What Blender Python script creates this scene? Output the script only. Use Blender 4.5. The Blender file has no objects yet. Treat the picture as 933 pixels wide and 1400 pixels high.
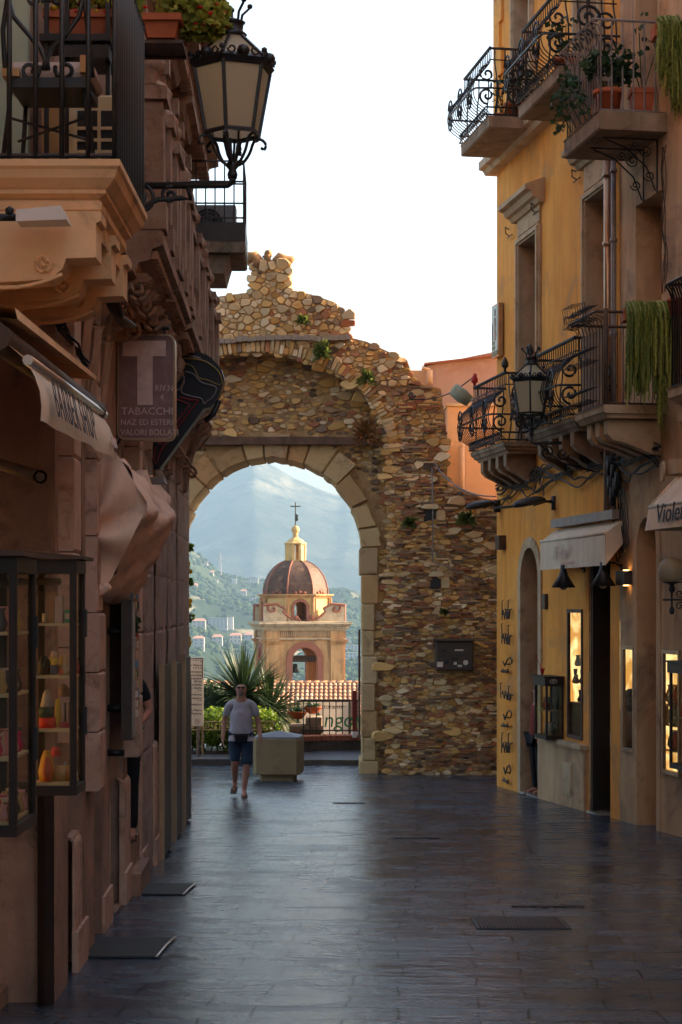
import bpy, bmesh, math, random
import numpy as np
from mathutils import Vector, Matrix, noise
random.seed(7)
R = random.Random(11)
F, CX, HY, EYE = 2500.0, 466.5, 830.0, 2.09
sc = bpy.context.scene
col = sc.collection
def P(px, py, D):
    return Vector(((px-CX)/F*D, D, EYE+(HY-py)/F*D))
def gz(y):
    return -0.028*min(y, 33.4)
# ------------------------------------------------------------------ materials
MATS = {}
def nt(name):
    m = bpy.data.materials.new(name); m.use_nodes = True
    t = m.node_tree; b = t.nodes['Principled BSDF']
    MATS[name] = m
    return m, t, b
def N(t, typ, **kw):
    n = t.nodes.new(typ)
    for k, v in kw.items():
        if k in n.inputs.keys() if isinstance(k, str) else False: n.inputs[k].default_value = v
        else: setattr(n, k, v)
    return n
def mixc(t, fac, a, b, mode='MIX'):
    n = t.nodes.new('ShaderNodeMix'); n.data_type = 'RGBA'; n.blend_type = mode
    for s, v in ((n.inputs[0], fac), (n.inputs[6], a), (n.inputs[7], b)):
        if hasattr(v, 'links') or hasattr(v, 'is_linked'): t.links.new(v, s)
        elif isinstance(v, (int, float)): s.default_value = v
        else: s.default_value = (*v, 1)
    return n.outputs[2]
def ramp(t, src, a, b):
    n = t.nodes.new('ShaderNodeMapRange'); n.inputs[1].default_value = a; n.inputs[2].default_value = b
    t.links.new(src, n.inputs[0]); return n.outputs[0]
def nz(t, scale, detail=4, rough=.6, vec=None, dist=0):
    n = t.nodes.new('ShaderNodeTexNoise'); n.inputs['Scale'].default_value = scale
    n.inputs['Detail'].default_value = detail; n.inputs['Roughness'].default_value = rough
    n.inputs['Distortion'].default_value = dist
    if vec is not None: t.links.new(vec, n.inputs['Vector'])
    return n.outputs['Fac']
def vecmap(t, scale, rot=(0, 0, 0)):
    tc = t.nodes.new('ShaderNodeTexCoord'); mp = t.nodes.new('ShaderNodeMapping')
    mp.inputs['Scale'].default_value = scale; mp.inputs['Rotation'].default_value = rot
    t.links.new(tc.outputs['Object'], mp.inputs['Vector']); return mp.outputs['Vector']
def bump(t, b, h, strength=.3, dist=.02, prev=None):
    n = t.nodes.new('ShaderNodeBump'); n.inputs['Strength'].default_value = strength
    n.inputs['Distance'].default_value = dist; t.links.new(h, n.inputs['Height'])
    if prev is not None: t.links.new(prev, n.inputs['Normal'])
    t.links.new(n.outputs[0], b.inputs['Normal']); return n.outputs[0]
def mk(name, base, rough=.8, var=None, vs=2.0, dirt=None, ds=.8, streak=.0, bmp=.25, bs=25, bd=.01, spec=.3, metal=0, attr=False, vf=(.35, .65)):
    m, t, b = nt(name)
    v = vecmap(t, (1, 1, 1))
    src = base
    if attr:
        a = t.nodes.new('ShaderNodeAttribute'); a.attribute_name = 'Col'; src = a.outputs['Color']
    if var:
        src = mixc(t, ramp(t, nz(t, vs, 6, .65, v), *vf), src, var)
    if streak:
        v2 = vecmap(t, (2.2, 2.2, .4))
        src = mixc(t, ramp(t, nz(t, 1.5, 4, .55, v2, .8), .42, .85), src, [c*(1-streak) for c in (var or base)])
    if dirt:
        f = ramp(t, nz(t, ds, 8, .72, v, .6), .52, .72)
        src = mixc(t, f, src, dirt)
    if hasattr(src, 'links') or hasattr(src, 'is_linked'): t.links.new(src, b.inputs['Base Color'])
    else: b.inputs['Base Color'].default_value = (*src, 1)
    b.inputs['Roughness'].default_value = rough; b.inputs['Metallic'].default_value = metal
    b.inputs['Specular IOR Level'].default_value = spec
    if bmp: bump(t, b, nz(t, bs, 8, .7, v), bmp, bd)
    return m
mk('yellow_plaster', (.9, .425, .09), .9, var=(.8, .32, .055), vs=.7, dirt=(.46, .25, .11), ds=.9, streak=.22, bmp=.3, bs=14, bd=.02)
mk('beige_plaster', (.64, .43, .25), .9, var=(.52, .34, .19), vs=1.2, dirt=(.2, .14, .1), ds=1.1, streak=.35, bmp=.3, bs=14, bd=.02)
mk('pink_plaster', (.44, .31, .27), .9, var=(.39, .27, .23), vs=.7, dirt=(.36, .2, .14), ds=.9, streak=.2, bmp=.2)
mk('peach_plaster', (.62, .4, .25), .9, var=(.54, .34, .21), vs=1, bmp=.2)
mk('frame_stone', (.56, .43, .28), .85, var=(.45, .33, .2), vs=3, dirt=(.25, .17, .1), ds=3, bmp=.25)
mk('slab_stone', (.42, .31, .21), .9, var=(.27, .19, .12), vs=2.2, dirt=(.1, .07, .05), ds=3, streak=.5, bmp=.4)
mk('cream_stucco', (.8, .52, .28), .85, var=(.7, .43, .22), vs=1.6, dirt=(.33, .2, .11), ds=2.5, bmp=.2, bs=30)
mk('pink_stone', (.47, .28, .19), .75, var=(.3, .17, .115), vs=2.2, dirt=(.12, .07, .05), ds=3.4, streak=.4, bmp=.6, bs=10, bd=.03, vf=(.3, .7))
mk('pale_pink_stone', (.64, .41, .3), .6, var=(.48, .29, .2), vs=3, dirt=(.22, .12, .08), ds=5, bmp=.5, bs=12, bd=.02)
mk('grey_rustic_stone', (.44, .31, .25), .8, var=(.32, .22, .175), vs=3, dirt=(.1, .075, .065), ds=4, bmp=.7, bs=8, bd=.03)
mk('carved_stone', (.42, .26, .17), .8, var=(.32, .17, .1), vs=4, dirt=(.13, .07, .045), ds=4, bmp=.5, bs=14, bd=.03)
mk('brown_wood', (.12, .07, .045), .6, var=(.07, .04, .028), vs=6, bmp=.2)
mk('old_beam', (.2, .12, .08), .8, var=(.1, .06, .04), vs=5, bmp=.6, bs=9, bd=.03)
mk('red_wood', (.28, .075, .03), .5, var=(.2, .05, .02), vs=5, bmp=.1)
mk('dark_wood', (.035, .022, .018), .45, var=(.02, .014, .012), vs=6, bmp=.1)
mk('iron', (.016, .013, .013), .45, var=(.05, .028, .018), vs=9, bmp=.15, bs=60, spec=.5, vf=(.55, .8))
mk('grey_metal', (.28, .25, .24), .45, var=(.2, .17, .15), vs=7, spec=.5, bmp=.05)
mk('steel_edge', (.6, .58, .55), .3, metal=.9, bmp=.05)
mk('copper_metal', (.5, .33, .2), .35, var=(.35, .23, .15), vs=4, metal=.7, bmp=.05)
mk('terracotta', (.46, .12, .045), .75, var=(.36, .09, .035), vs=5, bmp=.15)
mk('white_cloth', (.86, .6, .45), .85, var=(.74, .5, .36), vs=2, dirt=(.5, .32, .23), ds=2.2, bmp=.2, bs=8, bd=.02)
mk('awning_cloth', (.8, .68, .52), .8, var=(.68, .56, .42), vs=3, bmp=.15, bs=12)
mk('cream_paint', (.7, .6, .38), .5, var=(.62, .5, .3), vs=3, bmp=.05)
mk('pale_green_paint', (.45, .47, .33), .7, var=(.38, .4, .28), vs=1.5, bmp=.1)
mk('wood_seat', (.5, .28, .11), .5, bmp=.05)
mk('cushion', (.6, .45, .38), .9, bmp=.15, bs=18)
mk('lettering_dark', (.03, .02, .03), .6, bmp=0)
mk('lettering_pale', (.72, .54, .47), .6, var=(.55, .4, .36), vs=14, bmp=0)
mk('sign_brown', (.24, .14, .125), .4, var=(.36, .24, .22), vs=8, bmp=0, vf=(.5, .8))
mk('sign_pale', (.72, .64, .55), .5, var=(.62, .54, .44), vs=5, bmp=0)
mk('sign_black', (.018, .014, .018), .35, bmp=0)
mk('tube_yellow', (.3, .2, .05), .4, bmp=0)
mk('tube_grey', (.22, .18, .17), .4, bmp=0)
mk('tube_red', (.25, .03, .03), .4, bmp=0)
mk('sign_blue', (.5, .68, .66), .4, var=(.4, .58, .58), vs=9, bmp=0)
mk('sign_green', (.06, .14, .07), .4, bmp=0)
mk('logo_green', (.02, .2, .1), .5, bmp=0)
mk('skin', (.46, .235, .155), .6, var=(.4, .18, .12), vs=12, bmp=.05)
mk('shirt_white', (.46, .43, .47), .85, var=(.38, .355, .4), vs=5, bmp=.9, bs=5, bd=.05)
mk('shorts_blue', (.045, .07, .12), .85, var=(.03, .05, .09), vs=8, bmp=.3, bs=9, bd=.02)
mk('black_cloth', (.012, .012, .016), .85, bmp=.2)
mk('maroon_cloth', (.2, .04, .03), .85, bmp=.2)
mk('red_leather', (.45, .03, .025), .5, bmp=.1)
mk('striped_blouse', (.4, .38, .4), .85, bmp=.1)
mk('jeans', (.06, .09, .15), .85, bmp=.2)
mk('beard', (.2, .17, .15), .9, bmp=.4, bs=80)
mk('hair_dark', (.015, .01, .008), .6, bmp=.3, bs=60)
mk('sandal', (.09, .04, .025), .6, bmp=0)
mk('ochre_concrete', (.3, .225, .12), .85, var=(.25, .18, .095), vs=2, dirt=(.2, .14, .08), ds=4, bmp=.3, bs=40)
mk('lead_grey', (.17, .18, .21), .6, bmp=.1)
mk('brick_red', (.36, .13, .07), .8, var=(.24, .08, .05), vs=8, bmp=.3)
mk('asphalt', (.09, .095, .11), .5, var=(.06, .065, .075), vs=4, bmp=.4, bs=60)
mk('dark_stone', (.06, .05, .045), .8, var=(.12, .1, .08), vs=4, bmp=.6, bs=9, bd=.04)
mk('rubber', (.012, .011, .012), .6, bmp=.3, bs=40)
mk('tower_ochre', (.56, .32, .14), .85, var=(.42, .22, .09), vs=.9, dirt=(.2, .12, .07), ds=.9, streak=.5, bmp=.2)
mk('tower_yellow', (.64, .42, .17), .85, var=(.52, .33, .13), vs=1, dirt=(.3, .2, .08), ds=2, bmp=.2)
mk('tower_red', (.28, .12, .08), .85, var=(.28, .09, .05), vs=2, bmp=.2)
mk('dome_brown', (.11, .06, .038), .7, var=(.075, .04, .027), vs=1.2, dirt=(.22, .12, .06), ds=1.5, streak=.3, bmp=.3, bs=9)
mk('bronze', (.07, .07, .06), .5, metal=.5, bmp=.1)
mk('tile', (.55, .26, .13), .8, attr=True, var=(.34, .16, .09), vs=6, bmp=.3)
mk('house_wall', (.7, .66, .6), .9, attr=True, bmp=0)
mk('house_roof', (.45, .22, .15), .9, bmp=0)
mk('house_dark', (.08, .08, .09), .6, bmp=0)
mk('bark', (.11, .075, .05), .9, var=(.06, .04, .03), vs=9, bmp=.6)
mk('soil', (.05, .035, .025), .9, bmp=.3)
mk('plastic_white', (.72, .7, .66), .5, bmp=0)
mk('plastic_dark', (.03, .028, .03), .5, bmp=0)
mk('panel_brown', (.085, .062, .05), .5, var=(.06, .045, .036), vs=9, bmp=.1)
mk('colour_goods', (.5, .5, .5), .45, attr=True, bmp=0)
mk('mortar', (.46, .29, .13), .95, var=(.56, .36, .17), vs=5, dirt=(.17, .1, .05), ds=2.2, bmp=.9, bs=11, bd=.06)
mk('rubble', (.4, .3, .2), .9, attr=True, var=None, dirt=None, bmp=.5, bs=16, bd=.02)
mk('voussoir', (.4, .3, .2), .9, attr=True, dirt=(.26, .15, .07), ds=3.0, bmp=.6, bs=9, bd=.035)
mk('pale_mud', (.3, .21, .13), .9, bmp=.2)
def glassmat(name, tint=(1, 1, 1), refl=.12):
    m, t, b = nt(name); t.nodes.remove(b)
    tr = t.nodes.new('ShaderNodeBsdfTransparent'); tr.inputs[0].default_value = (*tint, 1)
    gl = t.nodes.new('ShaderNodeBsdfGlossy'); gl.inputs['Roughness'].default_value = .04
    mx = t.nodes.new('ShaderNodeMixShader'); mx.inputs[0].default_value = refl
    t.links.new(tr.outputs[0], mx.inputs[1]); t.links.new(gl.outputs[0], mx.inputs[2])
    t.links.new(mx.outputs[0], t.nodes['Material Output'].inputs[0]); return m
glassmat('glass', (.92, .9, .84), .07)
def frost(name, c, tf=.5):
    m, t, b = nt(name)
    tr = t.nodes.new('ShaderNodeBsdfTranslucent'); tr.inputs[0].default_value = (*c, 1)
    b.inputs['Base Color'].default_value = (*c, 1); b.inputs['Roughness'].default_value = .25
    mx = t.nodes.new('ShaderNodeMixShader'); mx.inputs[0].default_value = tf
    t.links.new(b.outputs[0], mx.inputs[1]); t.links.new(tr.outputs[0], mx.inputs[2])
    t.links.new(mx.outputs[0], t.nodes['Material Output'].inputs[0])
frost('frosted_glass', (.82, .74, .55), .72)
frost('banner', (.75, .68, .62))
frost('clear_globe', (.6, .54, .4))
def leafmat(name, a, b2, tr=.35, spec=.4):
    m, t, b = nt(name)
    at = t.nodes.new('ShaderNodeAttribute'); at.attribute_name = 'Col'
    sep = t.nodes.new('ShaderNodeSeparateColor'); t.links.new(at.outputs['Color'], sep.inputs[0])
    c = mixc(t, sep.outputs[0], a, b2)
    t.links.new(c, b.inputs['Base Color']); b.inputs['Roughness'].default_value = .5; b.inputs['Specular IOR Level'].default_value = spec
    tl = t.nodes.new('ShaderNodeBsdfTranslucent'); t.links.new(c, tl.inputs[0])
    mx = t.nodes.new('ShaderNodeMixShader'); mx.inputs[0].default_value = tr
    t.links.new(b.outputs[0], mx.inputs[1]); t.links.new(tl.outputs[0], mx.inputs[2])
    t.links.new(mx.outputs[0], t.nodes['Material Output'].inputs[0])
leafmat('leaf_hedge', (.05, .11, .012), (.28, .36, .03), .5)
leafmat('leaf_dark', (.02, .045, .014), (.05, .1, .03), .25)
leafmat('leaf_yucca', (.015, .032, .014), (.055, .085, .03), .25)
leafmat('leaf_succulent', (.2, .25, .04), (.66, .7, .2), .45)
leafmat('leaf_flower', (.22, .27, .04), (.55, .54, .1), .5)
leafmat('leaf_weed', (.07, .11, .02), (.24, .28, .07), .4)
leafmat('leaf_dry', (.2, .09, .03), (.34, .17, .06), .3)
leafmat('leaf_hill', (.014, .03, .012), (.04, .06, .022), .03, 0)
leafmat('petal', (.7, .02, .02), (.85, .55, .03), .3)
def emis(name, c, s, c2=None):
    m, t, b = nt(name)
    b.inputs['Base Color'].default_value = (*c, 1)
    if c2:
        v = vecmap(t, (1, 1, .35)); f = ramp(t, nz(t, 5, 3, .6, v, 1.5), .42, .58)
        t.links.new(mixc(t, f, c, c2), b.inputs['Emission Color'])
    else: b.inputs['Emission Color'].default_value = (*c, 1)
    b.inputs['Emission Strength'].default_value = s
emis('reflection_glow', (1, .74, .34), .42, (.5, .24, .05))  # golden reflections in the shop panes, put in as emission
emis('shop_glow', (1, .55, .16), .3)  # glow of the lit shop wall, put in as emission
emis('lit_slit', (1, .5, .15), 2.5)
# paving: rows of lava stone slabs laid across the street
def paving():
    m, t, b = nt('lava_paving')
    v = vecmap(t, (1, 1, 1), (0, 0, math.radians(3)))
    wob = t.nodes.new('ShaderNodeTexNoise'); wob.inputs['Scale'].default_value = .6; t.links.new(v, wob.inputs['Vector'])
    va = t.nodes.new('ShaderNodeVectorMath'); va.operation = 'MULTIPLY_ADD'
    t.links.new(wob.outputs['Color'], va.inputs[0]); va.inputs[1].default_value = (.3, .12, 0); t.links.new(v, va.inputs[2])
    br = t.nodes.new('ShaderNodeTexBrick'); t.links.new(va.outputs[0], br.inputs['Vector'])
    br.inputs['Scale'].default_value = 1.0; br.inputs['Mortar Size'].default_value = .011
    br.inputs['Mortar Smooth'].default_value = .6
    br.inputs['Brick Width'].default_value = .8; br.inputs['Row Height'].default_value = .36
    br.inputs['Color1'].default_value = (.075, .112, .158, 1); br.inputs['Color2'].default_value = (.04, .062, .094, 1)
    br.inputs['Mortar'].default_value = (.012, .012, .014, 1); br.offset = .37
    n1 = nz(t, .55, 6, .7, v, .8)
    c = mixc(t, ramp(t, n1, .4, .66), br.outputs['Color'], (.032, .043, .06))
    c = mixc(t, ramp(t, nz(t, 5, 6, .7, v), .55, .8), c, (.12, .13, .15))
    c = mixc(t, br.outputs['Fac'], c, (.01, .01, .012))
    t.links.new(c, b.inputs['Base Color'])
    sp = t.nodes.new('ShaderNodeMapRange'); t.links.new(br.outputs['Fac'], sp.inputs[0]); sp.inputs[3].default_value = .55; sp.inputs[4].default_value = .12
    t.links.new(sp.outputs[0], b.inputs['Specular IOR Level'])
    v3 = vecmap(t, (.8, 1.6, 1))
    r = ramp(t, nz(t, 1.1, 6, .7, v3, .6), .35, .7)
    mr = t.nodes.new('ShaderNodeMapRange'); t.links.new(r, mr.inputs[0]); mr.inputs[3].default_value = .13; mr.inputs[4].default_value = .4
    t.links.new(mr.outputs[0], b.inputs['Roughness'])
    p = bump(t, b, br.outputs['Fac'], -.8, .015)
    v4 = vecmap(t, (1.3, 3.2, 1))
    p = bump(t, b, nz(t, 2.0, 5, .6, v4), .7, .02, p)
    # fine chiselled grooves across each slab
    w = t.nodes.new('ShaderNodeTexWave'); w.bands_direction = 'Y'; w.inputs['Scale'].default_value = 11
    w.inputs['Distortion'].default_value = 1.2; t.links.new(v, w.inputs['Vector'])
    p = bump(t, b, w.outputs['Fac'], .12, .006, p)
    bump(t, b, nz(t, 60, 4, .6, v), .3, .004, p)
paving()
# striped blouse / hill materials
def hillmat(name, cols, s1, terr):
    m, t, b = nt(name)
    v = vecmap(t, (1, 1, 1)); v2 = vecmap(t, (.5, .5, 2.2))
    a, bb, cc, d = cols
    c = mixc(t, ramp(t, nz(t, s1, 8, .65, v, .5), .44, .58), a, bb)
    c = mixc(t, ramp(t, nz(t, s1*2.3, 6, .6, v2, .9), .56, .66), c, cc)
    c = mixc(t, ramp(t, nz(t, s1*9, 5, .6, v), .5, .62), c, d)
    t.links.new(c, b.inputs['Base Color']); b.inputs['Roughness'].default_value = 1
    b.inputs['Specular IOR Level'].default_value = 0
    bump(t, b, nz(t, s1*7, 8, .65, v), 1, terr)
hillmat('mountain_ground', ((.05, .06, .05), (.1, .1, .08), (.2, .18, .13), (.035, .045, .04)), .0013, 25)
hillmat('hill_ground', ((.025, .038, .02), (.045, .058, .03), (.24, .2, .13), (.015, .025, .013)), .006, 5)
# ------------------------------------------------------------------ mesh builder
class MB:
    def __init__(s): s.v = []; s.f = []; s.m = []; s.c = []; s.s = []
    def add(s, vs, fs, m=0, col=None, smooth=False):
        k = len(s.v); s.v.extend([Vector(p) for p in vs])
        for f in fs:
            s.f.append([k+i for i in f]); s.m.append(m); s.c.append(col); s.s.append(smooth)
    def quad(s, a, b, c, d, m=0, col=None): s.add([a, b, c, d], [(0, 1, 2, 3)], m, col)
    def hexa(s, p, m=0, col=None):
        s.add(p, [(0, 3, 2, 1), (4, 5, 6, 7), (0, 1, 5, 4), (1, 2, 6, 5), (2, 3, 7, 6), (3, 0, 4, 7)], m, col)
    def box(s, x0, x1, y0, y1, z0, z1, m=0, col=None):
        s.hexa([(x0, y0, z0), (x1, y0, z0), (x1, y1, z0), (x0, y1, z0), (x0, y0, z1), (x1, y0, z1), (x1, y1, z1), (x0, y1, z1)], m, col)
    def bbox(s, x0, x1, y0, y1, z0, z1, r=.02, m=0, col=None):
        # box with chamfered edges: three nested rings
        def ring(i, z): return [(x0+i, y0, z), (x1-i, y0, z), (x1, y0+i, z), (x1, y1-i, z), (x1-i, y1, z), (x0+i, y1, z), (x0, y1-i, z), (x0, y0+i, z)]
        def inner(z): return [(x0+r, y0+r*.6, z), (x1-r, y0+r*.6, z), (x1-r*.6, y0+r, z), (x1-r*.6, y1-r, z), (x1-r, y1-r*.6, z), (x0+r, y1-r*.6, z), (x0+r*.6, y1-r, z), (x0+r*.6, y0+r, z)]
        s.loft([inner(z0), ring(r, z0+r), ring(r, z1-r), inner(z1)], m, col, caps=True)
    def loft(s, rings, m=0, col=None, caps=False, smooth=False, closed=True):
        k = len(s.v); n = len(rings[0])
        for r in rings: s.v.extend([Vector(p) for p in r])
        for i in range(len(rings)-1):
            for j in range(n if closed else n-1):
                a = k+i*n+j; b = k+i*n+(j+1) % n
                s.f.append([a, b, b+n, a+n]); s.m.append(m); s.c.append(col); s.s.append(smooth)
        if caps:
            s.f.append([k+j for j in range(n)][::-1]); s.m.append(m); s.c.append(col); s.s.append(False)
            s.f.append([k+(len(rings)-1)*n+j for j in range(n)]); s.m.append(m); s.c.append(col); s.s.append(False)
    def prism(s, poly, ext, m=0, col=None):
        e = Vector(ext); s.loft([[Vector(p) for p in poly], [Vector(p)+e for p in poly]], m, col, caps=True)
    def tube(s, pts, r, n=6, m=0, col=None, caps=True, flat=1.0):
        pts = [Vector(p) for p in pts]
        if len(pts) < 2: return
        rs = r if isinstance(r, (list, tuple)) else [r]*len(pts)
        rings = []; up = None
        for i, p in enumerate(pts):
            d = (pts[min(i+1, len(pts)-1)]-pts[max(i-1, 0)])
            if d.length < 1e-9: d = Vector((0, 0, 1))
            d.normalize()
            if up is None:
                up = Vector((0, 0, 1)) if abs(d.z) < .9 else Vector((1, 0, 0))
            a = d.cross(up)
            if a.length < 1e-6: a = d.cross(Vector((1, 0, .01)))
            a.normalize(); b = d.cross(a).normalized(); up = -b if False else up
            rings.append([p+a*(math.cos(2*math.pi*k/n)*rs[i])+b*(math.sin(2*math.pi*k/n)*rs[i]*flat) for k in range(n)])
            up = (b*-1) if abs(d.dot(up)) > .95 else up
        s.loft(rings, m, col, caps, smooth=n > 5)
    def bar(s, a, b, w, h=None, m=0, col=None):
        s.tube([a, b], w/2*1.2, 4, m, col)
    def lathe(s, prof, c=(0, 0, 0), n=16, m=0, col=None, smooth=True, axis='Z', caps=True, ph=0):
        c = Vector(c); rings = []
        for r, z in prof:
            ring = []
            for k in range(n):
                a = 2*math.pi*k/n+ph; x, y = math.cos(a)*r, math.sin(a)*r
                ring.append(c+(Vector((x, y, z)) if axis == 'Z' else Vector((x, z, y)) if axis == 'Y' else Vector((z, x, y))))
            rings.append(ring)
        s.loft(rings, m, col, caps, smooth)
    def ball(s, c, r, n=10, m=0, col=None, sq=(1, 1, 1)):
        c = Vector(c); rings = []
        for i in range(n//2+1):
            t = math.pi*i/(n//2); q = max(math.sin(t), .01)
            rings.append([c+Vector((math.cos(2*math.pi*k/n)*q*r*sq[0], math.sin(2*math.pi*k/n)*q*r*sq[1], -math.cos(t)*r*sq[2])) for k in range(n)])
        s.loft(rings, m, col, True, True)
    def build(s, name, mat, parent=None, label=None, cat=None, group=None, kind=None, base=None):
        mats = mat if isinstance(mat, (list, tuple)) else [mat]
        me = bpy.data.meshes.new(name)
        if parent is not None:
            root = parent
            while root.parent: root = root.parent
            off = Vector(root['_o']); loc = None
        else:
            if base is None:
                xs = [v.x for v in s.v]; ys = [v.y for v in s.v]; zs = [v.z for v in s.v]
                base = ((min(xs)+max(xs))/2, (min(ys)+max(ys))/2, min(zs))
            off = Vector(base)
        me.from_pydata([tuple(v-off) for v in s.v], [], s.f)
        for m in mats: me.materials.append(MATS[m])
        me.polygons.foreach_set('material_index', s.m)
        me.polygons.foreach_set('use_smooth', s.s)
        if any(c is not None for c in s.c):
            at = me.color_attributes.new('Col', 'FLOAT_COLOR', 'CORNER')
            buf = []
            for f, c in zip(s.f, s.c):
                c = c or (.5, .5, .5); buf.extend([c[0], c[1], c[2], 1]*len(f))
            at.data.foreach_set('color', buf)
        me.update()
        o = bpy.data.objects.new(name, me); col.objects.link(o)
        if parent is not None: o.parent = parent
        else: o.location = off
        o['_o'] = tuple(off)
        if label: o['label'] = label
        if cat: o['category'] = cat
        if group: o['group'] = group
        if kind: o['kind'] = kind
        return o
def thing(name, loc, label, cat, group=None):
    o = bpy.data.objects.new(name, None); col.objects.link(o); o.location = loc
    o.empty_display_size = .2
    o['_o'] = tuple(loc); o['label'] = label; o['category'] = cat
    if group: o['group'] = group
    return o
def copy_tree(o, delta, label=None, parent=None):
    c = o.copy(); col.objects.link(c)
    if parent is None:
        c.location = Vector(o.location)+Vector(delta)
        if label: c['label'] = label
    else: c.parent = parent
    for ch in list(o.children): copy_tree(ch, (0, 0, 0), None, c)
    return c
def text(s, size, origin, right, up, mat, parent, depth=.004, sx=1.0, shear=0, align='LEFT', name='lettering', spacing=1.0, thick=0.0):
    cu = bpy.data.curves.new('t', 'FONT'); cu.body = s; cu.size = size; cu.extrude = depth; cu.shear = shear
    cu.align_x = align; cu.resolution_u = 3; cu.space_character = spacing; cu.offset = thick
    ob = bpy.data.objects.new('t', cu); col.objects.link(ob)
    bpy.context.view_layer.update()
    me = bpy.data.meshes.new_from_object(ob.evaluated_get(bpy.context.evaluated_depsgraph_get()))
    bpy.data.objects.remove(ob); 
    r = Vector(right).normalized(); u = Vector(up).normalized(); n = r.cross(u)
    mb = MB(); o = Vector(origin)
    mb.add([o+r*(v.co.x*sx)+u*v.co.y+n*(v.co.z+depth) for v in me.vertices], [list(p.vertices) for p in me.polygons])
    bpy.data.meshes.remove(me)
    return mb.build(name, mat, parent)
# walls described by depth D along the street, distance out from the wall, height z
def RW(D, o=0, z=0): return Vector((7.504-.1657*D-o*.9866, D-o*.1635, z))
def LW(D, o=0, z=0): return Vector((-1.43-.0277*D+o, D+o*.0277, z))
def NW(D, o=0, z=0): return Vector((-2.1+o, D, z))
def facade(mb, W, D0, D1, z0, z1, holes, depth, m=0, mr=0):
    us = sorted({D0, D1, *[h[0] for h in holes], *[h[1] for h in holes]})
    zs = sorted({z0, z1, *[h[2] for h in holes], *[h[3] for h in holes]})
    for a, b in zip(us, us[1:]):
        for c, d in zip(zs, zs[1:]):
            u, z = (a+b)/2, (c+d)/2
            if any(h[0] < u < h[1] and h[2] < z < h[3] for h in holes): continue
            mb.quad(W(a, 0, c), W(b, 0, c), W(b, 0, d), W(a, 0, d), m)
    for h in holes:
        a, b, c, d = h[:4]; arch = len(h) > 4 and h[4]
        r = (b-a)/2; zsp = d-r if arch else d
        dep0 = depth
        if len(h) > 5: depth = h[5]
        for u in (a, b): mb.quad(W(u, 0, c), W(u, -depth, c), W(u, -depth, zsp), W(u, 0, zsp), mr)
        mb.quad(W(a, 0, c), W(b, 0, c), W(b, -depth, c), W(a, -depth, c), mr)
        if not arch: mb.quad(W(a, 0, d), W(b, 0, d), W(b, -depth, d), W(a, -depth, d), mr)
        else:
            n = 14; pts = [((a+b)/2-r*math.cos(math.pi*i/n), zsp+r*math.sin(math.pi*i/n)) for i in range(n+1)]
            for p, q in zip(pts, pts[1:]):
                mb.quad(W(p[0], 0, p[1]), W(q[0], 0, q[1]), W(q[0], -depth, q[1]), W(p[0], -depth, p[1]), mr)
                mb.quad(W(p[0], 0, p[1]), W(q[0], 0, q[1]), W(q[0], 0, d), W(p[0], 0, d), m)
        depth = dep0
def wbox(mb, W, a, b, o0, o1, z0, z1, m=0, col=None):
    mb.hexa([W(a, o0, z0), W(a, o1, z0), W(b, o1, z0), W(b, o0, z0), W(a, o0, z1), W(a, o1, z1), W(b, o1, z1), W(b, o0, z1)], m, col)
def wmould(mb, W, a, b, prof, m=0, smooth=False):
    mb.loft([[W(a, o, z) for o, z in prof], [W(b, o, z) for o, z in prof]], m, None, True, smooth)
def wframe(mb, W, a, b, z0, z1, w, o0, o1, m=0, sill=False):
    wbox(mb, W, a-w, a, o0, o1, z0, z1, m); wbox(mb, W, b, b+w, o0, o1, z0, z1, m)
    wbox(mb, W, a-w, b+w, o0, o1+.003, z1, z1+w, m)
    if sill: wbox(mb, W, a-w-.03, b+w+.03, o0, o1+.05, z0-.06, z0, m)
def scroll(c, r, turns, a0, U, V, n=22, grow=.12):
    c = Vector(c); U = Vector(U); V = Vector(V); out = []
    for i in range(n+1):
        t = i/n; rr = r*(grow+(1-grow)*t); a = a0-turns*2*math.pi*(1-t)
        out.append(c+U*(rr*math.cos(a))+V*(rr*math.sin(a)))
    return out
def sm(pts, k=3):
    pts = [Vector(p) for p in pts]; out = []
    for i in range(len(pts)-1):
        a0, a1, a2, a3 = pts[max(0, i-1)], pts[i], pts[i+1], pts[min(len(pts)-1, i+2)]
        for j in range(k):
            u = j/k; out.append(.5*((2*a1)+(a2-a0)*u+(2*a0-5*a1+4*a2-a3)*u*u+(3*a1-a0-3*a2+a3)*u**3))
    return out+[pts[-1]]
def leaves(mb, c, rad, n, size, shape=1.0, hollow=.0, rnd=R, droop=0):
    c = Vector(c)
    for _ in range(n):
        while True:
            d = Vector((rnd.uniform(-1, 1), rnd.uniform(-1, 1), rnd.uniform(-1, 1)))
            if hollow <= d.length <= 1: break
        p = c+Vector((d.x*rad[0], d.y*rad[1], d.z*rad[2]))
        t = Vector((rnd.gauss(0, 1), rnd.gauss(0, 1), rnd.gauss(0, .6)-droop)).normalized()
        sd = t.cross(Vector((rnd.gauss(0, 1), rnd.gauss(0, 1), rnd.gauss(0, 1)))).normalized()
        L = size*rnd.uniform(.6, 1.3); w = L*.35*shape; k = rnd.random()
        nn = t.cross(sd)*L*.12
        mb.add([p, p+t*L*.5+sd*w+nn, p+t*L, p+t*L*.5-sd*w+nn], [(0, 1, 2), (0, 2, 3)], 0, (k, k, k))
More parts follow.
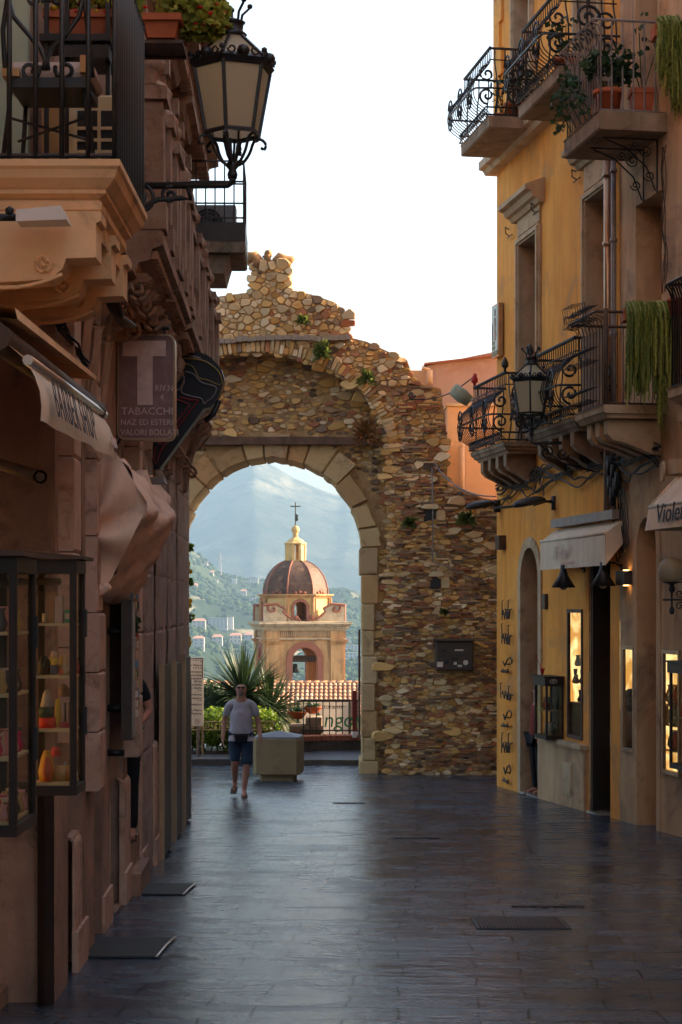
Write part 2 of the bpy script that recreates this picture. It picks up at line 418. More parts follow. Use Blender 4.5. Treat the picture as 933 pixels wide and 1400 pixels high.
# ------------------------------------------------------------------ rubble masonry
def inside(poly, x, z):
    c = False; n = len(poly)
    for i in range(n):
        x1, z1 = poly[i]; x2, z2 = poly[(i+1) % n]
        if (z1 > z) != (z2 > z) and x < (x2-x1)*(z-z1)/(z2-z1)+x1: c = not c
    return c
def cells(bb, pops, aniso, test, seed):
    rg = np.random.RandomState(seed); x0, x1, z0, z1 = bb
    pts = np.zeros((0, 2)); rad = np.zeros(0)
    for r, tries in pops:
        cand = rg.rand(tries, 2)*[x1-x0, (z1-z0)*aniso]+[x0, z0*aniso]
        for c in cand:
            if not test(c[0], c[1]/aniso): continue
            if len(pts) and (((pts-c)**2).sum(1) < ((rad+r)**2)*.98).any(): continue
            pts = np.vstack([pts, c]); rad = np.append(rad, r)
    out = []
    for i, c in enumerate(pts):
        d2 = ((pts-c)**2).sum(1); idx = np.argsort(d2)[1:17]
        R0 = rad[i]*2.6; poly = [(c[0]+R0*math.cos(a), c[1]+R0*math.sin(a)) for a in np.linspace(0, 2*math.pi, 9)[:-1]+.3]
        for j in idx:
            q = pts[j]; L = math.sqrt(d2[j])
            if L > 2*R0: break
            w = rad[i]/(rad[i]+rad[j]); mid = c+(q-c)*w; n = (q-c)/L
            new = []
            for k in range(len(poly)):
                a = poly[k]; b = poly[(k+1) % len(poly)]
                da = (a[0]-mid[0])*n[0]+(a[1]-mid[1])*n[1]; db = (b[0]-mid[0])*n[0]+(b[1]-mid[1])*n[1]
                if da <= 0: new.append(a)
                if (da < 0) != (db < 0):
                    t = da/(da-db); new.append((a[0]+(b[0]-a[0])*t, a[1]+(b[1]-a[1])*t))
            poly = new
            if len(poly) < 3: break
        if len(poly) >= 3: out.append((rad[i], (c[0], c[1]/aniso), [(x, z/aniso) for x, z in poly]))
    return out
def stone(mb, poly, T, h, gap, colr, rnd, m=0):
    cx = sum(p[0] for p in poly)/len(poly); cz = sum(p[1] for p in poly)/len(poly)
    q = []
    for i in range(len(poly)):   # cut the corners once
        a = poly[i]; b = poly[(i+1) % len(poly)]
        k_ = rnd.uniform(.06, .2); q.append((a[0]*(1-k_)+b[0]*k_, a[1]*(1-k_)+b[1]*k_)); q.append((a[0]*k_+b[0]*(1-k_), a[1]*k_+b[1]*(1-k_)))
    sz = max(max(abs(p[0]-cx), abs(p[1]-cz)) for p in q)
    f = max(.5, 1-gap*rnd.choice((.5, 1, 1, 1.6, 2.6))/max(sz, .01))
    tx, tz = rnd.uniform(-.25, .25), rnd.uniform(-.25, .25)
    rings = []
    for sc_, o in ((f, -.03), (f*.99, h*.6), (f*.86, h)):
        rings.append([T(cx+(x-cx)*sc_, cz+(z-cz)*sc_, o+((x-cx)*tx+(z-cz)*tz)*(1 if o > 0 else 0)+rnd.uniform(-.1, .1)*h) for x, z in q])
    mb.loft(rings, m, colr, False, False)
    k = len(mb.v)-len(q); mb.f.append([k+i for i in range(len(q))]); mb.m.append(m); mb.c.append(colr); mb.s.append(False)
PALE = [(.7, .53, .3), (.62, .46, .25), (.76, .6, .37), (.54, .4, .22), (.64, .45, .22)]
GOLD = [(.62, .38, .13), (.54, .31, .1), (.68, .44, .17)]
BRIK = [(.38, .15, .075), (.42, .19, .09), (.3, .16, .09), (.36, .23, .13)]
DARK = [(.22, .15, .1), (.28, .19, .12), (.16, .11, .075)]
def pick(rnd, w):
    t = rnd.random()*sum(w)
    for L, k in zip((PALE, GOLD, BRIK, DARK), w):
        t -= k
        if t <= 0: break
    c = rnd.choice(L); j = rnd.uniform(.88, 1.22)
    return tuple(x*j for x in c)
# ================================================================== SETTING
mb = MB()
ys = [-16+i*2.5 for i in range(20)]+[33.4, 34.9]
mb.loft([[(-5.5, y, gz(y)), (9.5, y, gz(y))] for y in ys], closed=False)
st = mb.build('street', 'lava_paving', kind='structure')
mb = MB()
yy = [-40, -16, 0, 33.4, 44.5, 46, 60, 100, 180, 320, 600, 1500, 4000, 12000]
def tz(y):
    if y < 33.4: return gz(y)-.06
    if y < 45: return -.955
    return max(-95, -.96-(y-45)*.28)
xs = [-9000, -1500, -300, -60, -12, 0, 12, 60, 300, 1500, 9000]
mb.loft([[(x, y, tz(y)) for x in xs] for y in yy], closed=False)
mb.build('ground', 'asphalt', kind='structure')
def ridge(px, pts):
    if px <= pts[0][0]: return pts[0][1]
    for (a, b), (c, d) in zip(pts, pts[1:]):
        if px <= c: return b+(d-b)*(px-a)/(c-a)
    return pts[-1][1]
HR = [(-900, 700), (-300, 690), (120, 705), (220, 738), (258, 748), (280, 762), (303, 783), (330, 789), (380, 793), (420, 806), (470, 803), (495, 812), (560, 800), (800, 740), (1900, 700)]
MR = [(-900, 605), (-200, 640), (120, 700), (200, 693), (258, 668), (300, 643), (330, 629), (348, 622), (362, 630), (400, 652), (440, 669), (462, 676), (476, 672), (520, 678), (600, 695), (900, 660), (1900, 640)]
def fbm(x, y, s): return noise.fractal(Vector((x*s, y*s, .3)), 1.0, 2.1, 6)
def hillz(px, D, kind):
    D0, D1, foot, RR, amp = (1000, 2600, -85, HR, 16) if kind == 'hill' else (3100, 5500, -110, MR, 60)
    t = (D-D0)/(D1-D0); rz = EYE+(HY-ridge(px, RR))/F*D1
    e = min(1, t)**(1.15 if kind == 'hill' else 1.3)
    if t > 1: e = 1-(t-1)*2
    x = (px-CX)/F*D
    if kind == 'hill': n = fbm(x, D, 1/260)*amp*(1-abs(min(t, 1)*2-1)**3*.85)
    else: n = (fbm(x, D, 1/900)*amp+fbm(x*2, D*.6, 1/300)*amp*.3)*(1-abs(min(t, 1)*2-1)**3*.9)
    if kind == 'hill': n += (math.floor(((D-D0)/90+fbm(x, D, 1/400)*1.2) % 1*2)-.5)*2.2*(1 if t < .95 else 0)
    return foot+(rz-foot)*e+n
for nm, D0, D1, st_, kind in (('mountain', 3100, 6000, 64, 'mountain'), ('hill', 1000, 2900, 110, 'hill')):
    mb = MB(); rows = []
    pxs = list(np.arange(-900, 150, 30))+list(np.arange(150, 620, 3.5 if kind == 'hill' else 5))+list(np.arange(620, 1900, 30))
    for j in range(st_+1):
        D = D0+(D1-D0)*j/st_
        rows.append([((px-CX)/F*D, D, hillz(px, D, kind)) for px in pxs])
    mb.loft(rows, closed=False, smooth=True)
    mb.build(nm, nm+'_ground', kind='structure')
def onhill(px, py):
    best = None
    for D in range(1020, 2600, 8):
        y = HY-(hillz(px, D, 'hill')-EYE)/D*F
        if y <= py: return D
    return 2550
rb = random.Random(5)
mb = MB()
for i in range(4200):
    px = rb.uniform(225, 560) if i < 4000 else rb.uniform(0, 900); D = rb.uniform(1050, 2580)
    if fbm((px-CX)/F*D, D, 1/130) < -.02+rb.uniform(-.12, .12) and i % 4: continue
    x = (px-CX)/F*D; z = hillz(px, D, 'hill'); r = rb.uniform(1.6, 4.2); k = rb.random()
    n = 7; rings = []
    for a in range(5):
        t = math.pi*a/4*.8+.25
        q = max(.05, math.sin(t))
        rings.append([(x+math.cos(2*math.pi*b/n)*q*r*rb.uniform(.7, 1.3), D+math.sin(2*math.pi*b/n)*q*r*rb.uniform(.7, 1.3), z-r*.2-math.cos(t)*r*rb.uniform(.7, .95)+r*.4) for b in range(n)])
    mb.loft(rings, 0, (k, k, k), True, True)
mb.build('woodland', 'leaf_hill', kind='stuff')
# houses on the hill: px0, px1, top, bottom, colour, roof?, storeys, label
HS = [(285, 311, 845, 863, (.62, .6, .6), 0, 4, 'long pale apartment block with rows of windows on the hillside'),
      (311, 319, 844, 865, (.85, .84, .8), 0, 5, 'narrow bright white stepped block at the end of the long apartment block'),
      (263, 281, 849, 862, (.72, .64, .62), 1, 3, 'pinkish house with red roof left of the long apartment block'),
      (264, 279, 873, 888, (.68, .62, .64), 1, 3, 'pale house with red roof low on the hill above the hotel sign'),
      (290, 304, 871, 885, (.74, .7, .64), 1, 3, 'cream house below the long apartment block just above the yucca'),
      (314, 330, 869, 885, (.8, .72, .66), 1, 3, 'rosy white stepped house above the right side of the yucca'),
      (334, 346, 868, 880, (.66, .64, .66), 1, 2, 'grey white house next to the left side of the church tower'),
      (279, 284, 769, 774, (.8, .76, .7), 0, 1, 'tiny white house nearest the bare sandy ridge'),
      (287, 292, 782, 786, (.8, .74, .68), 1, 1, 'tiny cream house below the bare ridge slope'),
      (294, 298, 793, 797, (.9, .9, .86), 0, 1, 'tiny bright white cube house mid slope'),
      (317, 324, 791, 799, (.82, .8, .74), 0, 2, 'small white house among trees in the middle of the slope'),
      (340, 353, 791, 798, (.86, .82, .74), 0, 2, 'white villa on the skyline of the green hill left of the dome'),
      (329, 337, 808, 814, (.8, .68, .64), 1, 1, 'small rose house below the white villa'),
      (341, 350, 817, 822, (.84, .8, .76), 0, 1, 'low white house beside the tower volute'),
      (264, 270, 800, 804, (.74, .56, .5), 1, 1, 'small red roofed house far left near the garland'),
      (467, 480, 872, 880, (.86, .84, .8), 0, 2, 'upper white terrace block right of the church tower'),
      (470, 494, 883, 890, (.84, .83, .8), 0, 2, 'long middle white terrace block right of the tower'),
      (472, 494, 893, 901, (.86, .85, .83), 0, 2, 'lowest white terrace block right of the tower')]
for a, b, t, bt, c, rf, ns, lab in HS:
    px = (a+b)/2; D = onhill(px, bt); x0 = P(a, bt, D).x; x1 = P(b, bt, D).x; z0 = hillz(px, D, 'hill')-3; z1 = P(px, t, D).z
    z1 = max(z1, z0+5); w = x1-x0; dp = min(14, max(7, w*.6))
    h = thing('house', (px and (x0+x1)/2, D, z0), lab, 'house', 'houses on the far hillside')
    c = tuple(v_*.48 for v_ in c); m = MB(); m.box(x0, x1, D, D+dp, z0, z1, 0, c); m.build('wall', 'house_wall', h)
    m = MB()
    if rf:
        m.prism([(x0-.6, D-.6, z1+.02), (x1+.6, D-.6, z1+.02), (x1-w*.2, D+dp/2, z1+2.2), (x0+w*.2, D+dp/2, z1+2.2)], (0, .05, 0), 0)
        m.loft([[(x0-.6, D-.6, z1+.02), (x1+.6, D-.6, z1+.02), (x1+.6, D+dp+.6, z1+.02), (x0-.6, D+dp+.6, z1+.02)], [(x0+w*.2, D+dp/2-.2, z1+2.3), (x1-w*.2, D+dp/2-.2, z1+2.3), (x1-w*.2, D+dp/2+.2, z1+2.3), (x0+w*.2, D+dp/2+.2, z1+2.3)]], caps=True)
        m.build('roof', 'house_roof', h)
    else:
        m.box(x0-.3, x1+.3, D-.3, D+dp+.3, z1+.01, z1+.5); m.build('roof', 'house_roof' if ns < 2 else 'grey_metal', h)
    if w > 7:
        nw = max(2, int(w/3.2))
        fh = (z1-z0-3)/ns; m = MB()
        for f in range(ns):
            for k in range(nw):
                xc = x0+w*(k+.5)/nw; zc = z0+3+fh*(f+.25)
                m.box(xc-.55, xc+.55, D-.06, D+.1, zc, zc+fh*.5)
        m.build('windows', 'house_dark', h)['kind'] = 'stuff'
m = MB(); D = 2560; b = P(301, 787, D); tp = P(301, 756, D)
for sx in (-1, 1):
    for sy in (-1, 1): m.tube([b+Vector((sx*2.6, sy*2.6, -4)), tp+Vector((sx*.4, sy*.4, 0))], .28, 4)
for k in range(7):
    z = b.z+(tp.z-b.z)*k/7; w = 2.6-2.2*k/7; w2 = 2.6-2.2*(k+1)/7; z2 = b.z+(tp.z-b.z)*(k+1)/7
    m.tube([(b.x-w, D-w, z), (b.x+w2, D-w2, z2)], .18, 4); m.tube([(b.x+w, D-w, z), (b.x-w2, D-w2, z2)], .18, 4)
for zz, w in ((tp.z-4, 5), (tp.z-9, 6)): m.tube([(b.x-w, D, zz), (b.x+w, D, zz)], .3, 4)
m.build('pylon', 'grey_metal', label='slender lattice power pylon standing on the hill ridge', cat='pylon')
# ------------------------------------------------------------------ church tower (turned ten degrees)
TC = P(409, 830, 102.2); TA = math.radians(10)
TU = Vector((math.cos(TA), math.sin(TA), 0)); TV = Vector((-math.sin(TA), math.cos(TA), 0))
def T3(u, v, z): return Vector((TC.x, TC.y, 0))+TU*u+TV*v+Vector((0, 0, z))
tw = thing('church_tower', (TC.x, TC.y, -16), 'ochre bell tower with brown octagonal dome and iron cross beyond the gate', 'church tower')
def side(k):
    a = k*math.pi/2
    return lambda u, o, z: T3(u*math.cos(a)+(2.12+o)*math.sin(a), u*math.sin(a)-(2.12+o)*math.cos(a), z)
m = MB()
for k in range(4):
    W = side(k)
    facade(m, W, -2.12, 2.12, -16, 1.0, [(-.7, .7, -5, -.12, True)], .45)
    W2 = (lambda W: lambda u, o, z: W(u, o-.45, z))(W)
    facade(m, W2, -1.67, 1.67, -6, .9, [(-.7, .7, -5, -.12, True)], .0)
m.hexa([T3(-1.7, -1.7, -5.2), T3(1.7, -1.7, -5.2), T3(1.7, 1.7, -5.2), T3(-1.7, 1.7, -5.2), T3(-1.7, -1.7, -5), T3(1.7, -1.7, -5), T3(1.7, 1.7, -5), T3(-1.7, 1.7, -5)])
m.build('wall', 'tower_ochre', tw)
m = MB()
for k in range(4):
    W = side(k)
    for s in (-1, 1):
        a, b = (1.42, 2.14) if s > 0 else (-2.14, -1.42)
        wbox(m, W, a, b, .01, .13, -16, .05)
        for z, o in ((.05, .17), (.13, .24), (.22, .3)): wbox(m, W, a-.03, b+.03, .005, o, z+.002, z+.09)
        wbox(m, W, a-.01, b+.01, .005, .15, .32, .78)
m.build('pilaster', 'tower_ochre', tw)
m = MB()
for k in range(4):
    W = side(k)
    for z, o, h in ((.3, .1, .08), (.8, .16, .1), (.905, .26, .08), (1.06, .36, .07), (1.135, .46, .09), (1.23, .4, .05)):
        wmould(m, W, -2.12-o, 2.12+o, [(-.4, z), (o, z), (o+.02, z+h*.5), (o, z+h), (-.4, z+h)])
    for i in range(30):
        u = -2.25+4.5*i/29; wbox(m, W, u-.04, u+.04, .2, .345, .99, 1.055)
    for i in range(24):
        u = -1.3+2.6*i/23; wbox(m, W, u-.02, u+.02, .01, .06, .5, .76)
m.hexa([T3(-2.2, -2.2, 1.2), T3(2.2, -2.2, 1.2), T3(2.2, 2.2, 1.2), T3(-2.2, 2.2, 1.2), T3(-2.2, -2.2, 1.3), T3(2.2, -2.2, 1.3), T3(2.2, 2.2, 1.3), T3(-2.2, 2.2, 1.3)])
m.build('cornice', 'frame_stone', tw)
m = MB()
for k in range(4):
    W = side(k); n = 18; zc = -.82
    o_ = [W(-1.03, .1, -5)]+[W(-1.03*math.cos(math.pi*i/n), .1, zc+1.03*math.sin(math.pi*i/n)) for i in range(n+1)]+[W(1.03, .1, -5)]
    i_ = [W(-.69, .1, -5)]+[W(-.69*math.cos(math.pi*i/n), .1, zc+.69*math.sin(math.pi*i/n)) for i in range(n+1)]+[W(.69, .1, -5)]
    ib = [W(-.69, -.2, -5)]+[W(-.69*math.cos(math.pi*i/n), -.2, zc+.69*math.sin(math.pi*i/n)) for i in range(n+1)]+[W(.69, -.2, -5)]
    ob = [W(-1.03, .0, -5)]+[W(-1.03*math.cos(math.pi*i/n), .0, zc+1.03*math.sin(math.pi*i/n)) for i in range(n+1)]+[W(1.03, .0, -5)]
    m.loft([ob, o_, i_, ib], closed=False)
m.build('arch_surround', 'tower_red', tw)
m = MB(); bc = T3(-.35, -.9, -1.35)
m.lathe([(.05, .3), (.12, .28), (.15, .1), (.18, -.05), (.27, -.17), (.24, -.2)], bc, 14)
m.build('bell', 'bronze', tw)
m = MB(); m.hexa([T3(-1.7, -1.1, -.95), T3(1.7, -1.1, -.95), T3(1.7, -.75, -.95), T3(-1.7, -.75, -.95), T3(-1.7, -1.1, -.6), T3(1.7, -1.1, -.6), T3(1.7, -.75, -.6), T3(-1.7, -.75, -.6)])
m.build('headstock', 'brown_wood', tw)
DCu = -.2
def octp(k, ap, z, half=0):
    a = TA-math.pi/2+(k+half)*math.pi/4
    r = ap/math.cos(math.pi/8) if half else ap
    c = T3(DCu, 0, z); return c+Vector((math.cos(a)*r, math.sin(a)*r, 0))
drum = MB(); drumy = MB(); win = MB()
for k in range(8):
    a = TA-math.pi/2+k*math.pi/4; nn = Vector((math.cos(a), math.sin(a), 0)); uu = Vector((-math.sin(a), math.cos(a), 0)); c0 = T3(DCu, 0, 0)
    W = (lambda nn, uu: lambda u, o, z: c0+nn*(1.8+o)+uu*u+Vector((0, 0, z)))(nn, uu)
    hw = 1.8*math.tan(math.pi/8)
    hole = [(-.35, .35, 1.3, 2.4, True)] if k % 2 == 0 else []
    facade(drumy, W, -hw, hw, 1.28, 2.75, hole, .25)
    for s in (-1, 1): wbox(drum, W, s*hw-.12, s*hw+.12, -.02, .09, 1.28, 2.6)
    for z, o, h in ((2.6, .08, .07), (2.67, .16, .06), (2.73, .24, .07)):
        wmould(drum, W, -hw-o*.42, hw+o*.42, [(-.3, z), (o, z), (o, z+h), (-.3, z+h)])
    if hole:
        n = 10; zc = 2.05
        f = lambda r, o: [W(-r, o, 1.3)]+[W(-r*math.cos(math.pi*i/n), o, zc+r*math.sin(math.pi*i/n)) for i in range(n+1)]+[W(r, o, 1.3)]
        win = MB(); win.loft([f(.5, 0), f(.5, .07), f(.34, .07), f(.34, -.2)], closed=False); win.build('window_surround', 'tower_red', tw)
drumy.build('drum', 'tower_yellow', tw); drum.build('drum_cornice', 'tower_ochre', tw)
m = MB(); pr = [(1.72*math.cos(t)**.92, 2.8+1.95*math.sin(t)) for t in [math.radians(x) for x in (0, 8, 16, 24, 32, 40, 48, 56, 64, 72, 78)]]
m.lathe([(r/math.cos(math.pi/8), z) for r, z in pr], T3(DCu, 0, 0), 8, smooth=False, ph=TA-math.pi/2+math.pi/8)
m.build('dome', 'dome_brown', tw)
m = MB()
for k in range(8):
    a = TA-math.pi/2+(k+.5)*math.pi/4
    m.tube([T3(DCu, 0, z)+Vector((math.cos(a), math.sin(a), 0))*(r/math.cos(math.pi/8)) for r, z in pr], .045, 5)
    a = TA-math.pi/2+k*math.pi/4
    for dx in (-.25, 0, .25):
        m.ball(T3(DCu, 0, 2.86+.06*(dx == 0))+Vector((math.cos(a), math.sin(a), 0))*1.72+Vector((-math.sin(a), math.cos(a), 0))*dx, .11, 6)
m.build('dome_rib', 'tower_red', tw)
m = MB(); c0 = T3(DCu, 0, 0)
for k in range(8):
    a = TA-math.pi/2+(k+.5)*math.pi/4; q = c0+Vector((math.cos(a), math.sin(a), 0))*.5
    m.tube([q+Vector((0, 0, 4.62)), q+Vector((0, 0, 5.6))], .11, 5)
m.lathe([(.56, 4.6), (.58, 4.72), (.5, 4.74)], c0, 8, smooth=False, ph=TA+math.pi/8)
for k in (1, 3, 5, 7):
    a = TA-math.pi/2+k*math.pi/4; q = c0+Vector((math.cos(a), math.sin(a), 0))*.46; uu = Vector((-math.sin(a), math.cos(a), 0))
    m.prism([q-uu*.2+Vector((0, 0, 4.7)), q+uu*.2+Vector((0, 0, 4.7)), q+uu*.2+Vector((0, 0, 5.6)), q-uu*.2+Vector((0, 0, 5.6))], Vector((math.cos(a), math.sin(a), 0))*.06)
m.lathe([(.5, 5.55), (.64, 5.6), (.64, 5.68), (.5, 5.72), (.42, 5.84), (.2, 5.95), (.15, 6.0), (.14, 6.3), (.1, 6.35)], c0, 8, smooth=False, ph=TA+math.pi/8)
m.build('lantern', 'tower_yellow', tw)
m = MB(); m.ball(c0+Vector((0, 0, 6.42)), .23, 12); m.build('finial', 'tower_yellow', tw)
m = MB(); m.tube([c0+Vector((0, 0, 6.6)), c0+Vector((0, 0, 7.95))], .035, 5)
m.tube([c0+Vector((-.28, 0, 7.72)), c0+Vector((.28, 0, 7.72))], .035, 5)
m.prism([c0+Vector((0, 0, 6.85)), c0+Vector((.17, 0, 6.95)), c0+Vector((.13, 0, 7.1)), c0+Vector((.17, 0, 7.2)), c0+Vector((.05, 0, 7.3)), c0+Vector((0, 0, 7.3))], (0, .02, 0))
m.build('cross', 'bronze', tw)
for s in (-1, 1):
    for v in (-1.9, 1.6):
        m = MB(); pts = [(2.3, 1.31), (2.3, 2.2), (1.55, 2.26), (1.1, 2.02), (1.2, 1.85), (.96, 1.62), (.72, 1.42), (.4, 1.6), (.25, 1.31)]
        m.prism([T3(s*u*.98, v, z) for u, z in pts], TV*.45)
        vo = m.build('volute', 'frame_stone', tw)
        m = MB()
        sc1 = [T3(s*(1.75+.3*r*math.cos(a)), v-.04, 2.0+.22*r*math.sin(a)) for a, r in [(i*.5, i/14) for i in range(3, 15)]]
        m.tube(sc1, .07, 5)
        m.tube([T3(s*u*.98, v-.02, z) for u, z in pts[1:]], .075, 5); m.tube([T3(s*2.27, v+.2, z) for z in (1.31, 2.25)], .1, 5)
        m.ball(T3(s*.45, v, 1.5), .15, 8)
        m.build('moulding', 'tower_red', vo)
# ------------------------------------------------------------------ tiled roof house below the tower
hr = thing('tiled_roof_house', (-3, 76, -12), 'low house with clay barrel tile roof below the bell tower', 'house')
m = MB(); rt = random.Random(3)
x0, x1 = P(225, 0, 75).x, P(560, 0, 75).x; sl = Vector((0, 3.4, 1.2)); e0 = EYE-150*75/F
nr = 9; pitch = .2; nc = int((x1-x0)/pitch)
for i in range(nc):
    x = x0+i*pitch
    for j in range(nr):
        a = Vector((x+.03*j*0, 75, e0))+sl*(j/nr); b = a+sl*(1.12/nr); cc = rt.choice([(.44, .22, .11), (.36, .17, .09), (.5, .31, .19), (.3, .13, .07), (.48, .37, .25)])
        for (p, r, dz) in ((a, .085, .03), (b, .065, .0)): pass
        ra = [a+Vector((math.cos(t)*.088, 0, math.sin(t)*.088+.03)) for t in [math.pi*k/5 for k in range(6)]]
        rb_ = [b+Vector((math.cos(t)*.07, 0, math.sin(t)*.07)) for t in [math.pi*k/5 for k in range(6)]]
        m.loft([ra, rb_], 0, cc, closed=False)
    m.loft([[Vector((x+.03, 75, e0+.01)), Vector((x+pitch-.03, 75, e0+.01))], [Vector((x+.03, 78.4, e0+1.21)), Vector((x+pitch-.03, 78.4, e0+1.21))]], 0, (.25, .12, .07), closed=False)
for i in range(int((x1-x0)/.35)):
    m.tube([(x0+i*.35, 78.42, e0+1.24), (x0+i*.35+.37, 78.42, e0+1.26)], [.09, .08], 7, 0, rt.choice([(.62, .3, .15), (.5, .22, .11)]))
m.build('roof', 'tile', hr)
m = MB(); m.box(x0+.1, x1-.1, 75.25, 80, -12, e0-.02); m.box(x0, x1, 75.1, 75.3, e0-.14, e0-.03)
m.build('wall', 'tower_yellow', hr)
# ------------------------------------------------------------------ the old gate
gate = thing('stone_gate', (-1.2, 33, -.93), 'ruined rubble stone city gate with one round archway', 'gate')
DF, DR = 32.7, 33.2
sF, sR = F/DF, F/DR
def gp(px, py): return ((px-CX)/sF, EYE+(HY-py)/sF)
front = [(692, 1080), (692, 686), (660, 681), (635, 670), (612, 662), (612, 600), (607, 560), (603, 531), (574, 525), (564, 512), (557, 492), (530, 480), (502, 467), (478, 461), (478, 431), (458, 413), (425, 402), (396, 396), (397, 359), (345, 359), (343, 399), (300, 405), (240, 425), (180, 450), (120, 480), (100, 1080), (170, 1080)]
ell = [(350-180*math.cos(t), 617-134*math.sin(t)) for t in [math.pi*i/24 for i in range(25)]]
fpoly = [gp(*p) for p in front+ell+[(530, 1080)]]
m = MB(); m.prism([(x, DF, z) for x, z in fpoly], (0, .5, 0)); 
AX, AZ, AR = (371-CX)/sR, EYE+(HY-749)/sR, 124/sR
cpoly = [gp(*p) for p in front[:-1]]+[(AX-AR-.02, fpoly[0][1])]+[(AX-(AR+.02)*math.cos(math.pi*i/24), AZ+(AR+.02)*math.sin(math.pi*i/24)) for i in range(25)]+[(AX+AR+.02, fpoly[0][1])]
m.prism([(x, DR, z) for x, z in cpoly], (0, 1.3, 0))
m.build('core', 'mortar', gate)
TF = lambda x, z, o: Vector((x, DF-o, z))
TRr = lambda x, z, o: Vector((x, DR-o, z))
holes_px = [(588, 705, 8, 8), (596, 797, 7, 8), (621, 897, 29, 23)]
def notin(x, z):
    px, py = x*sF+CX, HY-(z-EYE)*sF
    return not any(abs(px-a) < w+2 and abs(py-b) < h+2 for a, b, w, h in holes_px)
def shrink(poly, x, z): return inside(poly, x, z) and inside(poly, x, z+.05) and inside(poly, x+.04, z)
rs = random.Random(21)
m = MB()
zA = gp(0, 463)[1]; xA = gp(395, 0)[0]
tA = lambda x, z: z > zA and x < gp(480, 0)[0] and shrink(fpoly, x, z)
for r, c, poly in cells((-4.8, gp(480, 0)[0], zA, 8.4), [(.075, 260), (.055, 900), (.038, 1800), (.026, 1500)], 1.25, tA, 1):
    w = (8, 3, .4, .3) if c[0] < xA else (5, 3, 2, 1)
    stone(m, poly, TF, r*.45, .01, pick(rs, w), rs)
zB = gp(0, 640)[1]
tB = lambda x, z: zB < z <= zA and shrink(fpoly, x, z) and notin(x, z)
for r, c, poly in cells((-4.8, gp(692, 0)[0], zB, zA), [(.085, 140), (.06, 600), (.042, 2200), (.028, 4500)], 1.45, tB, 2):
    w = (4, 2.8, .6, .2) if r > .06 else (3, 3, 2, .5)
    stone(m, poly, TF, r*.45, .009, pick(rs, w), rs)
tC = lambda x, z: z <= zB and shrink(fpoly, x, z) and notin(x, z)
for r, c, poly in cells((-4.8, gp(692, 0)[0], -1.0, zB), [(.16, 24), (.12, 70), (.075, 330), (.045, 3000), (.032, 9000)], 2.1, tC, 3):
    w = (6, 3, .3, .3) if r > .07 else (3, 3, 2.5, .9)
    stone(m, poly, TF, min(.06, r*.45), .007, pick(rs, w), rs)
# brick courses, a few thin tiles stacked together
for _ in range(330):
    x = rs.uniform(gp(535, 0)[0], gp(680, 0)[0]); z = rs.uniform(-.8, 6.5)
    for k in range(rs.choice([1, 2, 3, 4])):
        L = rs.uniform(.1, .26); zz = z+k*.038; xx = x+rs.uniform(-.05, .05)
        if inside(fpoly, xx, zz) and inside(fpoly, xx+L, zz) and notin(xx, zz) and notin(xx+L, zz):
            m.box(xx, xx+L, DF-.045-rs.uniform(0, .02), DF, zz, zz+.03, 0, pick(rs, (0.5, .6, 3, 1.4)))
m.build('pier_masonry', 'rubble', gate)
m = MB()
zT = gp(0, 600)[1]
rpoly = [((x-0)*1.0, z) for x, z in [gp(168, 1075), gp(168, 612)]+[gp(*p) for p in ell]+[gp(534, 612), gp(534, 1075)]]
def tR(x, z):
    if not inside(rpoly, x, z): return False
    if math.hypot(x-AX, z-AZ) < AR+.5 and z > AZ: return False
    if z <= AZ and abs(x-AX) < AR+.25: return False
    return True
for r, c, poly in cells((-4.2, 1.2, -1, 7.0), [(.09, 90), (.06, 450), (.04, 2200), (.028, 3500)], 1.9, tR, 4):
    hi = c[1] > zT
    w = ((3, 3, 1, .6) if r > .05 else (2, 2.4, 2.2, .8)) if hi else (2, 1.5, 1.4, 3)
    stone(m, poly, TRr, r*.5, .01, pick(rs, w), rs)
# inner skin of the big relieving arch: thin upright stones
for i in range(90):
    t = math.pi*(i+.5)/90; px, py = 350-180*math.cos(t), 617-134*math.sin(t)
    x, z = gp(px, py); nx, nz_ = -math.cos(t)*134, math.sin(t)*180; L = math.hypot(nx, nz_); nx /= L; nz_ /= L
    L2 = rs.uniform(.14, .3); w = rs.uniform(.03, .055); tx, tz_ = -nz_, nx
    q = [(x+tx*w, z+tz_*w), (x+nx*L2+tx*w, z+nz_*L2+tz_*w), (x+nx*L2-tx*w, z+nz_*L2-tz_*w), (x-tx*w, z-tz_*w)]
    stone(m, q, TF, .06, .006, pick(rs, (4, 3, 1, .6)), rs)
m.build('tympanum_masonry', 'rubble', gate)
m = MB()
a = -2; edges = [0]
while edges[-1] < 176: edges.append(edges[-1]+rs.uniform(11, 19))
edges[-1] = 180
VC = [(.62, .44, .22), (.54, .37, .2), (.6, .36, .16), (.66, .49, .28), (.5, .32, .15)]
for a0, a1 in zip(edges, edges[1:]):
    ro = AR+rs.uniform(.32, .58); ri = AR-rs.uniform(0, .03); g = .35
    A = [math.radians(a0+g+(a1-a0-2*g)*k/3) for k in range(4)]
    ring = [(AX+ri*math.cos(t), AZ+ri*math.sin(t)) for t in A]+[(AX+(ro-rs.uniform(0, .06))*math.cos(t), AZ+(ro-rs.uniform(0, .08))*math.sin(t)) for t in A[::-1]]
    cx = sum(p[0] for p in ring)/8; cz = sum(p[1] for p in ring)/8; pr_ = rs.uniform(.03, .09); cl = rs.choice(VC); ring = [(x_+rs.uniform(-.018, .018), z_+rs.uniform(-.018, .018)) for x_, z_ in ring]
    rg = [[(x, DR+1.32, z) for x, z in ring], [(x, DR-.02, z) for x, z in ring], [(cx+(x-cx)*.93, DR-pr_, cz+(z-cz)*.93) for x, z in ring]]
    m.loft(rg, 0, cl, True)
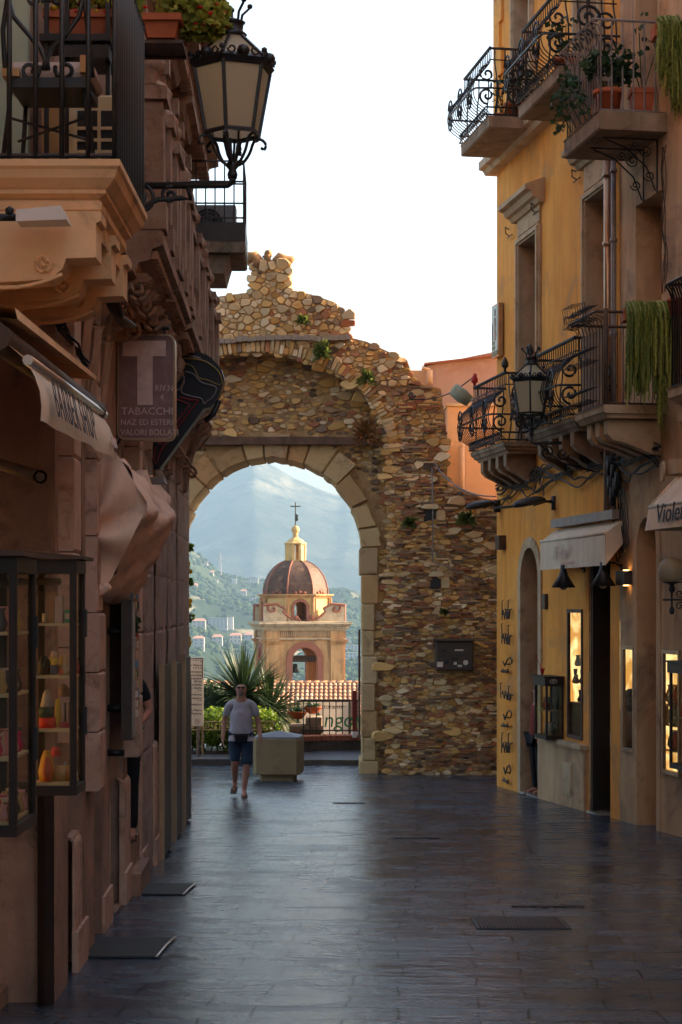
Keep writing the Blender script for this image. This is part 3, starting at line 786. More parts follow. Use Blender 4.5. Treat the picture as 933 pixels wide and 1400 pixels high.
js = [749, 786, 826, 862, 897, 935, 972, 1008, 1040, 1062]
for k, (t, b) in enumerate(zip(js, js[1:])):
    for s in (1, -1):
        z1 = EYE+(HY-t)/sR-.006; z0 = EYE+(HY-b)/sR+.006; w = rs.uniform(.22, .31)
        xi = AX+s*(AR-(.045 if k in (0, 8) else rs.uniform(0, .012))); xo = AX+s*(AR+w); cl = rs.choice(VC)
        x0_, x1_ = min(xi, xo), max(xi, xo)
        m.bbox(x0_, x1_, DR-.07-rs.uniform(0, .03), DR+1.33, z0, z1, .018, 0, cl)
m.build('archway_voussoirs', 'voussoir', gate)
m = MB()
pts = [P(px, y+rs.uniform(-.6, .6), DR-.12) for px, y in ((178, 603), (260, 603), (340, 603), (420, 602), (514, 603))]
m.loft([[p+Vector((0, d, e)) for d, e in ((-.05, -.07), (.12, -.07), (.12, .06), (-.05, .07))] for p in pts], caps=True)
m.build('timber_lintel', 'old_beam', gate)
m = MB(); m.box(3.02, 3.6, 30.0, 33.2, -1, 7.0); m.build('sun_block_wall', 'mortar', gate)  # unseen wall added to stop sun leaking between yellow house and gate
m = MB(); lp = [(180, 490), (240, 476), (300, 469), (340, 465), (400, 463), (440, 465), (480, 463)]
for (a, b), (c, d) in zip(lp, lp[1:]):
    n = 5
    for i in range(n):
        p = P(a+(c-a)*i/n, b+(d-b)*i/n+rs.uniform(-1, 1), DF); q = P(a+(c-a)*(i+.94)/n, b+(d-b)*(i+.94)/n, DF); h = rs.uniform(.06, .1)
        m.prism([(p.x, DF-.12, p.z-.03), (q.x, DF-.12, q.z-.03), (q.x, DF-.13, q.z+h-.03), (p.x, DF-.13, p.z+h-.03)], (0, .14, 0), 0, (.4, .33, .26))
m.build('ledge', 'rubble', gate)
for px, py, w, h in holes_px[:2]:
    p = P(px, py, DF); w /= sF; h /= sF
    m = MB(); m.box(p.x-w, p.x+w, DF-.006, DF+.01, p.z-h, p.z+h, 0); m.build('putlog_hole_shade', 'sign_black', gate)  # flat black plate for the shade inside the hole, no recess cut
for px, py, w, h in holes_px[:2]:
    m = MB(); p = P(px, py, DF); w /= sF; h /= sF
    stone(m, [(p.x-w*1.6, p.z+h*1.05), (p.x+w*1.7, p.z+h*1.05), (p.x+w*1.3, p.z+h*2.1), (p.x-w*1.2, p.z+h*1.9)], TF, .12, .005, PALE[0], rs)
    stone(m, [(p.x+w*1.1, p.z-h), (p.x+w*2.9, p.z-h), (p.x+w*2.7, p.z+h), (p.x+w*1.1, p.z+h)], TF, .09, .005, PALE[1], rs); m.build('hole_surround', 'rubble', gate)
# broken carved crest on the gate's stub
m = MB(); D = 32.8
m.tube([P(348, 366, D), P(352, 357, D), P(346, 353, D), P(338, 350, D), P(334, 345, D)], [.15, .13, .15, .09, .03], 8)
m.tube([P(366, 362, D), P(366, 354, D), P(365, 349, D)], [.12, .06, .09], 8); m.ball(P(367, 347, D), .08, 8)
m.tube([P(379, 360, D), P(384, 354, D), P(391, 356, D), P(398, 355, D), P(402, 352, D)], [.12, .13, .1, .07, .04], 8)
m.tube([P(344, 361, D), P(360, 360, D), P(380, 361, D), P(398, 359, D)], .07, 8)
m.build('carved_crest', 'tower_ochre', gate)
# tufts of weeds growing out of the gate
for nm, px, py, rx, rz, n, mat, lab in (('weed_tuft', 441, 484, .2, .26, 260, 'leaf_weed', 'green weed tuft growing at the crown of the relieving arch'),
        ('weed_tuft', 413, 440, .14, .16, 90, 'leaf_weed', 'small weed tuft on the rubble below the stepped top of the gate'),
        ('weed_tuft', 502, 520, .16, .2, 150, 'leaf_weed', 'weeds on the right shoulder of the big relieving arch'),
        ('weed_tuft', 560, 716, .16, .16, 160, 'leaf_weed', 'low green weed tuft left of the upper square wall hole'),
        ('weed_tuft', 638, 712, .2, .22, 220, 'leaf_weed', 'green weeds on the pier right of the upper square hole'),
        ('dry_weeds', 500, 596, .28, .34, 300, 'leaf_dry', 'dry rusty brown weeds hanging at the end of the timber lintel'),
        ('weed_tuft', 607, 838, .12, .1, 70, 'leaf_weed', 'tiny weed tuft on the pier just below the lower square hole')):
    m = MB(); c = P(px, py, DF-.1)
    for _ in range(n):
        a = rs.uniform(0, 6.28); el = rs.uniform(-.6, 1.2); L = rs.uniform(.5, 1)
        d = Vector((math.cos(a)*math.cos(el)*rx, -abs(math.sin(a))*.16, math.sin(el)*rz))*L
        p = c+d*rs.uniform(.1, .8); s_ = Vector((rs.gauss(0, 1), 0, rs.gauss(0, 1))).normalized()*.012; k = rs.random()
        m.add([p-s_, p+d*.5+Vector((0, 0, .02)), p+s_], [(0, 1, 2)], 0, (k, k, k))
        m.add([p, p+d*.3+s_*2, p+d*.6, p+d*.3-s_*2], [(0, 1, 2, 3)], 0, (k, k, k))
    m.build(nm, mat, label=lab, cat='weeds', group='weeds growing on the stone gate' if nm == 'weed_tuft' else None)
# meter cabinet on the pier
cab = thing('meter_cabinet', P(621, 917, 32.5), 'brown metal utility cabinet covered with stickers on the gate pier', 'cabinet')
m = MB(); a = P(596, 917, 32.5); b = P(647, 877, 32.5)
m.bbox(a.x, b.x, 32.42, 32.72, a.z, b.z, .015); m.build('housing', 'panel_brown', cab)
m = MB(); m.bbox(a.x-.03, b.x+.03, 32.36, 32.72, b.z+.003, b.z+.04, .008); m.build('cover', 'panel_brown', cab)
m = MB(); z = P(0, 897, 32.5).z
m.box(a.x+.03, b.x-.03, 32.405, 32.43, z+.01, b.z-.04); m.box(a.x+.03, b.x-.03, 32.405, 32.43, a.z+.03, z-.01); m.build('door', 'panel_brown', cab)
m = MB()
for (p0, q0, p1, q1) in ((604, 891, 611, 888), (622, 890, 634, 888), (598, 912, 606, 905), (618, 903, 627, 899), (621, 909, 625, 905), (626, 912, 632, 909)):
    A = P(p0, q0, 32.4); B = P(p1, q1, 32.4); m = MB(); m.box(A.x, B.x, 32.398, 32.404, A.z, B.z); m.build('sticker', 'sign_black' if (p0 in (604, 618)) else 'sign_pale', cab)
m = MB()
m.lathe([(.045, 0), (.045, .006)], P(637, 906, 32.4)-Vector((0, .004, 0)), 14, axis='Y'); m.build('sticker', 'sign_pale', cab)
m = MB(); m.lathe([(.04, 0), (.04, .006)], P(611, 905, 32.4)-Vector((0, .004, 0)), 10, axis='Y'); m.build('sticker', 'sign_black', cab)
m = MB(); m.tube([P(591, 640, 32.6), P(592, 700, 32.6), P(592, 768, 32.6), P(620, 778, 32.6), P(668, 800, 32.6)], .014, 6)
m.build('conduit_pipe', 'grey_metal', label='thin grey conduit running down the gate pier past both holes', cat='pipe')
# threshold strip, kerb, terrace beyond the gate
m = MB(); m.box(-6.5, -1.72, 34.95, 37.8, -.95, -.82); m.build('pavement', 'asphalt', kind='structure')
m = MB(); m.box(-.88, 3.4, 34.95, 36.2, -1, -.84); m.build('step', 'dark_stone', kind='structure')
m = MB(); m.loft([[(-.86, 35.0, -.836), (3.4, 35.0, -.836)], [(-.86, 36.2, -.75), (3.4, 36.2, -.75)]], closed=False); m.build('path', 'asphalt', kind='structure')
lw = thing('terrace_wall', (.2, 36.4, -.9), 'low dark stone terrace wall with red brick coping curving behind the gate', 'wall')
cur = [(-1.15, 34.9), (-1.0, 35.5), (-.75, 36.0), (-.3, 36.25), (.3, 36.3), (3.4, 36.3)]
def ribbon(m, cv, w, z0, z1, mi=0, col=None):
    L = []; 
    for i, p in enumerate(cv):
        a = Vector(cv[max(0, i-1)]+(0,)); b = Vector(cv[min(len(cv)-1, i+1)]+(0,)); d = (b-a).normalized(); n = Vector((-d.y, d.x, 0))
        q = Vector((p[0], p[1], 0)); L.append([q-n*w*0+Vector((0, 0, z0)), q+n*w+Vector((0, 0, z0)), q+n*w+Vector((0, 0, z1)), q+Vector((0, 0, z1))])
    m.loft(L, mi, col, True)
m = MB(); ribbon(m, cur, .4, -1, -.56); m.build('base', 'dark_stone', lw)
m = MB(); 
for i in range(len(cur)-1):
    a = Vector(cur[i]); b = Vector(cur[i+1]); n = max(1, int((b-a).length/.09))
    for k in range(n):
        p = a+(b-a)*(k/n); q = a+(b-a)*((k+.86)/n); d = (b-a).normalized(); nn = Vector((-d.y, d.x))
        p = p-nn*.03; q = q-nn*.03; w = nn*.46
        m.hexa([(p.x, p.y, -.557), (q.x, q.y, -.557), (q.x+w.x, q.y+w.y, -.557), (p.x+w.x, p.y+w.y, -.557), (p.x, p.y, -.46), (q.x, q.y, -.46), (q.x+w.x, q.y+w.y, -.46), (p.x+w.x, p.y+w.y, -.46)], 0)
m.build('coping', 'brick_red', lw)
rl = thing('terrace_railing', (1, 37, -.46), 'dark iron railing on the brick coping beside the restaurant sign', 'railing')
m = MB(); z0, z1 = -.46, .22
for i in range(30):
    x = -.75+i*.13; m.tube([(x, 36.55, z0), (x, 36.55, z1)], .011, 4)
m.build('bar', 'iron', rl)['kind'] = 'stuff'
m = MB(); m.tube([(-.8, 36.55, z1), (3.2, 36.55, z1)], .02, 5); m.tube([(-.8, 36.55, z0+.08), (3.2, 36.55, z0+.08)], .015, 5); m.build('handrail', 'iron', rl)
# pedestal wall with two bowls
pw = thing('pot_pedestal', (-1.2, 36.9, -.9), 'weathered stepped masonry pedestal carrying two terracotta bowls', 'pedestal')
m = MB(); D = 36.6; a = P(398, 1003, D); b = P(440, 992, D)
m.box(a.x, b.x, D+.1, D+.6, -1, a.z); m.bbox(a.x-.03, b.x+.02, D, D+.65, a.z+.003, b.z, .02)
for i in range(9): m.box(a.x+.02+i*.07, a.x+.06+i*.07, D-.03, D+.01, a.z+.03, b.z-.03)
c = P(418, 981, D); m.bbox(c.x, b.x, D, D+.6, b.z+.003, c.z, .02)
m.build('block', 'slab_stone', pw)
def bowl(px, py, D, r, lab):
    t = thing('terracotta_bowl', P(px, py, D), lab, 'flower bowl', 'terracotta bowls on the pedestal'); c = P(px, py, D)
    m = MB(); m.lathe([(r*.45, 0), (r*.8, r*.3), (r, r*.7), (r*1.05, r*.72), (r*1.05, r*.8), (r*.92, r*.78), (r*.85, r*.6), (.01, r*.55)], c, 18); m.build('bowl', 'terracotta', t)
    m = MB(); leaves(m, c+Vector((0, 0, r*.85)), (r*.85, r*.8, r*.35), 130, .07); m.build('plant', 'leaf_dark', t)
bowl(407, 983, 36.85, .19, 'lower left terracotta bowl planted with short greenery')
bowl(428, 976, 36.95, .18, 'higher right terracotta bowl in front of the restaurant sign')
sg = thing('restaurant_sign', P(444, 1010, 38.3), 'white framed restaurant sign board behind the terrace railing', 'sign')
m = MB(); D = 38.3; a = P(408, 1006, D); b = P(479, 958, D); m.box(a.x, b.x, D, D+.04, a.z, b.z); m.build('board', 'banner', sg)
m = MB()
for p, q in ((a, Vector((b.x, 0, a.z))), (Vector((a.x, 0, b.z)), b), (a, Vector((a.x, 0, b.z))), (Vector((b.x, 0, a.z)), b)):
    m.tube([(p.x, D, p.z), (q.x, D, q.z)], .028, 4)
for x in (a.x, b.x+.1): m.box(x-.04, x+.04, D+.05, D+.12, -1.2, b.z)
m.box(b.x+.05, b.x+.16, D, D+.05, a.z, b.z)
m.build('frame', 'panel_brown', sg)
text('Angoro', .46, P(423, 994, D-.02), (1, 0, 0), (0, 0, 1), 'logo_green', sg, .004, .95, .15)
text('ristorante', .14, P(433, 969, D-.02), (1, 0, 0), (0, 0, 1), 'lettering_dark', sg, .004, 1, .2)
m = MB()
for x0_, x1_ in ((411, 430), (455, 473)): m.tube([P(x0_, 966.5, D-.02), P(x1_, 966.5, D-.02)], .006, 4)
m.build('line', 'lettering_dark', sg)
m = MB(); m.tube([P(491.5, 1010, 35.6), P(491.5, 861, 35.6), P(505, 861, 35.6)], .022, 4)
m.build('sign_gantry', 'brown_wood', label='tall thin brown metal frame standing just behind the gate jamb', cat='metal frame')
bx = thing('electric_box', P(485, 1010, 36.2), 'small white electric box fixed to a dark post by the jamb', 'electric box')
m = MB(); a = P(482, 1009, 36.2); b = P(488, 1001, 36.2); m.bbox(a.x, b.x, 36.2, 36.3, a.z, b.z, .01); m.build('case', 'plastic_white', bx)
m = MB(); m.box(a.x, b.x, 36.31, 36.4, -1, P(0, 945, 36.2).z); m.build('post', 'maroon_cloth', bx)
# square concrete barrier with pyramid lid
pb = thing('concrete_barrier', P(380, 1067, 31.4)+Vector((0, .4, 0)), 'square ochre concrete barrier block with grey pyramid lid in the archway', 'barrier')
D = 31.0; x0, x1 = P(351, 0, D).x, P(416, 0, D).x; z0 = P(0, 1060, D).z; z1 = P(0, 1010, D).z; gg = gz(31.4)
w = x1-x0; ca, sa = math.cos(.0), 0
cxx, cyy = (x0+x1)/2-.04, D+w/2
def rotb(x, y, a=math.radians(-4)): 
    dx, dy = x-cxx, y-cyy; return (cxx+dx*math.cos(a)-dy*math.sin(a), cyy+dx*math.sin(a)+dy*math.cos(a))
def octo(h, c, z): return [(*rotb(cxx+sx, cyy+sy), z) for sx, sy in ((-h+c, -h), (h-c, -h), (h, -h+c), (h, h-c), (h-c, h), (-h+c, h), (-h, h-c), (-h, -h+c))]
m = MB(); h = w/2
m.loft([octo(h-.01, .05, z0), octo(h, .06, z0+.02), octo(h, .06, z1-.02), octo(h-.01, .06, z1)], caps=True); m.build('block', 'ochre_concrete', pb)
m = MB(); m.loft([octo(h*.72, .03, gg), octo(h*.72, .03, z0-.002)], caps=True); m.build('plinth', 'ochre_concrete', pb)
m = MB(); m.loft([octo(h*.97, .06, z1+.002), octo(h*.97, .06, z1+.02), octo(.02, .008, z1+.105)], caps=True); m.build('lid', 'lead_grey', pb)
# hedge, fence, yucca
m = MB(); rh = random.Random(9)
c = P(300, 1018, 36.4)
for k in range(16): leaves(m, (-3.6+k*.13*1.1, 36.55+rh.uniform(-.1, .15), -.38+rh.uniform(-.05, .08)), (.28, .42, .42), 420, .075, 1.3, .0, rh)
m.build('hedge', 'leaf_hedge', label='sunlit bright green hedge clipped low behind the fence', cat='hedge')
m = MB()
for k in range(14):
    x = -3.5+k*.13; m.tube([(x, 36.5, -.85), (x+rh.uniform(-.1, .1), 36.55, -.3)], .012, 5)
m.box(-3.7, -1.6, 36.2, 37.0, -.9, -.8); m.build('hedge_bed', 'soil', label='earth bed under the clipped hedge', cat='planting bed')
fe = thing('garden_fence', (-2.6, 35.9, -.82), 'pale metal garden fence with scrollwork in front of the hedge', 'fence')
m = MB(); D = 35.9
for zz in (P(0, 987, D).z, P(0, 998, D).z, P(0, 1037, D).z): m.tube([(-3.9, D, zz), (-1.3, D, zz)], .014, 5)
m.build('rail', 'copper_metal', fe)
for px in (258, 270, 277, 330, 352): m = MB(); m.tube([P(px, 1050, D), P(px, 986, D)], .02, 5); m.build('post', 'copper_metal', fe)
m = MB()
zt, zb = P(0, 988, D).z, P(0, 997, D).z
for i in range(14):
    x = -3.2+i*.14; m.tube(scroll((x, D, (zt+zb)/2), .06, 1.1, 1.5, (1, 0, 0), (0, 0, 1), 12), .008, 4)
m.build('scroll', 'copper_metal', fe)['kind'] = 'stuff'
yu = thing('yucca', P(332, 1045, 38)+Vector((0, 0, 0)), 'big spiky dark green yucca behind the walking man', 'yucca')
m = MB(); c = P(333, 952, 37.8); g = -.9
m.tube([(c.x, 37.8, g), (c.x-.05, 37.8, g+.5), (c.x, 37.8, c.z)], [.16, .13, .12], 9)
m.tube([(c.x+.05, 37.9, g), (c.x+.35, 37.9, g+.6), (c.x+.5, 37.9, c.z-.35)], [.12, .1, .09], 9)
m.build('trunk', 'bark', yu)
def blades(m, c, n, L, wd, rnd, up=-.9):
    for i in range(n):
        a = rnd.uniform(0, 2*math.pi); el = math.asin(rnd.uniform(up, 1)) ; l = L*rnd.uniform(.75, 1.15)*(1 if el > 0 else .85)
        d = Vector((math.cos(a)*math.cos(el), math.sin(a)*math.cos(el), math.sin(el))); sd = d.cross(Vector((0, 0, 1)))
        sd = sd.normalized() if sd.length > .1 else Vector((1, 0, 0)); k = rnd.random()
        dr = .5*(1-math.sin(el))*l*rnd.uniform(.2, .9)
        pts = [c+d*.06, c+d*l*.35+Vector((0, 0, -dr*.08)), c+d*l*.7+Vector((0, 0, -dr*.4)), c+d*l+Vector((0, 0, -dr))]
        ws = [wd*.7, wd, wd*.75, .002]
        m.loft([[p-sd*w, p+Vector((0, 0, -w*.5)), p+sd*w] for p, w in zip(pts, ws)], 0, (k, k, k), closed=False)
m = MB(); blades(m, c, 380, 1.12, .028, rh, -.75); blades(m, c+Vector((.55, .1, -.3)), 260, .95, .026, rh, -.9); blades(m, c+Vector((-.25, .2, -.5)), 200, .85, .024, rh, -.9)
m.build('crown', 'leaf_yucca', yu)
m = MB(); 
for k in range(5): leaves(m, P(272+k*7, 950+rh.uniform(-6, 10), 38.6), (.28, .3, .3), 300, .08, 1.2, 0, rh)
leaves(m, P(285, 985, 38.6), (.5, .3, .35), 500, .08, 1.2, 0, rh)
m.tube([P(285, 1045, 38.6), P(284, 960, 38.6)], .05, 6, 0, (.1, .1, .1)); m.build('dark_shrub', 'leaf_dark', label='dark leafy shrub between the hotel sign and the yucca', cat='shrub')
# hotel direction board
hs = thing('hotel_sign', P(262, 1045, 35.5), 'cream board listing hotels with stars at the left edge of the archway', 'sign')
D = 35.5; a = P(232, 993, D); b = P(278.5, 899, D)
m = MB(); m.bbox(a.x, b.x, D, D+.05, a.z, b.z, .01); m.build('board', 'banner', hs)
m = MB(); m.box(a.x, b.x, D-.008, D-.002, b.z-.03, b.z-.012); m.box(b.x-.03, b.x-.012, D-.008, D-.002, b.z-.4, b.z-.012); m.build('border', 'brown_wood', hs)
m = MB()
for px in (240, 271): m = MB(); m.tube([(P(px, 0, D).x, D+.08, -.85), (P(px, 0, D).x, D+.08, b.z-.1)], .025, 6); m.build('post', 'grey_metal', hs)
rows = [('* * * * * L', 905), ('San Pietro', 911), ('* * * *', 915.5), ('Ariston', 920), ('Capotaormina', 924.5), ('Miramare', 929), ('Sirius', 933), ('Villa Carlotta', 937.5), ('Villa Giulia', 942), ('* *', 946.5), ('Bel Soggiorno', 951), ('Pensione Svizzera', 956), ('* *', 960), ('Villa Nettuno', 964.5), ('Inn Piero', 972.5), ('La Astoria', 977)]
for s, y in rows: text(s, .06, P(276.0, y, D-.004), (1, 0, 0), (0, 0, 1), 'lettering_dark', hs, .002, 1.15, 0, 'RIGHT', thick=.0012)
m = MB(); p = P(270, 990, D); m.box(p.x-.05, p.x+.05, D-.006, D-.001, p.z, p.z+.1); m.build('sticker', 'lettering_pale', hs)
# pink house behind the gate
ph = thing('pink_house', (4, 38, -.95), 'plain pink stuccoed house rising behind the right side of the gate', 'house')
m = MB()
def pz(y, D=35.6): return EYE+(HY-y)/F*D
D = 35.6; xa = P(584, 0, D).x; xb = 9.0 
poly = [(xa, D, -1), (xb, D, -1), (xb, D, pz(440)), (P(675, 0, D).x, D, pz(481)), (xa, D, pz(500)), ]
m.prism(poly, (0, 1.7, 0)); m.build('wall', 'pink_plaster', ph)
m = MB(); tx = P(575, 0, D).x
m.prism([(xa-.05, D-.06, pz(499)), (xb, D-.06, pz(439)), (xb, D-.06, pz(436)), (xa-.05, D-.06, pz(496.5))], (0, 1.9, 0)); m.build('roof', 'brick_red', ph)
an = MB(); D2 = 34.9
an.box(P(612, 0, D2).x, 6, D2, D2+.68, -1, pz(556, D2)); an.build('annex', 'peach_plaster', ph)
m = MB(); m.bbox(P(610, 0, D2).x, 6, D2-.04, D2+.66, pz(556, D2)+.003, pz(552, D2), .01); m.build('coping', 'frame_stone', ph)
ls = MB(); ls.box(P(560, 0, D).x, P(584, 0, D).x, D+.3, D+1.2, -1, pz(500)-.05); ls.build('side_block', 'peach_plaster', ph)
m = MB(); m.tube([P(632.5, 690, D2-.06), P(632.5, 612, D2-.06)], .045, 10); m.ball(P(632.5, 610, D2-.06), .055, 8); m.build('drainpipe', 'peach_plaster', ph)
m = MB(); m.tube([P(588, 525, D-.06), P(588, 506, D-.06)], .06, 8); m.tube([P(588, 506, D-.06), P(577, 503, D-.06)], .04, 8); m.build('chimney', 'peach_plaster', ph)
# ================================================================== RIGHT SIDE
def backing(m, W, D0, D1, z0, z1, dep, m_=0): wbox(m, W, D0, D1, -dep-.05, -dep, z0, z1, m_)
yb = thing('yellow_house', tuple(RW(26.7, 0, -.9)), 'tall yellow plastered house with wrought iron balconies right of the gate', 'house')
m = MB()
YH = [(27.35, 28.4, 4.62, 7.7), (23.97, 24.93, 4.6, 7.62), (24.35, 25.35, 9.1, 11.6), (27.75, 28.7, 9.42, 11.7),
      (27.35, 28.35, -.85, 3.0, True), (23.97, 24.9, -.75, 3.15, False, .03), (25.17, 25.88, .25, 2.06, False, .03)]
facade(m, RW, 23.57, 29.9, -1.05, 14.5, YH, .32, 0, 1)
m.quad(RW(29.9, 0, -1.05), RW(29.9, -6, -1.05), RW(29.9, -6, 14.5), RW(29.9, 0, 14.5))
wbox(m, RW, 23.58, 29.88, -6, -1.5, -1, 14.4)
m.build('wall', ['yellow_plaster', 'frame_stone'], yb)
m = MB(); wbox(m, RW, 23.5, 30.3, -6.2, .6, 14.5, 14.7); wbox(m, RW, 23.5, 30.1, -6, .35, 14.3, 14.5); m.build('roof', 'terracotta', yb)
m = MB(); wmould(m, RW, 23.6, 30.05, [(-.1, 9.17), (.16, 9.17), (.2, 9.24), (.27, 9.26), (.27, 9.385), (-.1, 9.385)])
m.build('string_course', 'frame_stone', yb)
m = MB()
for i in range(12):
    z = 9.4+i*.43
    wbox(m, RW, 29.45 if i % 2 else 29.6, 29.96, -.4, .045, z+.01, z+.43)
m.build('quoin', 'yellow_plaster', yb)
def window(par, W, a, b, z0, z1, fmat, dep=.28, frame=True, cornice=None, leafs=2, glass=True, fw=.12, door='red_wood', fo=.05):
    if frame:
        m = MB(); wframe(m, W, a, b, z0, z1, fw, -.01, fo); wframe(m, W, a-.03, b+.03, z0, z1+.03, fw-.06, .0, fo+.03)
        w = m.build('window_frame', fmat, par)
    else: w = None
    if cornice:
        m = MB(); z = cornice; wmould(m, W, a-.28, b+.28, [(-.02, z), (.08, z), (.12, z+.06), (.18, z+.08), (.22, z+.16), (.3, z+.18), (.3, z+.25), (.02, z+.36), (-.02, z+.36)])
        wbox(m, W, a-.1, b+.1, -.01, .035, z1+fw+.03, z)
        m.build('window_cornice', fmat, par)
    m = MB(); n = leafs; ww = (b-a)/n
    for k in range(n):
        x0, x1 = a+k*ww+.01, a+(k+1)*ww-.01
        for (p, q, r, s) in ((x0, x0+.07, z0, z1), (x1-.07, x1, z0, z1), (x0, x1, z0, z0+.4), (x0, x1, z1-.08, z1), (x0, x1, (z0+z1)/2-.03, (z0+z1)/2+.03)):
            wbox(m, W, p, q, -dep-.04, -dep+.02 if p != x0 or q != x1 else -dep+.016, r, s)
    d = m.build('window', door, par)
    m = MB(); wbox(m, W, a, b, -dep-.03, -dep-.015, z0, z1); m.build('pane', 'plastic_dark', d)
window(yb, RW, 27.35, 28.4, 4.62, 7.7, 'frame_stone', cornice=8.1)
window(yb, RW, 23.97, 24.93, 4.6, 7.62, 'frame_stone', cornice=8.1)
window(yb, RW, 24.35, 25.35, 9.1, 11.6, 'frame_stone')
window(yb, RW, 27.75, 28.7, 9.42, 11.7, 'frame_stone')
# lower openings
m = MB(); n = 14
f = lambda r, o: [RW(27.85-r, o, -.85)]+[RW(27.85-r*math.cos(math.pi*i/n), o, 2.5+r*math.sin(math.pi*i/n)) for i in range(n+1)]+[RW(27.85+r, o, -.85)]
m.loft([f(.66, 0), f(.66, .03), f(.495, .03), f(.495, -.3)], closed=False); m.build('arch_surround', 'frame_stone', yb)
m = MB(); wbox(m, RW, 27.3, 28.4, -1.4, -1.35, -.85, 3.0); wbox(m, RW, 27.35, 28.35, -.33, -.29, 2.1, 2.16); wbox(m, RW, 27.36, 27.42, -.34, -.28, -.85, 2.5); m.build('door', 'dark_wood', yb)
m = MB(); wbox(m, RW, 23.9, 24.95, -.9, -.85, -.75, 3.15); wbox(m, RW, 24.82, 24.88, -.1, -.03, -.75, 3.1); wbox(m, RW, 24.9, 24.95, -.9, -.03, -.75, 3.15); wbox(m, RW, 23.95, 24.92, -.9, -.32, 3.15, 3.2); m.build('door', 'dark_wood', yb)
m = MB(); wbox(m, RW, 23.97, 24.9, -.3, .04, -.75, -.68); wbox(m, RW, 27.35, 28.35, -.3, .03, -.85, -.76); m.build('doorstep', 'steel_edge', yb)
m = MB(); wbox(m, RW, 24.98, 27.22, .0, .05, -.85, .13); m.build('dado', 'beige_plaster', yb)
m = MB(); wbox(m, RW, 24.96, 27.24, .0, .11, .135, .2); m.build('sill', 'frame_stone', yb)
m = MB(); wbox(m, RW, 25.5, 25.95, .05, .065, -.55, -.1); wbox(m, RW, 25.53, 25.92, .065, .075, -.52, -.13); m.build('access_panel', 'frame_stone', yb)
def vitrine(par, W, a, b, z0, z1, wood=0):
    m = MB(); wframe(m, W, a+.05, b-.05, z0+.05, z1-.05, .05, -.02, .02); wbox(m, W, a, b, -.02, .025, z0, z0+.05)
    v = m.build('shop_window', 'brown_wood' if wood else 'copper_metal', par)
    m = MB(); wbox(m, W, a+.04, b-.04, -.012, -.004, z0+.04, z1-.04); m.build('pane', 'glass', v)
    return v
v = vitrine(yb, RW, 25.17, 25.88, .25, 2.06, 1)
m = MB(); wbox(m, RW, 25.93, 25.96, -.45, -.01, .75, 2.1); m.build('reflection_panel', 'reflection_glow', v)  # glowing end panel in place of a golden reflection in the pane
m = MB(); wbox(m, RW, 25.1, 25.97, -.5, -.03, .2, .75); m.build('base_panel', 'brown_wood', v)
rg = random.Random(4)
m = MB()
for k in range(12):
    p = RW(rg.uniform(25.6, 25.88), -rg.uniform(.06, .22), .76+rg.choice((0, 0, .25, .5))); m.lathe([(.03, 0), (.05, .03), (.02, .08+rg.random()*.1), (.03, .12+rg.random()*.1)], p, 8, 0, rg.choice([(.3, .15, .05), (.6, .5, .4), (.1, .05, .03), (.5, .3, .1)]))
m.build('goods', 'colour_goods', v)['kind'] = 'stuff'
bb = thing('beige_house', tuple(RW(15, 0, -.6)), 'beige rendered house with shop windows at the right edge', 'house')
m = MB()
BH = [(22.0, 22.95, 5.73, 7.12), (21.95, 22.7, 8.0, 10.6), (22.15, 22.88, -.66, 3.2, True), (22.98, 23.45, .25, 1.6, False, .03), (21.35, 21.95, .1, 1.58, False, .03),
      (18.9, 19.9, 4.45, 7.0), (18.9, 19.9, 8.1, 10.6), (18.3, 20.0, -.6, 2.9), (14.5, 15.6, 4.5, 7), (14.2, 16, -.5, 2.8), (10, 11.2, 4.5, 7), (9.6, 11.6, -.4, 2.8), (4, 6, -.2, 2.8), (4.4, 5.6, 4.5, 7), (14.5, 15.6, 8.1, 10.6)]
facade(m, RW, -14, 23.565, -1.0, 14, BH, .4)
wbox(m, RW, -14, 23.55, -6, -1.5, -1, 13.9)
m.build('wall', 'beige_plaster', bb)
m = MB(); wbox(m, RW, -14.2, 23.56, -6.2, .5, 14.0, 14.2); m.build('roof', 'terracotta', bb)
window(bb, RW, 22.0, 22.95, 5.73, 7.12, 'frame_stone', .4, frame=False)
m = MB(); wbox(m, RW, 21.9, 23.0, -.1, .12, 5.66, 5.73); wbox(m, RW, 21.95, 22.95, -.1, .09, 5.58, 5.66); m.build('sill', 'frame_stone', bb)
m = MB()
for i in range(16): wbox(m, RW, 22.02, 22.5, -.37+(i % 2)*.004, -.33, 6.6+i*.033, 6.63+i*.033)
m.build('shutter', 'grey_metal', bb)
window(bb, RW, 21.95, 22.7, 8.0, 10.6, 'beige_plaster', door='grey_metal')
for a in (18.9, 14.5, ): window(bb, RW, a, a+1.05, 4.45, 7.0, 'frame_stone'); window(bb, RW, a, a+1.05, 8.1, 10.6, 'frame_stone')
for a, b, z in ((18.3, 20.0, -.6), (14.2, 16, -.5), (9.6, 11.6, -.4), (4, 6, -.2)):
    v = vitrine(bb, RW, a, b, z, 2.8, 1); m = MB(); wbox(m, RW, a, b, -.9, -.85, z, 2.8); m.build('back_panel', 'dark_wood', v)
window(bb, RW, 10, 11.2, 4.5, 7, 'frame_stone'); window(bb, RW, 4.4, 5.6, 4.5, 7, 'frame_stone')
m = MB(); f = lambda r, o, c=22.515: [RW(c-r, o, -.66)]+[RW(c-r*math.cos(math.pi*i/n), o, 3.2-.365+r*math.sin(math.pi*i/n)) for i in range(n+1)]+[RW(c+r, o, -.66)]
m.loft([f(.5, 0), f(.5, .015), f(.36, .015), f(.36, -.3)], closed=False); m.build('arch_surround', 'beige_plaster', bb)
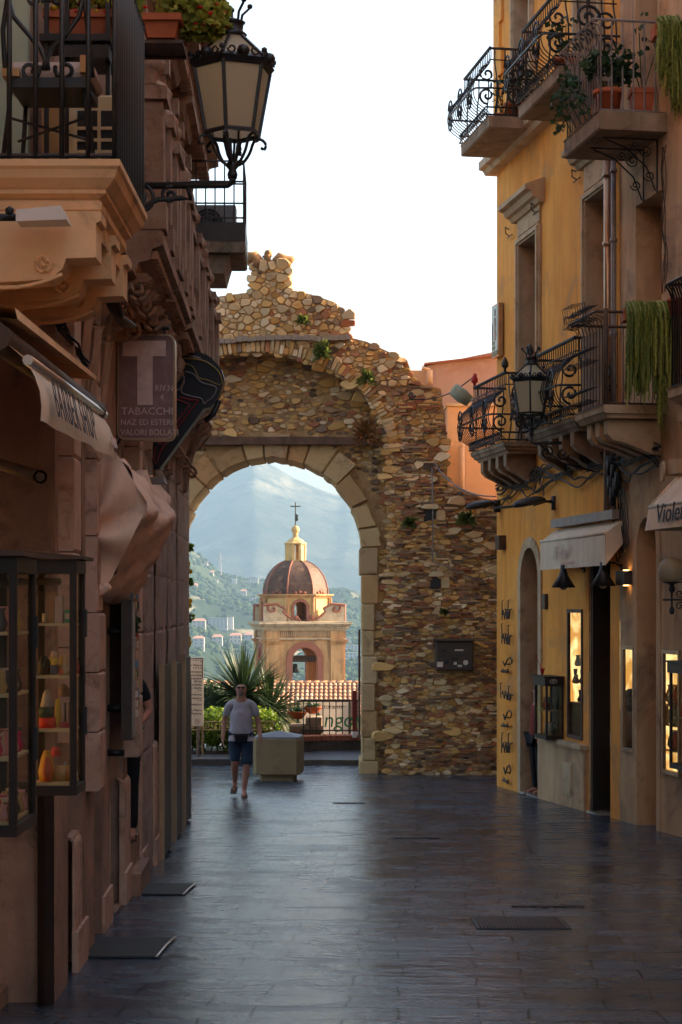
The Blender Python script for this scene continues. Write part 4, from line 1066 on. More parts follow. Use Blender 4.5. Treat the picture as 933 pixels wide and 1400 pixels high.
m = MB(); wbox(m, RW, 22.1, 22.93, -.36, -.3, -.66, 2.85); m.build('stone_infill', 'slab_stone', bb)
m = MB(); wbox(m, RW, 22.1, 22.93, -.7, -.65, 2.8, 3.25); m.build('fanlight', 'sign_black', bb)
for a, b, z0, z1 in ((22.98, 23.45, .25, 1.6), (21.35, 21.95, .1, 1.58)):
    v = vitrine(bb, RW, a, b, z0, z1)
    m = MB()
    if a > 22.5: wbox(m, RW, 24.86, 24.898, -.89, -.38, -.2, 1.9)
    else: wbox(m, RW, b+.06, b+.09, -.4, -.01, z0-.1, z1+.1)
    m.build('reflection_panel', 'reflection_glow', v)  # emissive panel stands in for what the pane would mirror
    m = MB()
    for k in range(26):
        if a > 22.5: continue
        p = RW(rg.uniform(b-.25, b+.03), -rg.uniform(.05, .25), z0+rg.choice([.28, .58, .83])+(z1-z0)*.0)
        cc = rg.choice([(.1, .3, .05), (.6, .05, .03), (.7, .5, .2), (.2, .3, .1), (.05, .04, .03), (.8, .6, .4)])
        m.lathe([(.02, 0), (.06, .05), (.05, .12), (.02, .2), (.035, .23)], p, 7, 0, cc)
    if a > 22.5: continue
    for zz in (.28, .58, .83): wbox(m, RW, b-.3, b+.05, -.3, -.04, z0+zz-.015, z0+zz, 0, (.3, .2, .1))
    m.build('goods', 'colour_goods', v)['kind'] = 'stuff'
m = MB(); wbox(m, RW, 22.98, 23.2, 0, .02, -.45, .0)
for i in range(4): wbox(m, RW, 23.02, 23.16, .02, .03, -.2+i*.04, -.185+i*.04)
m.build('vent', 'beige_plaster', bb)
# drainpipes at the joint between the houses
for D, r, mt, lab in ((23.86, .055, 'copper_metal', 'rusty brown downpipe between the yellow and the beige house'), (23.62, .035, 'grey_metal', 'thin grey downpipe next to the rusty one')):
    m = MB(); m.tube([RW(D, .07, 3.3), RW(D, .07, 8.8)], r, 8)
    for z in (4.4, 5.6, 6.8, 7.7): m.tube([RW(D, .07, z), RW(D, .07, z+.05)], r*1.35, 8)
    m.build('drainpipe', mt, label=lab, cat='drainpipe')
# ------------------------------------------------ balconies
PROF = [(0, 0), (.06, .08), (.22, .2), (.27, .38), (.21, .58), (.05, .74), (0, .85), (0, 1.02)]
def slab(par, W, a, b, o, z, th=.14, mat='slab_stone', steps=0):
    m = MB(); wmould(m, W, a, b, [(-.05, z-th), (o-.02, z-th), (o, z-th+.02), (o, z-.02), (o+.015, z), (-.05, z)])
    for k in range(steps):
        i = .05+.05*k; zz = z-th-.05*(k+1); wmould(m, W, a+i, b-i, [(-.05, zz), (o-i, zz), (o-i+.03, zz+.048), (-.05, zz+.048)])
    return m.build('slab', mat, par)
def belly_rail(par, W, a, b, o, z, finial=None):
    m = MB()
    n = int((b-a)/.1)
    for i in range(n+1):
        D = a+(b-a)*i/n; m.tube(sm([W(D, o-.04+p, z+.01+h) for p, h in PROF], 3), .0075, 4)
    n = max(3, int(o/.14))
    for e, sg_ in ((a, -1), (b, 1)):
        for i in range(n): 
            oo = o*(i+.3)/n; m.tube(sm([W(e-.0+sg_*(-.04+p*.5), oo, z+.01+h) for p, h in PROF], 3), .011, 4)
    r = m.build('railing', 'iron', par); r['kind'] = 'thing'
    m = MB()
    m.tube([W(a+.04, 0, z+1.03), W(a+.04, o-.04, z+1.03), W(b-.04, o-.04, z+1.03), W(b-.04, 0, z+1.03)], .02, 5)
    for k in range(int((b-a)/.06)):
        p = W(a+.04+k*.06, o-.04, z+1.035); m.ball(p, .028, 6)
    m.tube([W(a+.04, 0, z+.86), W(a+.04, o-.04, z+.86), W(b-.04, o-.04, z+.86)], .01, 4)
    m.tube([W(a-.09, 0, z+.4), W(a-.09, o+.0, z+.4), W(a-.05, o+.2, z+.4), W(a+.1, o+.24, z+.4), W(b-.1, o+.24, z+.4), W(b+.05, o+.2, z+.4), W(b+.09, 0, z+.4)], .016, 5)
    for zz in (.03, .14): m.tube([W(a, 0, z+zz), W(a, o+.04, z+zz), W(b, o+.04, z+zz), W(b, 0, z+zz)], .014, 4)
    m.build('handrail', 'iron', r)
    m = MB(); up = Vector((0, 0, 1)); wd = (W(a+1, 0, 0)-W(a, 0, 0)).normalized(); wo = (W(a, 1, 0)-W(a, 0, 0)).normalized()
    for k in range(int((b-a)/.09)):
        m.tube(scroll(W(a+.05+k*.09, o+.045, z+.085), .045, 1, 0, wd, up, 8, .9), .007, 4)
    for s, cD in ((1, a+.22), (-1, b-.22), (1, (a+b)/2)):
        for dz, t in ((.5, 1), (.25, -1)):
            m.tube(scroll(W(cD, o+.235, z+dz), .15, 1.6*t, 1.57*t+1.57, wd*s, up), .014, 5)
    for dz, t, rr in ((.62, 1, .17), (.3, -1, .17)):
        m.tube(scroll(W(a-.1, o*.55, z+dz), rr, 1.6*t, 1.57*t+1.57, wo, up), .021, 6)
        m.tube(scroll(W(a-.1, o*.05+.15, z+dz-.05), rr*.8, 1.4*t, 1.57*t+1.57, wo*-1, up), .018, 6)
        m.tube(scroll(W(a-.1, o*.9+.12, z+dz-.02), rr*.75, 1.4*t, 1.57*t, wo, up), .018, 6)
    m.tube([W(a-.1, o*.55, z+1.0), W(a-.1, o*.55, z+.02)], .016, 5)
    m.build('scroll', 'iron', r)
    if finial:
        for D, c in finial:
            m = MB(); m.lathe([(.02, 0), (.02, .05), (.05, .07), (.055, .12), (.03, .18), (.008, .22)], W(D, o-.04, z+1.05), 8); m.build('finial', c, r)
    return r
def bracket_blocks(par, W, a, b, o, z, n, mat='slab_stone', w=.16, h=.28):
    for i in range(n):
        D = a+(b-a)*(i+.5)/n; m = MB()
        wmould(m, W, D-w/2, D+w/2, [(-.05, z-h*1.5), (.1, z-h*1.45), (o*.5, z-h*1.1), (o*.62, z-h), (o-.1, z-h*.85), (o-.04, z-h*.6), (o-.04, z), (-.05, z)])
        m.build('bracket', mat, par)
def balcony(par, a, b, o, z, n=3, **k):
    m = MB(); s = slab(par, RW, a, b, o, z, k.get('th', .14), k.get('mat', 'slab_stone'), k.get('steps', 0)); s.name = 'balcony'
    return s
sA = balcony(yb, 27.3, 29.1, .79, 9.4, th=.17); belly_rail(sA, RW, 27.35, 29.05, .79, 9.4)
sB = balcony(yb, 23.62, 25.6, .8, 9.05, th=.17); belly_rail(sB, RW, 23.66, 25.55, .8, 9.05)
s1 = balcony(yb, 27.3, 29.4, .56, 4.56, th=.07, steps=2); belly_rail(s1, RW, 27.35, 29.35, .56, 4.56, [(29.3, 'red_leather'), (27.4, 'iron')])
bracket_blocks(s1, RW, 27.4, 29.3, .5, 4.39, 4)
s2 = balcony(yb, 23.75, 26.1, .56, 4.56, th=.07, steps=2); belly_rail(s2, RW, 23.8, 26.05, .56, 4.56, [(26.0, 'iron')])
bracket_blocks(s2, RW, 23.9, 26.0, .5, 4.39, 4)
def plain_rail(par, W, a, b, o, z, H, mat, step=.1, bend=.07, near=True, r=.011):
    m = MB(); n = int((b-a)/step)
    for i in range(n+1):
        D = a+(b-a)*i/n
        m.tube([W(D, o-.03, z), W(D, o-.03, z+H-.16), W(D, o+.005, z+H-.06), W(D, o+bend, z+H-.03), W(D, o+bend+.01, z+H)], r, 4)
    n = max(2, int(o/.13))
    for e in ((a, b) if near else (b,)):
        for i in range(n+1): m.tube([W(e, (o-.03)*i/n, z), W(e, (o-.03)*i/n, z+H)], r, 4)
    rr = m.build('railing', mat, par)
    m = MB(); m.tube([W(a, 0, z+H+.01), W(a, o+bend, z+H+.01), W(b, o+bend, z+H+.01), W(b, 0, z+H+.01)], .018, 4)
    m.build('handrail', mat, rr); m = MB(); m.tube([W(a, 0, z+.02), W(a, o-.03, z+.02), W(b, o-.03, z+.02), W(b, 0, z+.02)], .012, 4)
    m.build('bottom_rail', mat, rr); return rr
sC = balcony(bb, 21.8, 23.25, .84, 7.98, th=.22); rC = plain_rail(sC, RW, 21.84, 23.2, .84, 7.98, 1.08, 'grey_metal')
for D in (22.1, 22.6):
    m = MB(); wo = (RW(0, 1, 0)-RW(0, 0, 0)); up = Vector((0, 0, 1))
    m.tube([RW(D, .02, 7.74), RW(D, .7, 7.74)], .01, 4); m.tube([RW(D, .02, 7.74), RW(D, .02, 7.1)], .01, 4)
    m.tube([RW(D, .66, 7.72), RW(D, .4, 7.62), RW(D, .15, 7.4), RW(D, .04, 7.12)], .01, 4)
    for c, r in (((.16, 7.6), .08), ((.12, 7.3), .07), ((.3, 7.66), .06)): m.tube(scroll(RW(D, *c), r, 1.6, 0, wo, up), .008, 4)
    m.build('iron_bracket', 'iron', sC)
sR3 = balcony(bb, 21.86, 23.04, .76, 4.5, th=.1, steps=1, mat='frame_stone'); rR3 = plain_rail(sR3, RW, 21.9, 23.0, .76, 4.5, 1.1, 'brown_wood', .12, .1, r=.006)
bracket_blocks(sR3, RW, 21.95, 22.95, .7, 4.34, 3, 'frame_stone')
m = MB(); wbox(m, RW, 21.95, 22.98, .68, .7, 4.55, 5.45); m.build('reed_screen', 'slab_stone', rR3)
m = MB(); m.tube([RW(21.9, .73, 4.5), RW(21.9, .73, 5.65)], .03, 6); m.build('corner_post', 'brown_wood', rR3)
m = MB(); rw = random.Random(8)
for zz in (4.62, 5.1, 5.6):
    for k in range(13):
        D = 21.95+k*.08; q = [RW(D, .8, zz-.07), RW(D+.03, .95, zz-.05), RW(D+.04, .95+rw.uniform(-.03, .03), zz+.08), RW(D+.02, .8, zz+.1)]
        m.tube(q, .005, 4)
    for dz in (-.05, .08): m.tube([RW(21.92, .93, zz+dz), RW(23.0, .93, zz+dz)], .005, 4)
m.build('wire_basket', 'iron', rR3)['kind'] = 'stuff'
m = MB()
for k in range(5):
    D = 23.1+k*.1; m.tube([RW(D, .6, 5.7), RW(D+.04, .75, 5.72), RW(D+.06, .78, 5.9), RW(D, .62, 5.92), RW(D, .6, 5.7)], .006, 4)
m.build('wire_rack', 'iron', label='bent wire plant rack perched above the middle lower balcony rail', cat='rack')
sR4 = balcony(bb, 18.2, 19.65, .76, 4.42, th=.12, steps=1, mat='frame_stone'); plain_rail(sR4, RW, 18.24, 19.61, .76, 4.42, 1.1, 'iron', .07, .03, r=.011)
bracket_blocks(sR4, RW, 18.3, 19.8, .7, 4.24, 3, 'frame_stone')
sC2 = balcony(bb, 16.9, 18.7, .8, 8.0, th=.2); plain_rail(sC2, RW, 16.94, 18.66, .8, 8.0, 1.08, 'grey_metal')
for a_ in (13.8, 9.3): s = balcony(bb, a_, a_+2.2, .76, 4.42, th=.14); plain_rail(s, RW, a_+.04, a_+2.16, .76, 4.42, 1.05, 'iron', .1)
# ------------------------------------------------ pots and trailing plants
def pot(m, c, r, h, square=False):
    c = Vector(c); n = 4 if square else 18
    m.lathe([(r*.7, 0), (r*.95, h*.8), (r*1.08, h*.8), (r*1.08, h), (r*.95, h), (r*.9, h*.85), (.01, h*.83)], c, n, smooth=not square, ph=math.pi/4)
def potted(c, r, h, lab, n, leaf, spread, size, sq=False, mat='leaf_dark', g='potted plants on the balconies', up=.3, stems=6):
    t = thing('potted_plant', tuple(c), lab, 'potted plant', g); c = Vector(c)
    m = MB(); pot(m, c, r, h, sq); m.build('pot', 'terracotta', t)
    m = MB()
    for k in range(stems):
        a = rg.uniform(0, 6.28); e = c+Vector((math.cos(a)*spread[0]*.6, math.sin(a)*spread[1]*.6, h+up*rg.uniform(.6, 1.6)))
        m.tube([c+Vector((0, 0, h*.8)), (c+e)/2+Vector((0, 0, h*.4)), e], .006, 4, 0, (.2, .2, .2))
        leaves(m, e, (spread[0]*.55, spread[1]*.55, spread[2]*.5), n//stems, size, 1.4, 0, rg)
    m.build('plant', mat, t)
potted(RW(27.6, .32, 9.4), .15, .28, 'terracotta pot with small leafy plant on the farthest upper balcony', 60, 0, (.25, .25, .2), .07)
potted(RW(28.15, .35, 9.4), .13, .26, 'second terracotta pot deeper on the farthest upper balcony', 50, 0, (.2, .2, .2), .06)
potted(RW(22.02, .66, 7.98), .17, .3, 'round terracotta pot with bushy dark green plant on the grey railed balcony', 300, 0, (.3, .26, .3), .085, up=.22)
potted(RW(22.02, .24, 7.98), .2, .32, 'square terracotta pot with a thin climbing vine on the grey railed balcony', 30, 0, (.3, .2, .6), .09, True, up=.5, stems=3)
potted(RW(24.3, .5, 9.05), .17, .3, 'terracotta pot with reeds behind the bulging iron railing of the upper balcony', 60, 0, (.25, .25, .2), .09)
m = MB()
for D, z in ((22.3, 8.35), (22.75, 8.3), (23.05, 8.15), (22.6, 8.55), (22.9, 8.6), (23.2, 8.45), (22.2, 8.15)): leaves(m, RW(D, .95, z), (.08, .12, .17), 26, .075, 1.3, 0, rg)
for k in range(5): m.tube([RW(22.2+k*.2, .8, 8), RW(22.25+k*.2, .95, 8.3), RW(22.3+k*.2, .93, 8.7)], .006, 4, 0, (.1, .1, .1))
m.build('climbing_plant', 'leaf_dark', label='dark leaves poking through the grey balcony railing towards the street', cat='climbing plant')
def tails(nm, c0, wvec, n, L, lab, thick=.2):
    t = thing(nm, tuple(c0), lab, 'trailing plant', 'trailing succulents hung from the balconies'); wv = Vector(wvec); c0 = Vector(c0)
    m = MB(); 
    m.box(c0.x-.02, c0.x+wv.x+.02, c0.y+.12, c0.y+.4, c0.z-.12, c0.z+.03); m.build('trough', 'terracotta', t)
    m = MB()
    for i in range(n):
        u = rg.random(); l = L(u)*rg.uniform(.45, 1.05); x = rg.uniform(-.02, .02); d = rg.uniform(-thick, .03)
        pts = []; sway = rg.uniform(-.05, .05); k = min(1, max(0, rg.gauss(.45, .42)))
        st_ = c0+wv*u+Vector((0, .15, rg.uniform(0, .08)))
        ns = max(5, int(l/.05))
        for j in range(ns+1):
            q = j/ns; pts.append(st_+Vector((x+sway*q+rg.uniform(-.006, .006), (d-.15)*min(1, q*5), .04*math.sin(min(1, q*6)*math.pi)-l*max(0, q-.04))))
        m.tube(pts, [(.013 if j % 2 else .008)*(1 if j < ns-1 else .5) for j in range(ns+1)], 5, 0, (k*.7, k*.7, k*.7))
        for j in range(1, ns):
            for s in range(5):
                p = pts[j].lerp(pts[j+1], rg.random()); dd = Vector((rg.gauss(0, 1), rg.gauss(0, 1), rg.uniform(-1, .1))).normalized()*rg.uniform(.03, .055); sd = dd.cross(Vector((0, 0, 1))).normalized()*.009
                kk = min(1, max(0, k+rg.uniform(-.3, .3))); m.add([p-sd, p+sd, p+dd], [(0, 1, 2)], 0, (kk, kk, kk))
    m.build('strands', 'leaf_succulent', t)
def L1(u): return 1.25*(1-.15*math.sin(u*9)) if u < .38 else (.62+.3*math.sin(u*25) if u < .55 else (1.55 if .6 < u < .8 else 1.05))
tails('trailing_succulent', (P(856, 0, 21.7).x, 21.55, P(0, 422, 21.6).z), (.54, 0, 0), 290, L1, 'long green succulent tails hanging over the lower beige balcony')
def L2(u): return .7+.5*math.sin(min(1, u*1.6)*math.pi*.5)
tails('trailing_succulent', (P(900, 0, 21.4).x, 21.4, P(0, 30, 21.4).z), (.45, 0, 0), 260, L2, 'green succulent tails hanging beside the grey balcony at the upper right edge')
m = MB(); p = P(925, 432, 21.0); pot(m, p, .1, .2); m.build('flower_pot', 'terracotta', label='small red pot at the right edge above the trailing succulent', cat='flower pot')
# ------------------------------------------------ awnings and lamps
aw = thing('shop_awning', tuple(RW(24.9, 0, 2.6)), 'cream shop awning with short valance above the doorway of the yellow house', 'awning', 'awnings over the shops on the right')
a, b = 23.3, 26.3
m = MB(); wbox(m, RW, a+.1, b-.1, .0, .16, 3.22, 3.34); m.build('cassette', 'grey_metal', aw)
m = MB(); m.loft([[RW(D, .05, 3.2), RW(D, .28, 3.03+.0)] for D in np.linspace(a, b, 8)], closed=False); m.build('fabric', 'awning_cloth', aw)
def valance(par, W, a, b, o, z0, z1, mat='awning_cloth', n=60, amp=.012, slant=0):
    m = MB(); r0, r1, r2 = [], [], []
    for i in range(n+1):
        D = a+(b-a)*i/n; w = amp*math.sin(i*1.3)*(.6+.4*math.sin(i*.37))
        r0.append(W(D, o, z1)); r1.append(W(D, o+w*.6+slant*.5, (z0+z1)/2)); r2.append(W(D, o+w*1.3+slant, z0+.004*math.sin(i*2.1)))
    m.loft([r0, r1, r2], closed=False, smooth=True); return m.build('valance', mat, par)
valance(aw, RW, a, b, .285, 2.62, 3.02)
m = MB(); m.tube([RW(a, .28, 3.03), RW(b, .28, 3.03)], .022, 6); m.loft([[RW(a, .05, 3.2), RW(a, .28, 3.03)], [RW(a, .05, 2.9), RW(a, .285, 2.62)]], closed=False)
m.build('front_bar', 'awning_cloth', aw)
wd = (RW(1, 0, 0)-RW(0, 0, 0)).normalized()
text('Fidel', .26, RW(25.6, .31, 2.76), -wd, (0, 0, 1), 'lettering_pale', aw, .003, 1.6, .3); text('a taormina', .08, RW(25.2, .31, 2.67), -wd, (0, 0, 1), 'lettering_pale', aw, .003, 1.9)
aw = thing('shop_awning', tuple(RW(19.8, 0, 2.6)), 'large cream awning with curly lettering at the upper right edge of the shops', 'awning', 'awnings over the shops on the right')
a, b = 18.0, 21.0
zt = P(0, 692, 20.6).z; zb = P(0, 724, 20.6).z; zw = P(0, 640, 20.8).z
m = MB(); m.loft([[RW(D, .05, zw), RW(D, .5, zt)] for D in (a, b)], closed=False); m.loft([[RW(b, .05, zw), RW(b, .5, zt)], [RW(b, .05, zb), RW(b, .5, zb)]], closed=False); m.build('fabric', 'awning_cloth', aw)
m = MB(); m.tube([RW(a, .5, zt), RW(b, .5, zt)], .025, 6); m.tube([RW(b, .05, zw+.02), RW(b, .5, zt)], .02, 6); m.build('front_bar', 'awning_cloth', aw)
valance(aw, RW, a, b, .51, zb, zt, slant=.04)
text('Violetta', .3, RW(20.62, .56, zb+.07), -wd, (0, 0, 1), 'lettering_dark', aw, .004, 1.25, .25)
m = MB(); wbox(m, RW, 20.9, 21.3, .02, .2, zw-.05, zw+.12); m.lathe([(.12, 0), (.12, .03)], RW(21.3, .25, zw+.0), 12, axis='X'); m.build('motor_box', 'frame_stone', aw)
def cone_lamp(D, o, z, lab):
    t = thing('cone_lamp', tuple(RW(D, o, z)), lab, 'wall lamp', 'black cone lamps under the awning'); c = RW(D, o, z)
    m = MB(); m.lathe([(.165, 0), (.06, .17), (.055, .21), (.045, .21), (.04, .3), (.01, .31)], c, 20); m.lathe([(.16, .0), (.05, .16)], c+Vector((0, 0, -.004)), 20, caps=False); m.build('shade', 'iron', t)
    m = MB(); m.ball(c+Vector((0, 0, .02)), .06, 10); m.build('bulb', 'clear_globe', t)
    m = MB(); m.tube([c+Vector((0, 0, .28)), RW(D, o*.4, z+.3), RW(D, -.0, z+.24)], .012, 5); m.lathe([(.04, -.01), (.04, .02)], RW(D, .01, z+.24), 8, axis='X'); m.build('arm', 'iron', t)
cone_lamp(25.1, .3, P(0, 803, 25.1).z, 'black cone wall lamp under the left half of the awning')
cone_lamp(23.5, .25, P(0, 801, 23.5).z, 'black cone wall lamp in the doorway shade under the awning')
def flood(c, ang, lab, mount, tail=None):
    t = thing('street_floodlight', tuple(c), lab, 'floodlight', 'floodlights on the yellow house'); c = Vector(c)
    u = Vector((math.cos(ang), 0, math.sin(ang))); w = Vector((0, 1, 0)); v = w.cross(u)*-1
    m = MB(); rings = []
    for s, hh, ww in ((-.24, .03, .06), (-.21, .06, .1), (-.1, .085, .12), (.1, .085, .12), (.2, .06, .1), (.24, .03, .06)):
        rings.append([c+u*s+v*(hh*math.sin(t_) if math.sin(t_) > 0 else hh*.45*math.sin(t_))+w*(ww*math.cos(t_)) for t_ in [2*math.pi*k/12 for k in range(12)]])
    m.loft(rings, 0, None, True, True); m.build('housing', 'iron', t)
    m = MB(); m.tube([c+u*.2, Vector(mount)], .018, 5); m.tube([c+u*.05-v*.05, Vector(mount)+Vector((0, 0, .06))], .01, 4); m.lathe([(.05, -.1), (.05, .1)], Vector(mount), 8)
    if tail: m.tube([c-u*.2, c-u*.24+Vector((-.28, 0, -.03))], .02, 5)
    m.build('arm', 'iron', t)
flood(P(724, 688, 26.5), .2, 'larger dark floodlight on a horizontal arm above the arched door', RW(26.55, .0, 3.6), True)
flood(P(657, 692, 29.6), .15, 'smaller dark floodlight at the far corner in front of the rubble pier', RW(29.7, .05, P(0, 692, 29.7).z))
m = MB(); c = P(632, 541, 29.4); u = Vector((.8, 0, -.6)).normalized()
m.tube([c-u*.2, c-u*.17, c, c+u*.16], [.06, .11, .12, .09], 14); m.tube([c, P(648, 548, 29.3)], .02, 5)
m.build('spotlight', 'pale_green_paint', label='grey green round spotlight at the end of the far iron balcony', cat='spotlight')
def lantern(name, base, s, lab, g, arm):
    b = Vector(base); t = thing(name, tuple(b), lab, 'street lamp', g)
    hexr = lambda r, z, ph=.35: [b+Vector((math.cos(ph+k*math.pi/3)*r*s, math.sin(ph+k*math.pi/3)*r*s, z*s)) for k in range(6)]
    Z0, Z1, Z2 = .24, .67, .89
    lo, hi, top = hexr(.185, Z0), hexr(.265, Z1), hexr(.085, Z2)
    m = MB(); m.loft([hexr(.18, Z0+.01), hexr(.258, Z1)], caps=False); m.loft([hexr(.262, Z1+.05), hexr(.082, Z2)], caps=False); m.build('pane', 'frosted_glass', t)
    m = MB()
    for k in range(6):
        m.tube([lo[k], hi[k]], .014*s, 5); m.tube([hexr(.275, Z1+.05)[k], top[k]], .012*s, 5); m.tube([lo[k], lo[(k+1) % 6]], .016*s, 5)
        m.tube([hi[k], hi[(k+1) % 6]], .014*s, 5)
    for r0, r1, z0, z1 in ((.27, .3, Z1-.005, Z1+.03), (.3, .27, Z1+.03, Z1+.055)): m.loft([hexr(r0, z0), hexr(r1, z1)])
    m.loft([hexr(.2, Z0-.015), hexr(.2, Z0+.01)], caps=False)
    m.build('frame', 'iron', t)
    m = MB()
    rim = hexr(.29, Z1+.05)
    for k in range(6):
        p = rim[k]; m.ball(p+Vector((0, 0, .03*s)), .022*s, 6); m.tube([p, p+Vector((0, 0, .05*s))], [.012*s, .004*s], 5)
        q = (rim[k]+rim[(k+1) % 6])/2; d = (rim[(k+1) % 6]-rim[k]).normalized()
        m.ball(q+Vector((0, 0, .015*s)), .045*s, 8, sq=(1, 1, .9))
        for sgn in (-1, 1): m.tube(scroll(q+d*sgn*.08*s+Vector((0, 0, .02*s)), .03*s, 1, 0, d*sgn, (0, 0, 1), 8, .5), .007*s, 4)
    m.lathe([(.09*s, Z2*s), (.1*s, (Z2+.02)*s), (.07*s, (Z2+.04)*s), (.075*s, (Z2+.09)*s), (.09*s, (Z2+.1)*s), (.02*s, (Z2+.13)*s)], b, 12)
    for k in range(5):
        a = k*1.257+.4; d = Vector((math.cos(a), math.sin(a), 0)); z = Vector((0, 0, s))
        m.tube([b+d*.06*s+z*(Z2+.1), b+d*.07*s+z*(Z2+.16), b+d*.12*s+z*(Z2+.21)], .009*s, 4); m.ball(b+d*.125*s+z*(Z2+.225), .02*s, 6)
    m.build('crown', 'iron', t)
    m = MB()
    for k in range(6):
        a = .35+k*math.pi/3; d = Vector((math.cos(a), math.sin(a), 0)); z = Vector((0, 0, s))
        m.tube(sm([b+z*.02, b+d*.07*s+z*.05, b+d*.12*s+z*.12, b+d*.15*s+z*.2, b+d*.2*s+z*.22, b+d*.235*s+z*.19, b+d*.225*s+z*.155, b+d*.2*s+z*.165], 3), .011*s, 5)
        m.tube([b+z*.03, b+d*.035*s+z*.1, b+d*.06*s+z*.2], .009*s, 5)
    m.lathe([(.03*s, -.06*s), (.035*s, -.03*s), (.025*s, 0), (.05*s, .03*s), (.02*s, .07*s)], b, 10)
    m.build('scroll_cage', 'iron', t)
    m = MB(); arm(m, b); m.build('arm', 'iron', t)
def armR(m, b):
    w = RW(24.55, 0, b.z-.15); m.tube([b+Vector((0, 0, -.05)), b+Vector((0, 0, -.14)), b+Vector((.05, 0, -.16)), w], .022, 6)
    for c, r in ((b+Vector((.2, 0, -.28)), .09), (b+Vector((.42, 0, -.3)), .1), (w+Vector((-.15, 0, -.18)), .12)): m.tube(scroll(c, r, 1.5, 1.2, (1, 0, 0), (0, 0, 1)), .012, 5)
    m.tube([b+Vector((.1, 0, -.17)), b+Vector((.4, 0, -.42)), w+Vector((0, 0, -.4))], .012, 5)
lantern('street_lamp', P(727, 590, 24.6), 1.0, 'smaller six sided lantern in front of the right iron balconies', 'wrought iron street lanterns', armR)
# sconce, globe lamp, cabinets, plaque, boxes
t = thing('wall_sconce', tuple(RW(23.3, 0, P(0, 800, 23.4).z)), 'square metal wall sconce throwing light up and down', 'wall light'); z0, z1 = P(0, 800, 23.4).z, P(0, 781, 23.4).z
m = MB(); wbox(m, RW, 23.1, 23.45, 0, .1, z0, z1); m.build('housing', 'panel_brown', t)
m = MB(); wbox(m, RW, 23.15, 23.2, .02, .08, z0-.012, z0-.002); wbox(m, RW, 23.15, 23.2, .02, .08, z1+.002, z1+.012); m.build('lamp_slit', 'lit_slit', t)
t = thing('globe_lamp', tuple(P(919, 840, 20.6)), 'clear glass globe lamp on a scrolled iron bracket near the right edge', 'wall lamp'); c = P(919, 780, 20.6)
m = MB(); m.ball(c, .155, 24); m.build('globe', 'clear_globe', t)
m = MB(); c2 = c+Vector((0, 0, -.16)); m.lathe([(.11, .02), (.12, .03), (.02, 0), (.035, -.04), (.035, -.07), (.012, -.09), (.012, -.24), (.03, -.28), (.028, -.32), (.005, -.34)], c2, 12)
m.lathe([(.03, .0), (.035, .08), (.03, .09)], c2, 8)
w = RW(20.45, 0, c2.z-.17); m.tube([c2+Vector((-.1, 0, -.17)), w], .012, 5); m.tube(scroll(c2+Vector((.09, 0, -.1)), .05, 1.4, 0, (1, 0, 0), (0, 0, 1)), .007, 4); m.tube(scroll(c2+Vector((.09, 0, -.24)), .05, -1.4, 0, (1, 0, 0), (0, 0, 1)), .007, 4)
m.build('bracket', 'iron', t)
def wallcab(nm, a, b, o, z0, z1, lab):
    t = thing(nm, tuple(RW((a+b)/2, o/2, z0)), lab, 'display cabinet', 'display cabinets of the right hand shops')
    m = MB(); f = .03
    for (D0, D1, o0, o1) in ((a, a+f, o-f, o), (b-f, b, o-f, o), (a, a+f, 0, f), (b-f, b, 0, f)): wbox(m, RW, D0, D1, o0, o1, z0, z1)
    wbox(m, RW, a-.02, b+.02, 0, o+.02, z1-.02, z1+.1); wbox(m, RW, a-.04, b+.04, 0, o+.04, z1+.1, z1+.12); wbox(m, RW, a, b, 0, o, z0-.05, z0+.01)
    wbox(m, RW, a+f, b-f, 0, .01, z0, z1); m.build('case', 'dark_wood', t)
    m = MB(); wbox(m, RW, a+.005, a+.01, f, o-f, z0, z1); wbox(m, RW, a+f, b-f, o-.012, o-.008, z0, z1); m.build('pane', 'glass', t)
    m = MB(); zs_ = [z0+.01, z0+(z1-z0)*.5]
    wbox(m, RW, a+f, b-f, .02, o-.03, zs_[1]-.01, zs_[1], 0, (.3, .25, .2))
    for k in range(10):
        p = RW(rg.uniform(a+.08, b-.08), rg.uniform(.06, o-.06), rg.choice(zs_)); m.lathe([(.02, 0), (.045, .04), (.02, .14), (.03, .18)], p, 8, 0, rg.choice([(.5, .5, .45), (.1, .12, .1), (.3, .35, .3), (.6, .1, .05)]))
    m.build('goods', 'colour_goods', t)['kind'] = 'stuff'
    return t
t = wallcab('display_cabinet', 26.1, 26.7, .26, .24, .98, 'small dark display cabinet beside the arched door with a round white emblem')
m = MB(); p = RW(26.1, .16, 1.03); wn = (RW(0, 0, 0)-RW(1, 0, 0)).normalized()
m.tube([p+wn*.03+Vector((math.cos(a_)*.05, 0, math.sin(a_)*.028)) for a_ in [k*.45 for k in range(15)]], .005, 4); m.tube([p+wn*.03+Vector((-.02, 0, 0)), p+wn*.03+Vector((.02, 0, .01))], .008, 4); m.build('emblem', 'sign_pale', t)
wallcab('display_cabinet', 20.3, 20.98, .27, .3, 1.36, 'dark display cabinet at the right edge in front of the last shop window')
m = MB(); c = RW(26.5, .2, 1.11); m.lathe([(.012, 0), (.03, .07), (.045, .09)], c, 8); m.tube([c+Vector((0, 0, .05)), c+Vector((-.1, 0, .3))], [.006, .004], 4); m.build('drinking_cup', 'red_leather', label='orange drinking cup with straw standing on the small display cabinet', cat='cup')
t = thing('wall_plaque', tuple(RW(29.7, 0, P(0, 492, 29.7).z)), 'narrow pale blue picture sign with dark figure high on the yellow corner', 'sign')
z0, z1 = P(0, 488, 29.6).z, P(0, 416, 29.6).z
m = MB(); wbox(m, RW, 29.42, 29.84, .02, .1, z0, z1); m.build('case', 'copper_metal', t)
